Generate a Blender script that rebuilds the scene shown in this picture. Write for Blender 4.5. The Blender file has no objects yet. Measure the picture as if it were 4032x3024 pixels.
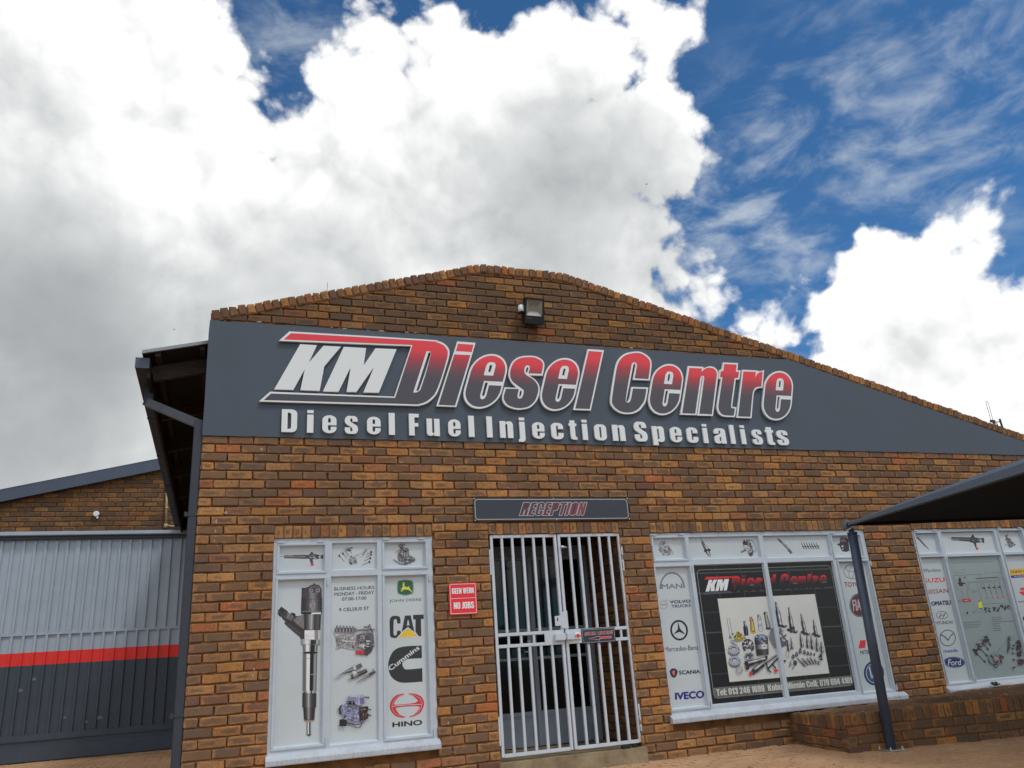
import bpy, bmesh, math, random
from mathutils import Vector, Matrix
from mathutils.geometry import tessellate_polygon
random.seed(11)
S = bpy.context.scene
COL = S.collection

# ------------------------------------------------------------------ camera
# world: X along the facade, Y into the building (facade plane Y=0), Z up from the paving
CAM = Vector((0.32771, -7.69, 1.08147))
RC = ((0.94461512, -0.3217604, -0.06459504), (0.047195, 0.32796803, -0.9435092), (0.32476901, 0.88820449, 0.32498904))
FPX, CX, CY = 3093.7057, 2016.0, 1512.0
cam = bpy.data.cameras.new('camera'); co = bpy.data.objects.new('camera', cam); COL.objects.link(co); S.camera = co
m = Matrix(((RC[0][0], -RC[1][0], -RC[2][0]), (RC[0][1], -RC[1][1], -RC[2][1]), (RC[0][2], -RC[1][2], -RC[2][2])))
co.matrix_world = Matrix.Translation(CAM) @ m.to_4x4()
cam.sensor_width = 36.0; cam.lens = 36.0 * FPX / 4032.0; cam.clip_start = 0.05; cam.clip_end = 4000

def ray(px, py):
    a, b = (px - CX) / FPX, (py - CY) / FPX
    return Vector((RC[0][0]*a + RC[1][0]*b + RC[2][0], RC[0][1]*a + RC[1][1]*b + RC[2][1], RC[0][2]*a + RC[1][2]*b + RC[2][2]))
def F(px, py, Y=0.0):
    """survey: the spot (X, Z) of a wall plane Y that the photograph's pixel measures"""
    d = ray(px, py); s = (Y - CAM.y) / d.y; q = CAM + d * s
    return (q.x, q.z)

# ------------------------------------------------------------------ sun and view
SUN_EL, SUN_AZ = math.radians(58), math.radians(146)     # azimuth clockwise from +Y; light comes from the front right
sun = bpy.data.lights.new('sun', 'SUN'); so = bpy.data.objects.new('sun', sun); COL.objects.link(so)
sun.energy = 1.45; sun.angle = math.radians(11); sun.color = (1.0, 0.975, 0.94)
sd = Vector((math.sin(SUN_AZ)*math.cos(SUN_EL), math.cos(SUN_AZ)*math.cos(SUN_EL), math.sin(SUN_EL)))
so.rotation_euler = (-sd).to_track_quat('-Z', 'Y').to_euler(); so.location = (6, -12, 14)
S.view_settings.view_transform = 'Standard'; S.view_settings.look = 'None'
S.view_settings.exposure = -0.28; S.view_settings.gamma = 1.0; S.view_settings.use_curve_mapping = False

# ------------------------------------------------------------------ sky
W = bpy.data.worlds.new('World'); S.world = W; W.use_nodes = True
nt = W.node_tree; nt.nodes.clear(); N = nt.nodes.new; L = nt.links.new
out = N('ShaderNodeOutputWorld'); bg = N('ShaderNodeBackground'); L(bg.outputs[0], out.inputs[0])
W.cycles.sampling_method = 'MANUAL'; W.cycles.sample_map_resolution = 512
SKY_K = 0.1; bg.inputs[1].default_value = SKY_K
sky = N('ShaderNodeTexSky'); sky.sky_type = 'NISHITA'; sky.sun_disc = False
sky.sun_elevation = SUN_EL; sky.sun_rotation = SUN_AZ; sky.altitude = 1500; sky.air_density = 1.0; sky.dust_density = 0.3; sky.ozone_density = 2.0
def px_dir(x, y):      # overview pixel (2212 wide) -> direction
    return ray(x*1.8228, y*1.8228).normalized()
def px_rad(x, y, r):
    a = px_dir(x - r*.7, y); b = px_dir(x + r*.7, y); return (a - b).length / 1.4
def build_field(tree):
    """cloud height field: union of cumulus heads carried by fractal billows (input: warped direction, extra cover)"""
    n, l = tree.nodes.new, tree.links.new
    gi = n('NodeGroupInput'); go = n('NodeGroupOutput')
    heads = [(150,120,330),(350,60,215),(505,120,112),(0,500,480),(280,430,330),(230,800,430),(560,330,150),(100,1050,420),(590,420,190),(510,290,150),(650,330,150),(500,425,230),(650,430,225),(1290,340,205),(1320,570,210),(2000,650,225),(2170,730,210),(960,240,200),(420,230,150),
             (800,60,95),(870,150,120),(965,40,80),(740,250,110),(800,350,230),(1000,350,300),(1160,190,170),(1090,140,70),(1410,70,95),(1400,200,80),(1330,330,160),
             (1425,400,125),(1440,500,120),(1445,600,120),(1400,680,150),(1490,440,60),(1490,550,75),(1475,650,85),(1350,560,150),(1200,620,330),(700,650,380),(1440,650,90),(1250,110,75),(1260,180,140),(1330,150,100),(1310,240,120),
             (1925,505,112),(2005,520,122),(2060,540,100),(2110,575,95),(1850,640,110),(1960,620,150),(1980,540,140),(2060,620,150),(1880,560,110),(2040,740,190),(2230,690,110),(1770,680,80),(1700,730,70),(1640,745,60),(2150,900,230),(1950,850,200),(1600,800,90),(1800,800,120)]
    prev = None
    for (x, y, r) in heads:
        d = n('ShaderNodeVectorMath'); d.operation = 'DISTANCE'; l(gi.outputs[0], d.inputs[0]); d.inputs[1].default_value = px_dir(x, y)
        s = n('ShaderNodeMath'); s.operation = 'SUBTRACT'; s.inputs[0].default_value = px_rad(x, y, r); l(d.outputs['Value'], s.inputs[1])
        if prev is None: prev = s
        else:
            mx = n('ShaderNodeMath'); mx.operation = 'SMOOTH_MAX'; l(prev.outputs[0], mx.inputs[0]); l(s.outputs[0], mx.inputs[1]); mx.inputs[2].default_value = .02; prev = mx
    mx = n('ShaderNodeMath'); mx.operation = 'SMOOTH_MAX'; l(prev.outputs[0], mx.inputs[0]); l(gi.outputs[1], mx.inputs[1]); mx.inputs[2].default_value = .03
    cl = n('ShaderNodeMath'); cl.operation = 'MINIMUM'; l(mx.outputs[0], cl.inputs[0]); cl.inputs[1].default_value = .11
    acc = cl
    # billows: squared cell distance gives round heads with creases between them
    v = n('ShaderNodeTexVoronoi'); v.feature = 'F1'; v.inputs['Scale'].default_value = 8.5; v.inputs['Detail'].default_value = 2.6
    v.inputs['Roughness'].default_value = .5; v.inputs['Lacunarity'].default_value = 2.35; v.normalize = False
    l(gi.outputs[0], v.inputs['Vector'])
    sq = n('ShaderNodeMath'); sq.operation = 'POWER'; l(v.outputs['Distance'], sq.inputs[0]); sq.inputs[1].default_value = 1.6
    a = n('ShaderNodeMath'); a.operation = 'MULTIPLY_ADD'; l(sq.outputs[0], a.inputs[0]); a.inputs[1].default_value = -.055; a.inputs[2].default_value = .042
    am = n('ShaderNodeMath'); am.operation = 'MAXIMUM'; l(a.outputs[0], am.inputs[0]); am.inputs[1].default_value = -.066
    acc = n('ShaderNodeMath'); acc.operation = 'ADD'; l(cl.outputs[0], acc.inputs[0]); l(am.outputs[0], acc.inputs[1])
    f = n('ShaderNodeTexNoise'); f.inputs['Scale'].default_value = 34; f.inputs['Detail'].default_value = 4; f.inputs['Roughness'].default_value = .6; l(gi.outputs[0], f.inputs['Vector'])
    a = n('ShaderNodeMath'); a.operation = 'MULTIPLY_ADD'; l(f.outputs[0], a.inputs[0]); a.inputs[1].default_value = .050; a.inputs[2].default_value = -.025
    b = n('ShaderNodeMath'); b.operation = 'ADD'; l(acc.outputs[0], b.inputs[0]); l(a.outputs[0], b.inputs[1])
    l(b.outputs[0], go.inputs[0])
grp = bpy.data.node_groups.new('cloud_field', 'ShaderNodeTree')
grp.interface.new_socket('V', in_out='INPUT', socket_type='NodeSocketVector')
grp.interface.new_socket('G', in_out='INPUT', socket_type='NodeSocketFloat')
grp.interface.new_socket('H', in_out='OUTPUT', socket_type='NodeSocketFloat')
build_field(grp)
tc = N('ShaderNodeTexCoord'); D = tc.outputs['Generated']
def field(vec):
    g = N('ShaderNodeGroup'); g.node_tree = grp; L(vec, g.inputs[0]); L(COVER, g.inputs[1]); return g.outputs[0]
def vadd(vec, off):
    a = N('ShaderNodeVectorMath'); a.operation = 'ADD'; L(vec, a.inputs[0]); a.inputs[1].default_value = off; return a.outputs[0]
def M(op, a, b=None, c=None):
    x = N('ShaderNodeMath'); x.operation = op
    for i, v in enumerate((a, b, c)):
        if v is None: continue
        if isinstance(v, (int, float)): x.inputs[i].default_value = v
        else: L(v, x.inputs[i])
    return x.outputs[0]
def MR(v, a, b, c, d, mode='SMOOTHSTEP'):
    x = N('ShaderNodeMapRange'); x.interpolation_type = mode; L(v, x.inputs[0])
    for i, k in enumerate((a, b, c, d)): x.inputs[i+1].default_value = k
    return x.outputs[0]
def cmix(fac, a, b):
    x = N('ShaderNodeMix'); x.data_type = 'RGBA'
    if isinstance(fac, float): x.inputs[0].default_value = fac
    else: L(fac, x.inputs[0])
    for i, v in ((6, a), (7, b)):
        if isinstance(v, tuple): x.inputs[i].default_value = (*v, 1)
        else: L(v, x.inputs[i])
    return x.outputs[2]
wz = N('ShaderNodeTexNoise'); wz.inputs['Scale'].default_value = 7; wz.inputs['Detail'].default_value = 2; L(D, wz.inputs['Vector'])
wv = N('ShaderNodeVectorMath'); wv.operation = 'MULTIPLY_ADD'; L(wz.outputs['Color'], wv.inputs[0]); wv.inputs[1].default_value = (.05, .05, .05)
wo = N('ShaderNodeVectorMath'); wo.operation = 'ADD'; L(D, wo.inputs[0]); wo.inputs[1].default_value = (-.025, -.025, -.025); L(wo.outputs[0], wv.inputs[2]); WD = wv.outputs[0]
# the rest of the sky goes on with the same broken cumulus
gz = N('ShaderNodeTexNoise'); gz.inputs['Scale'].default_value = 2.1; gz.inputs['Detail'].default_value = 2; L(D, gz.inputs['Vector'])
ang = N('ShaderNodeVectorMath'); ang.operation = 'DISTANCE'; L(D, ang.inputs[0]); ang.inputs[1].default_value = px_dir(1106, 800)
COVER = M('ADD', M('MULTIPLY_ADD', gz.outputs[0], 1.6, -.70), MR(ang.outputs['Value'], .72, .95, -.6, 0))
h0 = field(WD)
h1 = field(vadd(WD, (0.012, 0.0, 0.026)))
relief = M('MULTIPLY', M('MULTIPLY', M('SUBTRACT', h0, h1), 4.4), MR(h0, .035, .115, 1, .72))
mask = MR(h0, -.004, .020, 0, 1)
# broad tone: grey undersides and thick middles
def spot(x, y, r, soft=.6):
    d = N('ShaderNodeVectorMath'); d.operation = 'DISTANCE'; L(D, d.inputs[0]); d.inputs[1].default_value = px_dir(x, y)
    R_ = px_rad(x, y, r); return MR(d.outputs['Value'], R_*(1-soft), R_*(1+soft), 1, 0)
tone = 1.0
acc = M('MULTIPLY', spot(60, 800, 360), .56)
for (x, y, r, k) in ((30,300,180,.16),(1260,330,170,.13),(1290,470,250,.34),(960,560,280,.17),(640,600,210,.16),(2060,790,160,.14),(300,960,260,.10),(520,660,170,.12),(1440,640,90,.06),(560,160,60,.05),(100,560,200,.10)):
    acc = M('ADD', acc, M('MULTIPLY', spot(x, y, r), k))
nzl = N('ShaderNodeTexNoise'); nzl.inputs['Scale'].default_value = 3.2; nzl.inputs['Detail'].default_value = 2; L(D, nzl.inputs['Vector'])
acc = M('MULTIPLY', acc, M('MULTIPLY_ADD', nzl.outputs[0], 1.0, .5))
# relief fades in the dark bases
rel2 = M('MULTIPLY', relief, MR(acc, .1, .6, 1, .30))
bright = M('SUBTRACT', M('ADD', 1.24, rel2), acc)
bright = M('MINIMUM', M('MAXIMUM', bright, .30), 1.35)
ccol = N('ShaderNodeValToRGB'); L(MR(bright, .30, 1.30, 0, 1, 'LINEAR'), ccol.inputs[0])
cr = ccol.color_ramp; cr.elements[0].position = 0; cr.elements[0].color = (.31, .335, .355, 1); cr.elements[1].position = 1; cr.elements[1].color = (1.34, 1.34, 1.33, 1)
e = cr.elements.new(.35); e.color = (.53, .555, .57, 1); e = cr.elements.new(.7); e.color = (.92, .94, .945, 1)
cl10 = N('ShaderNodeVectorMath'); cl10.operation = 'SCALE'; L(ccol.outputs[0], cl10.inputs[0]); cl10.inputs['Scale'].default_value = 1.0 / SKY_K
# thin high wisps in the blue
wn = N('ShaderNodeTexNoise'); wn.inputs['Scale'].default_value = 9; wn.inputs['Detail'].default_value = 5; wn.inputs['Roughness'].default_value = .62; wn.inputs['Distortion'].default_value = .5
mp = N('ShaderNodeMapping'); mp.inputs['Rotation'].default_value = (0, .5, 0); mp.inputs['Scale'].default_value = (1, 1, 2.1); L(D, mp.inputs[0]); L(mp.outputs[0], wn.inputs['Vector'])
wr = N('ShaderNodeTexNoise'); wr.inputs['Scale'].default_value = 26; wr.inputs['Detail'].default_value = 3; L(mp.outputs[0], wr.inputs['Vector'])
wreg = M('MAXIMUM', M('MAXIMUM', spot(1640, 480, 300), M('MULTIPLY', spot(1960, 270, 340), .85)), M('MAXIMUM', M('MULTIPLY', spot(1600, 700, 150), 1.0), M('MULTIPLY', spot(650, 110, 130), .8)))
wisp = M('MULTIPLY', MR(M('ADD', wn.outputs[0], M('MULTIPLY_ADD', wr.outputs[0], .35, -.17)), .40, .80, 0, .72), wreg)
# sky proper: Nishita, a little deeper like the phone's rendering of the blue
deep = N('ShaderNodeMix'); deep.data_type = 'RGBA'; deep.blend_type = 'MULTIPLY'; deep.inputs[0].default_value = 1; L(sky.outputs[0], deep.inputs[6]); deep.inputs[7].default_value = (.60, 1.14, 1.46, 1)
skyc = cmix(wisp, deep.outputs[2], (7.2, 8.0, 8.8))
L(cmix(mask, skyc, cl10.outputs[0]), bg.inputs[0])

# ------------------------------------------------------------------ materials
def lin(c):
    return tuple(((v/255)/12.92 if v/255 <= .04045 else ((v/255+.055)/1.055)**2.4) for v in c)
KA = 1.5
def alb(r, g, b):      # a colour as the evenly lit facade shows it -> base colour
    return tuple(min(.86, v*KA) for v in lin((r, g, b)))
class Mat:
    def __init__(s, name, rough=.6, color=(.5,.5,.5), metal=0, spec=.5):
        s.m = bpy.data.materials.new(name); s.m.use_nodes = True; s.t = s.m.node_tree
        s.b = s.t.nodes['Principled BSDF']; s.b.inputs['Roughness'].default_value = rough
        s.b.inputs['Base Color'].default_value = (*color, 1); s.b.inputs['Metallic'].default_value = metal
        s.b.inputs['Specular IOR Level'].default_value = spec
    def n(s, t, **k):
        x = s.t.nodes.new(t)
        for a, v in k.items(): setattr(x, a, v)
        return x
    def l(s, a, b): s.t.links.new(a, b)
    def noise(s, scale, detail=4, rough=.55, vec=None, w=None):
        x = s.n('ShaderNodeTexNoise'); x.inputs['Scale'].default_value = scale; x.inputs['Detail'].default_value = detail; x.inputs['Roughness'].default_value = rough
        if w is not None: x.noise_dimensions = '4D'; s.l(w, x.inputs['W'])
        if vec is not None: s.l(vec, x.inputs['Vector'])
        return x.outputs[0]
    def ramp(s, v, stops, mode='LINEAR'):
        x = s.n('ShaderNodeValToRGB'); s.l(v, x.inputs[0]); r = x.color_ramp; r.interpolation = mode
        r.elements[0].position, r.elements[0].color = stops[0][0], (*stops[0][1], 1)
        r.elements[1].position, r.elements[1].color = stops[-1][0], (*stops[-1][1], 1)
        for p, c in stops[1:-1]:
            e = r.elements.new(p); e.color = (*c, 1)
        return x.outputs[0]
    def mr(s, v, a, b, c, d):
        x = s.n('ShaderNodeMapRange'); s.l(v, x.inputs[0])
        for i, k in enumerate((a, b, c, d)): x.inputs[i+1].default_value = k
        return x.outputs[0]
    def math(s, op, a, b=None, c=None):
        x = s.n('ShaderNodeMath', operation=op)
        for i, v in enumerate((a, b, c)):
            if v is None: continue
            if isinstance(v, (int, float)): x.inputs[i].default_value = v
            else: s.l(v, x.inputs[i])
        return x.outputs[0]
    def mix(s, f, a, b, blend='MIX'):
        x = s.n('ShaderNodeMix', data_type='RGBA', blend_type=blend)
        if isinstance(f, (int, float)): x.inputs[0].default_value = f
        else: s.l(f, x.inputs[0])
        for i, v in ((6, a), (7, b)):
            if isinstance(v, tuple): x.inputs[i].default_value = (*v, 1)
            else: s.l(v, x.inputs[i])
        return x.outputs[2]
    def bump(s, h, strength, dist):
        x = s.n('ShaderNodeBump'); x.inputs['Strength'].default_value = strength; x.inputs['Distance'].default_value = dist
        s.l(h, x.inputs['Height']); s.l(x.outputs[0], s.b.inputs['Normal'])
    def col(s, c): s.l(c, s.b.inputs['Base Color'])
    def rgh(s, c): s.l(c, s.b.inputs['Roughness'])
def painted(name, c, rough=.5, var=.12, dirt=.25, scale=9, bump=.15):
    M_ = Mat(name, rough, c); tc = M_.n('ShaderNodeTexCoord').outputs['Object']
    a = M_.noise(scale, 5, .6, tc); b = M_.noise(scale*.23, 4, .6, tc)
    lo = tuple(v*(1-var) for v in c); hi = tuple(min(.9, v*(1+var)) for v in c)
    x = M_.ramp(a, [(.3, lo), (.7, hi)])
    x = M_.mix(M_.mr(b, .52, .8, 0, dirt), x, tuple(v*.5 for v in (c[0]*1.05, c[1], c[2]*.85)))
    M_.col(x); M_.rgh(M_.mr(a, .3, .7, rough-.08, rough+.1)); M_.bump(M_.noise(170, 3, .6, tc), bump, .002)
    return M_.m

def brick_material(name, tint=(1,1,1), dirt=0.0):
    M_ = Mat(name, .86, spec=.25)
    oi = M_.n('ShaderNodeObjectInfo'); at = M_.n('ShaderNodeAttribute', attribute_name='tone'); uv = M_.n('ShaderNodeUVMap').outputs[0]
    tc = M_.n('ShaderNodeTexCoord').outputs['Object']
    h = M_.math('FRACT', M_.math('ADD', oi.outputs['Random'], at.outputs['Fac']))
    h2 = M_.math('FRACT', M_.math('MULTIPLY', h, 17.31)); h3 = M_.math('FRACT', M_.math('MULTIPLY', h, 61.7))
    w = M_.math('MULTIPLY', h, 83.0)
    base = M_.ramp(h2, [(0, alb(162,118,66)), (.14, alb(152,106,60)), (.24, alb(152,110,66)), (.38, alb(140,104,68)), (.52, alb(156,118,74)), (.64, alb(126,96,68)), (.76, alb(146,108,66)), (.85, alb(122,88,66)), (.91, alb(160,96,56)), (.95, alb(116,92,72)), (1, alb(168,124,72))])
    # flashed faces: a smoky purple-grey patch with ochre rims, broken by noise
    sx = M_.n('ShaderNodeSeparateXYZ'); M_.l(uv, sx.inputs[0])
    n1 = M_.noise(13, 4, .6, tc, w); n2 = M_.noise(48, 6, .72, tc, w); n3 = M_.noise(5, 2, .5, tc, w)
    du = M_.math('ABSOLUTE', M_.math('SUBTRACT', sx.outputs[0], M_.math('MULTIPLY_ADD', h3, .5, .25)))
    dv = M_.math('ABSOLUTE', M_.math('SUBTRACT', sx.outputs[1], .5))
    rect = M_.math('MAXIMUM', M_.math('MULTIPLY', du, 1.9), M_.math('MULTIPLY', dv, 2.15))
    rect = M_.math('ADD', rect, M_.math('MULTIPLY', M_.math('SUBTRACT', n1, .5), 2.3))
    reach = M_.mr(h3, .05, 1, .15, 1.75)
    mask = M_.math('MULTIPLY', M_.mr(M_.math('SUBTRACT', reach, rect), -.10, .42, 0, 1), M_.mr(n2, .3, .62, .45, 1))
    dark = M_.ramp(M_.math('FRACT', M_.math('MULTIPLY', h, 29.7)), [(0, alb(72,68,66)), (.4, alb(86,74,62)), (.7, alb(62,60,60)), (1, alb(94,80,66))])
    c = M_.mix(M_.math('MULTIPLY', mask, .93), base, dark)
    c = M_.mix(M_.mr(n3, .35, .7, 0, .35), c, M_.mix(.5, c, alb(120,78,48)))
    # iron spots and soot
    vo = M_.n('ShaderNodeTexVoronoi'); vo.inputs['Scale'].default_value = 64; vo.voronoi_dimensions = '4D'; M_.l(tc, vo.inputs['Vector']); M_.l(w, vo.inputs['W'])
    sp = M_.math('MULTIPLY', M_.mr(vo.outputs['Distance'], .12, .30, 1, 0), M_.mr(n1, .40, .56, 0, 1))
    c = M_.mix(M_.math('MULTIPLY', sp, .85), c, alb(44,37,34))
    c = M_.mix(1.0, c, M_.ramp(n2, [(.28, (.58,.58,.58)), (.72, (1.42,1.40,1.36))]), 'MULTIPLY')
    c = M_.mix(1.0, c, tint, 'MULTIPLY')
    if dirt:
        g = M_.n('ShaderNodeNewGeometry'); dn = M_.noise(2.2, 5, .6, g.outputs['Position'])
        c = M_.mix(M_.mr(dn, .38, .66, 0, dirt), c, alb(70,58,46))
    M_.col(c)
    M_.bump(M_.math('ADD', M_.math('MULTIPLY', n2, .8), M_.math('MULTIPLY', sp, -1.2)), .55, .004)
    return M_.m

MT = {}
MT['brick'] = brick_material('face brick', tint=(.97, .94, .95), dirt=.42)
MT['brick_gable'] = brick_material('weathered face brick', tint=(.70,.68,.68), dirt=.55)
MT['brick_cope'] = brick_material('coping brick', tint=(.98,.90,.88), dirt=.4)
MT['brick_low'] = brick_material('soiled brick', tint=(.74,.70,.68), dirt=.6)
def mortar(name, c1, c2):
    M_ = Mat(name, .95, spec=.15); p = M_.n('ShaderNodeNewGeometry').outputs['Position']
    M_.col(M_.ramp(M_.noise(6, 6, .65, p), [(.3, c1), (.7, c2)])); M_.bump(M_.noise(120, 5, .6, p), .8, .006); return M_.m
MT['mortar'] = mortar('ochre mortar', alb(70,48,30), alb(112,80,50))
MT['mortar_low'] = mortar('damp mortar', alb(70,48,32), alb(104,72,46))
MT['grey_paint'] = painted('light grey enamel', alb(168,175,182), .42, .05, .16)
MT['window_paint'] = painted('window frame paint', alb(160,169,177), .4, .05, .14)
MT['door_paint'] = painted('door enamel', alb(112,120,130), .5, .06, .2)  # darkened paint, with the lobby's shade worked into it
MT['sill_paint'] = painted('painted sill', alb(152,158,166), .6, .1, .35, 14)
MT['band'] = painted('charcoal wall paint', alb(61,70,80), .62, .12, .3, 1.6, .5)
MT['trim'] = painted('slate blue trim', alb(62,70,84), .42, .08, .2)
MT['gutter'] = painted('gutter paint', alb(42,47,55), .5, .1, .25)
MT['dark_grey'] = painted('dark grey enamel', alb(52,59,68), .5, .12, .35, 5)
MT['gate_grey'] = painted('sliding door grey', alb(140,150,160), .5, .06, .22, 4)
MT['red_paint'] = painted('signal red enamel', alb(196,40,30), .45, .08, .12)
MT['white'] = Mat('white board', .45, alb(198,203,206)).m
MT['letter_white'] = Mat('letter white', .42, alb(196,202,206)).m
MT['black'] = Mat('black plastic', .35, (.012,.013,.015)).m
MT['timber'] = None
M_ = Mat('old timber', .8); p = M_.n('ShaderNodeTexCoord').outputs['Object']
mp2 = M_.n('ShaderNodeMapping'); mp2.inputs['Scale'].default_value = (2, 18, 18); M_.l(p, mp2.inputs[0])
M_.col(M_.ramp(M_.noise(2.5, 5, .6, mp2.outputs[0]), [(.3, (.018,.013,.010)), (.7, (.05,.036,.024))])); MT['timber'] = M_.m  # wood darkened to carry the shade under the eaves
MT['shade_black'] = Mat('painted shade', .9, (.012,.012,.012)).m  # near-black: shade of the eaves and lobby put into the colour
M_ = Mat('letter gradient', .38); uvn = M_.n('ShaderNodeUVMap').outputs[0]; sx = M_.n('ShaderNodeSeparateXYZ'); M_.l(uvn, sx.inputs[0])
M_.col(M_.ramp(sx.outputs[1], [(0, alb(60,60,68)), (.44, alb(64,60,68)), (.58, alb(100,58,66)), (.72, alb(150,46,56)), (.84, alb(196,46,56)), (1, alb(204,52,62))])); MT['gradient'] = M_.m
M_ = Mat('printed vinyl', .33, spec=.45); at = M_.n('ShaderNodeAttribute', attribute_name='Col'); g = M_.n('ShaderNodeNewGeometry').outputs['Position']
M_.col(M_.mix(1.0, at.outputs['Color'], M_.ramp(M_.noise(1.7, 4, .6, g), [(.3, (.93,.93,.93)), (.7, (1.04,1.04,1.04))]), 'MULTIPLY'))
M_.bump(M_.noise(3.0, 3, .5, g), .12, .02); MT['print'] = M_.m
MT['glass'] = Mat('dark glass', .08, (.004,.005,.005), spec=.4).m
M_ = Mat('shade net', .85, spec=.2); p = M_.n('ShaderNodeTexCoord').outputs['Object']
M_.col(M_.ramp(M_.noise(260, 2, .5, p), [(.35, (.003,.003,.004)), (.65, (.008,.009,.010))])); M_.bump(M_.noise(300, 2, .5, p), .6, .003); MT['net'] = M_.m
M_ = Mat('net hem', .75, spec=.3); p = M_.n('ShaderNodeTexCoord').outputs['Object']
M_.col(M_.ramp(M_.noise(90, 4, .6, p), [(.3, alb(62,72,84)), (.7, alb(80,90,102))])); M_.bump(M_.noise(300, 2, .5, p), .5, .003); MT['hem'] = M_.m
MT['post'] = painted('post paint', alb(50,60,76), .38, .12, .3, 12)
MT['steel'] = Mat('galvanised bolt', .35, (.6,.6,.58), .8).m
M_ = Mat('cement step', .9, spec=.2); p = M_.n('ShaderNodeNewGeometry').outputs['Position']
x = M_.ramp(M_.noise(5, 6, .65, p), [(.3, alb(98,86,66)), (.7, alb(142,128,104))])
M_.col(x); M_.bump(M_.noise(90, 5, .6, p), .5, .005); MT['cement'] = M_.m
def ground_mat(name, c1, c2, c3):
    M_ = Mat(name, .93, spec=.15); p = M_.n('ShaderNodeNewGeometry').outputs['Position']
    oi = M_.n('ShaderNodeObjectInfo'); at = M_.n('ShaderNodeAttribute', attribute_name='tone')
    h = M_.math('FRACT', M_.math('ADD', oi.outputs['Random'], at.outputs['Fac']))
    a = M_.noise(1.1, 6, .65, p); b = M_.noise(38, 5, .6, p)
    x = M_.mix(M_.mr(a, .35, .65, 0, 1), c1, c2)
    x = M_.mix(M_.mr(h, 0, 1, 0, .55), x, c3)
    x = M_.mix(1.0, x, M_.ramp(b, [(.25, (.78,.78,.78)), (.75, (1.2,1.18,1.15))]), 'MULTIPLY')
    M_.col(x); M_.bump(b, .5, .004); return M_.m
MT['paver'] = ground_mat('paving brick', alb(164,134,104), alb(138,110,84), alb(148,114,88))
MT['paver_far'] = ground_mat('dusty paving brick', alb(150,128,98), alb(128,106,80), alb(118,92,70))
MT['joint'] = ground_mat('joint sand', alb(70,56,44), alb(60,48,36), alb(66,52,40))
MT['soil'] = ground_mat('bed soil', alb(104,80,60), alb(70,54,42), alb(88,66,50))
MT['leaf'] = Mat('weed leaf', .6, (.06,.11,.03)).m
MT['roof'] = painted('roof sheet', alb(120,128,132), .45, .06, .2)
MT['conduit'] = painted('cream conduit', alb(150,130,100), .6, .08, .2)
MT['lamp'] = Mat('lamp reflector', .35, (.30,.28,.22), 0).m
MT['cell'] = Mat('photocell plastic', .4, alb(190,205,212)).m
MT['red_btn'] = Mat('red button', .35, alb(190,30,45)).m
MT['feather'] = Mat('dark feather', .8, (.03,.03,.03)).m
MT['splash'] = Mat('dried splash', .9, alb(140,130,120)).m

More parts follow.
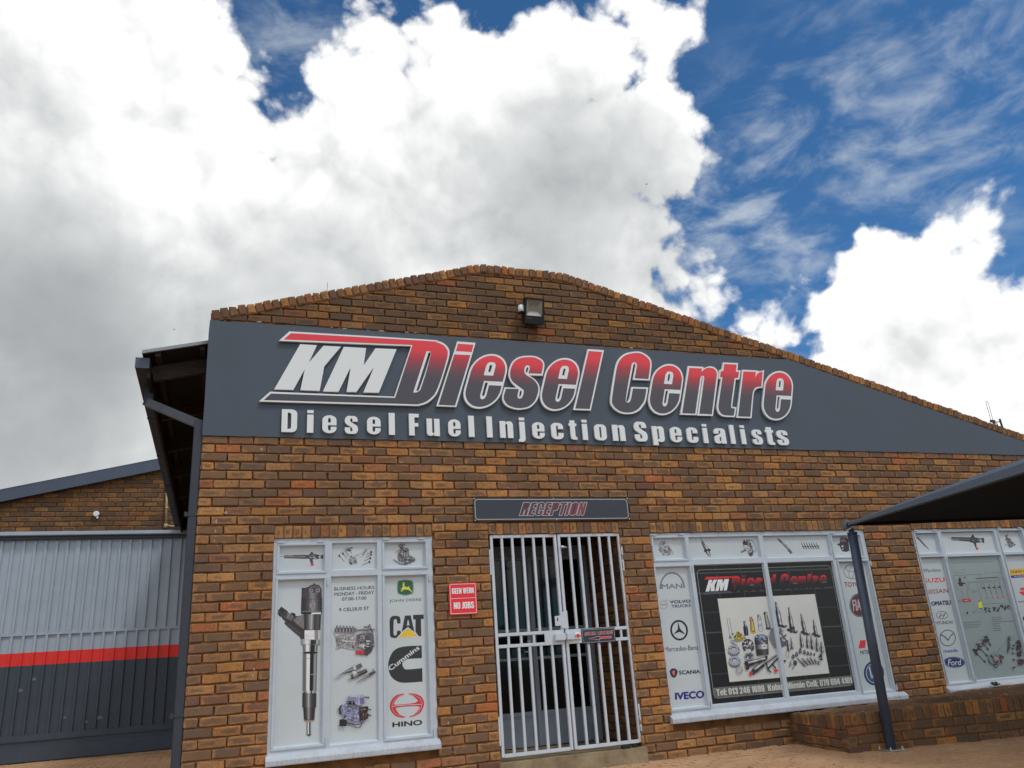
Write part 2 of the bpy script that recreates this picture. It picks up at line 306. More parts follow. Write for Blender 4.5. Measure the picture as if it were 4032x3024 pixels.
# ------------------------------------------------------------------ mesh helpers
class G:
    """collects faces; build() links them as one object"""
    def __init__(s): s.v = []; s.f = []; s.tone = []; s.uv = []; s.col = []; s.smooth = []
    def quad(s, pts, tone=0, uv=None, col=None):
        b = len(s.v); s.v += [tuple(p) for p in pts]; s.f.append(tuple(range(b, b+len(pts))))
        s.tone.append(tone); s.uv.append(uv); s.col.append(col)
    def box(s, x0, x1, y0, y1, z0, z1, tone=0):
        p = [(x0,y0,z0),(x1,y0,z0),(x1,y1,z0),(x0,y1,z0),(x0,y0,z1),(x1,y0,z1),(x1,y1,z1),(x0,y1,z1)]
        s.hexa(p, tone)
    def hexa(s, p, tone=0):
        b = len(s.v); s.v += [tuple(q) for q in p]
        for f in ((0,3,2,1),(4,5,6,7),(0,1,5,4),(1,2,6,5),(2,3,7,6),(3,0,4,7)):
            s.f.append(tuple(b+i for i in f)); s.tone.append(tone); s.uv.append(None); s.col.append(None)
    def beam(s, a, b, w, h, up=(0,0,1)):
        a, b = Vector(a), Vector(b); d = (b-a).normalized(); r = d.cross(Vector(up)).normalized(); u = r.cross(d)
        p = []
        for q in (a, b):
            p += [q - r*w/2 - u*h/2, q + r*w/2 - u*h/2, q + r*w/2 + u*h/2, q - r*w/2 + u*h/2]
        s.hexa([p[0],p[1],p[5],p[4],p[3],p[2],p[6],p[7]])
    def tube(s, pts, r, n=12, caps=True):
        pts = [Vector(p) for p in pts]; rings = []
        if isinstance(r, (int, float)): r = [r]*len(pts)
        for i, p in enumerate(pts):
            d = (pts[min(i+1, len(pts)-1)] - pts[max(i-1, 0)]).normalized()
            a = d.cross(Vector((.13,.31,.94))).normalized(); b = d.cross(a)
            base = len(s.v); s.v += [tuple(p + (a*math.cos(2*math.pi*k/n) + b*math.sin(2*math.pi*k/n))*r[i]) for k in range(n)]
            rings.append(base)
        for i in range(len(rings)-1):
            for k in range(n):
                s.f.append((rings[i]+k, rings[i]+(k+1)%n, rings[i+1]+(k+1)%n, rings[i+1]+k)); s.tone.append(0); s.uv.append(None); s.col.append(None); s.smooth.append(len(s.f)-1)
        if caps:
            for b0 in (rings[0], rings[-1]):
                s.f.append(tuple(b0+k for k in range(n))); s.tone.append(0); s.uv.append(None); s.col.append(None)
    def build(s, name, mat, parent=None, loc=None, bevel=0):
        me = bpy.data.meshes.new(name); me.from_pydata(s.v, [], s.f)
        if any(t for t in s.tone):
            a = me.attributes.new('tone', 'FLOAT', 'FACE'); a.data.foreach_set('value', s.tone)
        if any(u is not None for u in s.uv):
            ul = me.uv_layers.new(name='UVMap'); k = 0
            for f, u in zip(s.f, s.uv):
                for j in range(len(f)):
                    ul.data[k].uv = u[j] if u else (.5, .5); k += 1
        if any(c is not None for c in s.col):
            a = me.attributes.new('Col', 'FLOAT_COLOR', 'FACE')
            for i, c in enumerate(s.col): a.data[i].color = (*(c or (0,0,0)), 1)
        for i in s.smooth: me.polygons[i].use_smooth = True
        bm = bmesh.new(); bm.from_mesh(me)
        if s.col and any(c is not None for c in s.col): pass
        else: bmesh.ops.recalc_face_normals(bm, faces=bm.faces)
        if bevel: bmesh.ops.bevel(bm, geom=[e for e in bm.edges if len(e.link_faces) == 2 and e.calc_face_angle(0) > .6], offset=bevel, segments=2, affect='EDGES', clamp_overlap=True)
        bm.to_mesh(me); bm.free()
        me.materials.append(mat); o = bpy.data.objects.new(name, me); COL.objects.link(o)
        if parent: o.parent = parent; o.matrix_parent_inverse = parent.matrix_world.inverted() if False else Matrix.Identity(4)
        if loc: o.location = loc
        return o
def empty(name, label=None, cat=None, loc=(0,0,0), group=None, kind=None):
    o = bpy.data.objects.new(name, None); COL.objects.link(o); o.location = loc; o.empty_display_size = .2
    return tag(o, label, cat, group, kind)
def tag(o, label=None, cat=None, group=None, kind=None):
    if label: o['label'] = label
    if cat: o['category'] = cat
    if group: o['group'] = group
    if kind: o['kind'] = kind
    return o

# ------------------------------------------------------------------ outlines and lettering
def rr(x0, y0, x1, y1, tl=0, tr=0, br=0, bl=0, n=5):
    pts = []
    def c(cx, cy, r, a0):
        rx, ry = (r, r) if isinstance(r, (int, float)) else r
        if rx == 0: pts.append((cx, cy)); return
        sx = 1 if a0 in (0, 270) else -1; sy = 1 if a0 in (0, 90) else -1
        ox, oy = cx - sx*rx, cy - sy*ry
        for i in range(n+1):
            a = math.radians(a0 + 90*i/n); pts.append((ox + rx*math.cos(a), oy + ry*math.sin(a)))
    c(x1, y0, br, 270); c(x1, y1, tr, 0); c(x0, y1, tl, 90); c(x0, y0, bl, 180)
    return pts
def cshape(w, h, s, g0, g1, ro=(.24,.2), ri=.05, t=.13):
    p = [(w, g1)]; n = 6
    for i in range(n+1): a = math.radians(90*i/n); p.append((w-ro[0]+ro[0]*math.cos(a), h-ro[1]+ro[1]*math.sin(a)))
    for i in range(n+1): a = math.radians(90+90*i/n); p.append((ro[0]+ro[0]*math.cos(a), h-ro[1]+ro[1]*math.sin(a)))
    for i in range(n+1): a = math.radians(180+90*i/n); p.append((ro[0]+ro[0]*math.cos(a), ro[1]+ro[1]*math.sin(a)))
    for i in range(n+1): a = math.radians(270+90*i/n); p.append((w-ro[0]+ro[0]*math.cos(a), ro[1]+ro[1]*math.sin(a)))
    p += [(w, g0), (w-s, g0), (w-s, t+ri), (w-s-ri*.3, t+ri*.3), (w-s-ri, t), (s+ri, t), (s+ri*.3, t+ri*.3), (s, t+ri),
          (s, h-t-ri), (s+ri*.3, h-t-ri*.3), (s+ri, h-t), (w-s-ri, h-t), (w-s-ri*.3, h-t-ri*.3), (w-s, h-t-ri), (w-s, g1)]
    return p
def box2(x0, y0, x1, y1): return [(x0,y0),(x1,y0),(x1,y1),(x0,y1)]
def rot(c, w, h): return [(w-x, h-y) for x, y in c]
_e = [(.62,.36)]
for a in range(0, 181, 15): _e.append((.31+.31*math.cos(math.radians(a)), .58+.22*math.sin(math.radians(a))))
for a in range(180, 361, 15): _e.append((.31+.31*math.cos(math.radians(a)), .22+.22*math.sin(math.radians(a))))
_e += [(.62,.29),(.37,.29),(.37,.17),(.34,.12),(.28,.12),(.25,.17),(.25,.36)]
_s = [(.6,.55),(.6,.64),(.56,.74),(.46,.8),(.15,.8),(.04,.73),(0,.63),(0,.54),(.05,.44),(.33,.28),(.36,.22),(.36,.15),(.33,.11),(.28,.11),(.25,.15),(.25,.28),(0,.28),(0,.15),(.04,.06),(.14,0),(.47,0),(.57,.06),(.61,.16),(.61,.27),(.56,.37),(.28,.53),(.25,.58),(.25,.65),(.28,.69),(.33,.69),(.36,.65),(.36,.55)]
_n = rot([(0,.8),(0,.14),(.05,.03),(.16,0),(.27,.02),(.34,.09),(.34,0),(.6,0),(.6,.8),(.35,.8),(.35,.18),(.32,.12),(.28,.12),(.25,.18),(.25,.8)], .6, .8)
_6 = [[(.6,.7),(.35,.7),(.35,.82),(.32,.87),(.28,.87),(.25,.82),(.25,.58),(.34,.62),(.45,.62),(.56,.57),(.6,.46),(.6,.17),(.54,.05),(.42,0),(.18,0),(.06,.05),(0,.17),(0,.83),(.06,.95),(.18,1),(.42,1),(.54,.95),(.6,.83)], rr(.25,.14,.35,.48,.04,.04,.04,.04,3)]
_p = [[(0,-.17),(.25,-.17),(.25,.05),(.34,0),(.46,0),(.57,.05),(.6,.15),(.6,.65),(.57,.75),(.46,.8),(.34,.8),(.25,.73),(.25,.8),(0,.8)], rr(.25,.13,.35,.67,0,.04,.04,0,3)]
GLY = {
 'D': (.68, [[rr(0,0,.68,1,0,(.24,.2),(.24,.2),0), rr(.26,.14,.42,.86,0,.09,.09,0)]]),
 'I': (.26, [[box2(0,0,.26,1)]]), 'l': (.26, [[box2(0,0,.26,1)]]),
 'i': (.26, [[box2(0,0,.26,.8)], [box2(0,.87,.26,1)]]),
 'e': (.62, [[_e, [(.25,.47),(.37,.47),(.37,.63),(.34,.68),(.28,.68),(.25,.63)]]]),
 's': (.61, [[_s]]), 'S': (.66, [[[(x*1.08, y*1.25) for x, y in _s]]]),
 'F': (.46, [[[(0,0),(.26,0),(.26,.41),(.44,.41),(.44,.57),(.26,.57),(.26,.84),(.47,.84),(.47,1),(0,1)]]]),
 'u': (.6, [[rot(_n, .6, .8)]]), 'n': (.6, [[_n]]),
 'j': (.26, [[[(-.06,-.17),(.14,-.17),(.23,-.12),(.26,-.02),(.26,.8),(0,.8),(0,-.02),(-.06,-.04)]], [box2(0,.87,.26,1)]]),
 'c': (.6, [[cshape(.6,.8,.25,.31,.5)]]), 'C': (.66, [[cshape(.66,1,.26,.4,.6,(.26,.22),.05,.14)]]),
 'G': (.66, [[cshape(.66,1,.26,.54,.66,(.26,.22),.05,.14)], [box2(.34,.4,.41,.54)]]),
 't': (.42, [[[(.07,.95),(.33,.95),(.33,.8),(.42,.8),(.42,.67),(.33,.67),(.33,.17),(.36,.13),(.42,.13),(.42,0),(.2,0),(.1,.04),(.07,.14),(.07,.67),(0,.67),(0,.8),(.07,.8)]]]),
 'o': (.6, [[rr(0,0,.6,.8,(.24,.18),(.24,.18),(.24,.18),(.24,.18)), rr(.25,.12,.35,.68,.05,.05,.05,.05,3)]]),
 'O': (.66, [[rr(0,0,.66,1,.24,.24,.24,.24), rr(.26,.13,.40,.87,.06,.06,.06,.06,3)]]),
 '0': (.6, [[rr(0,0,.6,1,.22,.22,.22,.22), rr(.24,.13,.36,.87,.05,.05,.05,.05,3)]]),
 'p': (.6, [_p]), 'b': (.6, [[[(0,0),(.25,0),(.25,.06),(.34,0),(.46,0),(.57,.05),(.6,.15),(.6,.65),(.57,.75),(.46,.8),(.34,.8),(.25,.73),(.25,1),(0,1)], rr(.25,.13,.35,.67,0,.04,.04,0,3)]]),
 'r': (.42, [[[(0,0),(.26,0),(.26,.5),(.3,.58),(.42,.6),(.42,.8),(.33,.79),(.26,.7),(.26,.8),(0,.8)]]]),
 'a': (.6, [[[(.6,0),(.35,0),(.35,.08),(.26,0),(.14,0),(.03,.05),(0,.15),(0,.3),(.06,.4),(.3,.5),(.35,.55),(.35,.65),(.32,.69),(.28,.69),(.25,.65),(.25,.52),(0,.52),(0,.62),(.04,.74),(.15,.8),(.45,.8),(.56,.75),(.6,.65)], [(.35,.38),(.25,.3),(.25,.15),(.28,.11),(.32,.11),(.35,.16)]]]),
 'K': (.7, [[[(0,0),(.26,0),(.26,.42),(.43,0),(.7,0),(.5,.53),(.68,1),(.42,1),(.26,.62),(.26,1),(0,1)]]]),
 'M': (.85, [[[(0,0),(.23,0),(.23,.62),(.33,0),(.52,0),(.62,.62),(.62,0),(.85,0),(.85,1),(.51,1),(.425,.45),(.34,1),(0,1)]]]),
 'R': (.64, [[[(0,0),(.26,0),(.26,.44),(.33,.44),(.38,.4),(.38,0),(.64,0),(.64,.36),(.6,.47),(.52,.51),(.6,.56),(.64,.66),(.64,.84),(.58,.96),(.46,1),(0,1)], [(.26,.58),(.34,.58),(.38,.62),(.38,.8),(.34,.86),(.26,.86)]]]),
 'E': (.5, [[[(0,0),(.5,0),(.5,.16),(.26,.16),(.26,.42),(.46,.42),(.46,.58),(.26,.58),(.26,.84),(.5,.84),(.5,1),(0,1)]]]),
 'P': (.63, [[[(0,0),(.26,0),(.26,.38),(.46,.38),(.59,.43),(.63,.54),(.63,.84),(.58,.96),(.46,1),(0,1)], [(.26,.53),(.34,.53),(.38,.57),(.38,.8),(.34,.86),(.26,.86)]]]),
 'T': (.6, [[[(.17,0),(.43,0),(.43,.84),(.6,.84),(.6,1),(0,1),(0,.84),(.17,.84)]]]),
 'N': (.63, [[[(0,0),(.23,0),(.23,.5),(.4,0),(.63,0),(.63,1),(.4,1),(.4,.52),(.23,1),(0,1)]]]),
 'W': (.94, [[[(0,1),(.2,0),(.42,0),(.47,.45),(.52,0),(.74,0),(.94,1),(.7,1),(.62,.45),(.56,1),(.38,1),(.32,.45),(.24,1)]]]),
 'J': (.42, [[[(0,0),(.2,0),(.36,.04),(.42,.16),(.42,1),(.16,1),(.16,.2),(.13,.15),(0,.15)]]]),
 'A': (.68, [[[(0,0),(.25,0),(.28,.16),(.4,.16),(.43,0),(.68,0),(.5,1),(.18,1)], [(.3,.32),(.38,.32),(.34,.66)]]]),
 'L': (.47, [[[(0,0),(.47,0),(.47,.16),(.26,.16),(.26,1),(0,1)]]]),
 'B': (.64, [[[(0,0),(.46,0),(.59,.05),(.64,.16),(.64,.38),(.59,.48),(.52,.52),(.6,.57),(.64,.66),(.64,.84),(.58,.96),(.46,1),(0,1)], box2(.26,.15,.38,.43), box2(.26,.59,.38,.86)]]),
 '1': (.38, [[[(.12,0),(.38,0),(.38,1),(.2,1),(.13,.9),(0,.84),(0,.71),(.12,.73)]]]),
 '2': (.58, [[[(0,0),(.58,0),(.58,.16),(.28,.16),(.52,.5),(.58,.66),(.58,.84),(.5,.97),(.38,1),(.2,1),(.06,.95),(0,.82),(0,.66),(.25,.66),(.25,.82),(.28,.87),(.32,.87),(.34,.82),(.34,.7),(.3,.58),(0,.16)]]]),
 '3': (.6, [[[(0,.7),(.25,.7),(.25,.82),(.28,.87),(.32,.87),(.34,.82),(.34,.64),(.3,.58),(.2,.58),(.2,.45),(.3,.45),(.34,.38),(.34,.18),(.32,.13),(.28,.13),(.25,.18),(.25,.32),(0,.32),(0,.16),(.07,.04),(.2,0),(.4,0),(.54,.05),(.6,.17),(.6,.38),(.56,.48),(.48,.52),(.56,.57),(.6,.68),(.6,.83),(.53,.95),(.4,1),(.2,1),(.06,.95),(0,.84)]]]),
 '4': (.6, [[[(.28,0),(.52,0),(.52,.18),(.6,.18),(.6,.34),(.52,.34),(.52,1),(.24,1),(0,.36),(0,.18),(.28,.18)], [(.18,.34),(.28,.34),(.28,.7)]]]),
 '6': (.6, [_6]), '9': (.6, [[rot(c, .6, 1) for c in _6]]),
 '7': (.55, [[[(.12,0),(.37,0),(.55,.82),(.55,1),(0,1),(0,.82),(.3,.82)]]]),
 'U': (.64, [[[(0,1),(0,.16),(.06,.04),(.2,0),(.44,0),(.58,.04),(.64,.16),(.64,1),(.38,1),(.38,.18),(.35,.13),(.29,.13),(.26,.18),(.26,1)]]]),
 ':': (.2, [[box2(0,0,.2,.2)], [box2(0,.5,.2,.7)]]), '-': (.3, [[box2(0,.36,.3,.5)]]), '/': (.4, [[[(0,0),(.14,0),(.4,1),(.26,1)]]]), ' ': (.2, []),
}
def fill(contours):
    """triangles of an outline with holes"""
    vs = [Vector((x, y, 0)) for c in contours for x, y in c]
    tr = tessellate_polygon([[Vector((x, y, 0)) for x, y in c] for c in contours])
    return vs, tr
def impact(text, gap=.07):
    """[(contours...)], width in cap heights"""
    x = 0; res = []
    for ch in text:
        w, groups = GLY[ch]
        for g in groups: res.append([[(x+a, b) for a, b in c] for c in g])
        x += w + gap
    return res, x - gap
_tc = {}
def sans(text, bold=.02, serif=False):
    """triangles of a line of plain lettering, normalised so that the box is (0..w, 0..1)"""
    k = (text, bold)
    if k in _tc: return _tc[k]
    c = bpy.data.curves.new('t', 'FONT'); c.body = text; c.resolution_u = 3
    o = bpy.data.objects.new('t', c); COL.objects.link(o); bpy.context.view_layer.update()
    me = o.evaluated_get(bpy.context.evaluated_depsgraph_get()).to_mesh()
    me.calc_loop_triangles(); vs = [(v.co.x, v.co.y) for v in me.vertices]; tr = [tuple(t.vertices) for t in me.loop_triangles]
    x0 = min(v[0] for v in vs); x1 = max(v[0] for v in vs); y0 = min(v[1] for v in vs); y1 = max(v[1] for v in vs)
    vs = [((x-x0)/(x1-x0), (y-y0)/(y1-y0)) for x, y in vs]
    bpy.data.objects.remove(o); bpy.data.curves.remove(c)
    _tc[k] = (vs, tr); return _tc[k]

class Art:
    """flat print: coloured shapes laid in thin layers on a plane Y, traced in survey crops"""
    def __init__(s, Y): s.g = G(); s.Y = Y; s.k = 0; s.o = (0, 0); s.sc = 1; s.lay = .00005
    def crop(s, x0, y0, sc): s.o = (x0, y0); s.sc = sc; return s
    def p(s, x, y): return F(s.o[0] + x*s.sc, s.o[1] + y*s.sc, s.Y)
    def tri(s, pts, col):
        y = s.Y - s.lay*s.k
        a = (pts[1][0]-pts[0][0])*(pts[2][1]-pts[0][1]) - (pts[2][0]-pts[0][0])*(pts[1][1]-pts[0][1])
        if a < 0: pts = pts[::-1]
        s.g.quad([(q[0], y, q[1]) for q in pts], col=col)
    def world(s, contours, col):       # contours in wall metres
        s.k += 1
        vs, tr = fill(contours)
        for t in tr: s.tri([(vs[i].x, vs[i].y) for i in t], col)
    def poly(s, pts, col, *holes): s.world([[s.p(*q) for q in pts]] + [[s.p(*q) for q in h] for h in holes], col)
    def ell(s, cx, cy, rx, ry, col, ring=0, rot=0, n=28, a0=0, a1=360):
        def e(rx, ry):
            c, d = math.cos(math.radians(rot)), math.sin(math.radians(rot))
            return [(cx + rx*math.cos(t)*c - ry*math.sin(t)*d, cy + rx*math.cos(t)*d + ry*math.sin(t)*c) for t in (math.radians(a0 + (a1-a0)*i/n) for i in range(n + (0 if a1-a0 == 360 else 1)))]
        if ring:
            o, i = e(rx, ry), e(rx-ring, ry-ring); s.k += 1; m = len(o)
            for j in range(m if a1-a0 == 360 else m-1):
                q = [o[j], o[(j+1) % m], i[(j+1) % m], i[j]]; w = [s.p(*t) for t in q]
                s.tri(w[:3], col); s.tri([w[0], w[2], w[3]], col)
        else: s.poly(e(rx, ry), col)
    def line(s, pts, w, col):
        s.k += 1
        for a, b in zip(pts, pts[1:]):
            dx, dy = b[0]-a[0], b[1]-a[1]; l = math.hypot(dx, dy) or 1; nx, ny = -dy/l*w/2, dx/l*w/2
            q = [s.p(a[0]+nx, a[1]+ny), s.p(b[0]+nx, b[1]+ny), s.p(b[0]-nx, b[1]-ny), s.p(a[0]-nx, a[1]-ny)]
            s.tri(q[:3], col); s.tri([q[0], q[2], q[3]], col)
    def cyl(s, a, b, w0, w1, shades):
        """a machined barrel drawn as printed tone bands from a to b"""
        dx, dy = b[0]-a[0], b[1]-a[1]; l = math.hypot(dx, dy); nx, ny = -dy/l, dx/l; n = len(shades); s.k += 1
        for i, c in enumerate(shades):
            t0, t1 = i/n - .5, (i+1)/n - .5
            q = [s.p(a[0]+nx*w0*t0, a[1]+ny*w0*t0), s.p(b[0]+nx*w1*t0, b[1]+ny*w1*t0), s.p(b[0]+nx*w1*t1, b[1]+ny*w1*t1), s.p(a[0]+nx*w0*t1, a[1]+ny*w0*t1)]
            c = alb(*c) if isinstance(c, tuple) else alb(c, c, c+2)
            s.tri(q[:3], c); s.tri([q[0], q[2], q[3]], c)
    def bits(s, poly, n, tones, size, seed=1):
        """mechanical clutter inside an outline"""
        R_ = random.Random(seed); xs = [p[0] for p in poly]; ys = [p[1] for p in poly]
        def inside(x, y):
            c = False
            for i in range(len(poly)):
                (x1, y1), (x2, y2) = poly[i], poly[i-1]
                if (y1 > y) != (y2 > y) and x < (x2-x1)*(y-y1)/(y2-y1) + x1: c = not c
            return c
        k = 0
        while k < n:
            x, y = R_.uniform(min(xs), max(xs)), R_.uniform(min(ys), max(ys))
            if not inside(x, y): continue
            k += 1; t = R_.choice(tones); t = t if isinstance(t, tuple) else (t, t, t+3)
            a = R_.uniform(0, 3.14); w, h = size*R_.uniform(.4, 1.2), size*R_.uniform(.25, .7)
            s.poly([(x + w*math.cos(a)*i - h*math.sin(a)*j, y + w*math.sin(a)*i + h*math.cos(a)*j) for i, j in ((-1,-1),(1,-1),(.8,1),(-1,.9))], alb(*t))
    def place(s, q, u, v):
        (ax, ay), (bx, by), (cx, cy), (dx, dy) = q
        return (ax*(1-u)*(1-v) + bx*u*(1-v) + cx*u*v + dx*(1-u)*v, ay*(1-u)*(1-v) + by*u*(1-v) + cy*u*v + dy*(1-u)*v)
    def text(s, t, quad, col, font='sans', bold=.02, heavy=0, gap=.07, shear=0):
        """quad: crop pixels bottom-left, bottom-right, top-right, top-left"""
        q = [s.p(*c) for c in quad]
        if font == 'sans':
            vs, tr = sans(t, bold)
            h = math.hypot(q[3][0]-q[0][0], q[3][1]-q[0][1]); wq = math.hypot(q[1][0]-q[0][0], q[1][1]-q[0][1])
            e = max(0, bold*2.6 + heavy*7)          # stroke growth as a share of the letter height
            for dx, dy in ([(0, 0)] if e < .004 else [(-e*h/wq, 0), (e*h/wq, 0), (0, -e*.6), (0, e*.6)]):
                s.k += 1
                for a in tr: s.tri([s.place(q, vs[i][0] + dx + shear*(vs[i][1]-.5), vs[i][1] + dy) for i in a], col)
        else:
            gl, w = impact(t, gap)
            for g in gl: s.world([[s.place(q, x/w + shear*(y-.5), y) for x, y in c] for c in g], col)
    def build(s, name, parent): return s.g.build(name, MT['print'], parent)
def Cg(v): return alb(v, v, v+2)

# ------------------------------------------------------------------ brickwork
PITCH, BL, CP = .232, .221, .0854
RB = random.Random(5)
def clip(poly, a, b, c):          # keep a*x + b*z <= c
    r = []
    for i in range(len(poly)):
        p, q = poly[i], poly[(i+1) % len(poly)]
        dp, dq = a*p[0]+b*p[1]-c, a*q[0]+b*q[1]-c
        if dp <= 0: r.append(p)
        if (dp < 0 < dq) or (dq < 0 < dp):
            t = dp/(dp-dq); r.append((p[0]+(q[0]-p[0])*t, p[1]+(q[1]-p[1])*t))
    return r
def brick_geo(g, poly, M4, tone=0, proud=.0, rough=.006, depth=.03, R_=RB, soft=.007):
    """one weathered brick: outline with worn corners, eased front edges; local plane x,z, front towards -y"""
    n = len(poly); o = []
    for i in range(n):
        p, a, b = poly[i], poly[i-1], poly[(i+1) % n]
        la = math.hypot(a[0]-p[0], a[1]-p[1]) or 1e-6; lb = math.hypot(b[0]-p[0], b[1]-p[1]) or 1e-6
        r = R_.uniform(.003, .011); ra, rb = min(r, la*.3), min(r*R_.uniform(.6, 1.3), lb*.3)
        j = lambda: R_.uniform(-rough, rough)*.5
        o.append((p[0]+(a[0]-p[0])*ra/la + j(), p[1]+(a[1]-p[1])*ra/la + j())); o.append((p[0]+(b[0]-p[0])*rb/lb + j(), p[1]+(b[1]-p[1])*rb/lb + j()))
        if lb > .14: # a sag in the long arris
            o.append(((p[0]+b[0])/2 + j(), (p[1]+b[1])/2 + j()*1.2))
    cx = sum(p[0] for p in o)/len(o); cz = sum(p[1] for p in o)/len(o)
    x0 = min(p[0] for p in poly); x1 = max(p[0] for p in poly); z0 = min(p[1] for p in poly); z1 = max(p[1] for p in poly)
    pr = proud + R_.uniform(-.0022, .0022); tx, tz = R_.uniform(-.012, .012), R_.uniform(-.03, .03)
    m = len(o); b0 = len(g.v)
    def yy(x, z): return -pr + (x-cx)*tx + (z-cz)*tz
    back = [(x, depth, z) for x, z in o]
    mid = [(x, yy(x, z) + soft*.75, z) for x, z in o]
    fr = []
    for x, z in o:
        dx, dz = cx-x, cz-z; l = math.hypot(dx, dz) or 1
        s = min(soft, l*.3); fr.append((x + math.copysign(min(s, abs(dx)), dx), yy(x, z), z + math.copysign(min(s, abs(dz)), dz)))
    for q in back + mid + fr: g.v.append(tuple(M4 @ Vector(q)))
    def uv(i): x, z = o[i % m]; return ((x-x0)/max(x1-x0, 1e-4), (z-z0)/max(z1-z0, 1e-4))
    for i in range(m):
        k = (i+1) % m
        g.f.append((b0+i, b0+k, b0+m+k, b0+m+i)); g.tone.append(tone); g.uv.append((uv(i), uv(k), uv(k), uv(i))); g.col.append(None)
        g.f.append((b0+m+i, b0+m+k, b0+2*m+k, b0+2*m+i)); g.tone.append(tone); g.uv.append((uv(i), uv(k), uv(k), uv(i))); g.col.append(None)
    g.f.append(tuple(b0+2*m+i for i in range(m))); g.tone.append(tone); g.uv.append([uv(i) for i in range(m)]); g.col.append(None)
variants = {}
def brick_piece(parent, poly, M4, mat, kind_key, proud):
    """a brick as a part: whole bricks share a dozen meshes"""
    x0 = min(p[0] for p in poly); x1 = max(p[0] for p in poly); z0 = min(p[1] for p in poly); z1 = max(p[1] for p in poly)
    w, h = round(x1-x0, 3), round(z1-z0, 3)
    std = len(poly) == 4 and kind_key
    key = (kind_key, w, h, mat.name, RB.randrange(12)) if std else None
    if key and key in variants: me = variants[key]; o = bpy.data.objects.new('brick', me); COL.objects.link(o)
    else:
        g = G(); brick_geo(g, [(p[0]-x0, p[1]-z0) for p in poly], Matrix.Identity(4), 0, 0)
        o = g.build('brick', mat)
        if key: variants[key] = o.data
    o.parent = parent
    o.matrix_basis = M4 @ Matrix.Translation((x0, -proud + RB.uniform(-.0015, .0015), z0))
    return o
def wall_courses(x0, x1, ztop, zbot, blocked, clips=(), first_full=0, jitter=.004, z_ref=3.15, pitch=PITCH, cp=CP, bed=.0135, R_=RB, halfshift=None):
    """outlines of running-bond bricks; blocked(z0, z1) gives the intervals taken by openings"""
    res = []
    k = 0
    while z_ref + k*cp > zbot: k -= 1
    while z_ref + k*cp < ztop:
        z0 = z_ref + k*cp; z1 = z0 + cp - bed; za, zb = max(z0, zbot), min(z1, ztop)
        if zb - za > .02:
            off = 0 if (k + first_full) % 2 == 0 else .5
            cuts = [x0] if off == 0 else [x0, x0 + pitch*off]
            x = cuts[-1] + pitch
            while x < x1 - .04: cuts.append(x); x += pitch
            cuts.append(x1)
            iv = sorted(blocked(za, zb)) if blocked else []
            jz = R_.uniform(-.0015, .0015)
            for a, b in zip(cuts, cuts[1:]):
                segs = [(a, b)]
                for (p, q) in iv:
                    ns = []
                    for (c, d) in segs:
                        if d <= p or c >= q: ns.append((c, d)); continue
                        if c < p: ns.append((c, p))
                        if d > q: ns.append((q, d))
                    segs = ns
                for (c, d) in segs:
                    if d - c < .035: continue
                    j0 = R_.uniform(-jitter, jitter) if c in cuts and c != x0 else 0; j1 = R_.uniform(-jitter, jitter) if d in cuts and d != x1 else 0
                    e0 = .0055 if c == a and c != x0 else 0; e1 = .0055 if d == b and d != x1 else 0
                    # where a brick is cut at an opening its end stays flush with the reveal
                    poly = [(c+e0+j0, za+jz), (d-e1+j1, za+jz), (d-e1+j1, zb+jz), (c+e0+j0, zb+jz)]
                    for cl_ in clips:
                        poly = clip(poly, *cl_)
                        if len(poly) < 3: break
                    if len(poly) < 3: continue
                    w = max(p[0] for p in poly) - min(p[0] for p in poly); h = max(p[1] for p in poly) - min(p[1] for p in poly)
                    if w < .03 or h < .014: continue
                    res.append(poly)
        k += 1
    return res
def lay(parent, polys, M4, mat, mat2=None, limit=300, proud=0.0, piece=True, centre=None, name='brick'):
    """the ones that show largest become parts, the rest one joined part"""
    c = centre or CAM
    items = []
    for p in polys:
        w = max(a[0] for a in p) - min(a[0] for a in p)
        m_ = M4 @ Vector((sum(a[0] for a in p)/len(p), 0, sum(a[1] for a in p)/len(p)))
        items.append((w/((m_-c).length**1.0), p))
    items.sort(key=lambda t: -t[0])
    for _, p in items[:limit]: brick_piece(parent, [(a[0], a[1]) for a in p], M4, mat, 'b', proud)
    rest = items[limit:]
    if rest:
        g = G()
        for _, p in rest: brick_geo(g, p, M4, RB.uniform(.001, .999), proud)
        o = g.build('bricks', mat2 or mat, parent); o['kind'] = 'stuff'
        return o

# ------------------------------------------------------------------ ground
gnd = G(); gnd.box(-600, 600, -600, 600, -.5, -.012)
o = gnd.build('ground', MT['joint']); tag(o, kind='structure')
pave = empty('paving', kind='structure')
RP = random.Random(3)
def paver(g, x, y, w, d, tone, M4=None, z=0):
    dz = RP.uniform(-.0025, .0025); tx, ty = RP.uniform(-.004, .004), RP.uniform(-.008, .008); s = .005
    P = []
    for (a, b, h) in ((0,0,-.02),(1,0,-.02),(1,1,-.02),(0,1,-.02)): P.append((x+a*w, y+b*d, z+h))
    for (a, b) in ((0,0),(1,0),(1,1),(0,1)): P.append((x+a*w, y+b*d, z+dz-.004 + (a-.5)*tx + (b-.5)*ty))
    for (a, b) in ((0,0),(1,0),(1,1),(0,1)): P.append((x+s+a*(w-2*s), y+s+b*(d-2*s), z+dz + (a-.5)*tx + (b-.5)*ty))
    b0 = len(g.v); g.v += P
    fs = []
    for i in range(4): k = (i+1) % 4; fs += [(b0+i, b0+k, b0+4+k, b0+4+i), (b0+4+i, b0+4+k, b0+8+k, b0+8+i)]
    fs.append((b0+8, b0+9, b0+10, b0+11))
    for f in fs: g.f.append(f); g.tone.append(tone); g.uv.append(None); g.col.append(None)
pv = []
y = -5.2; r = 0
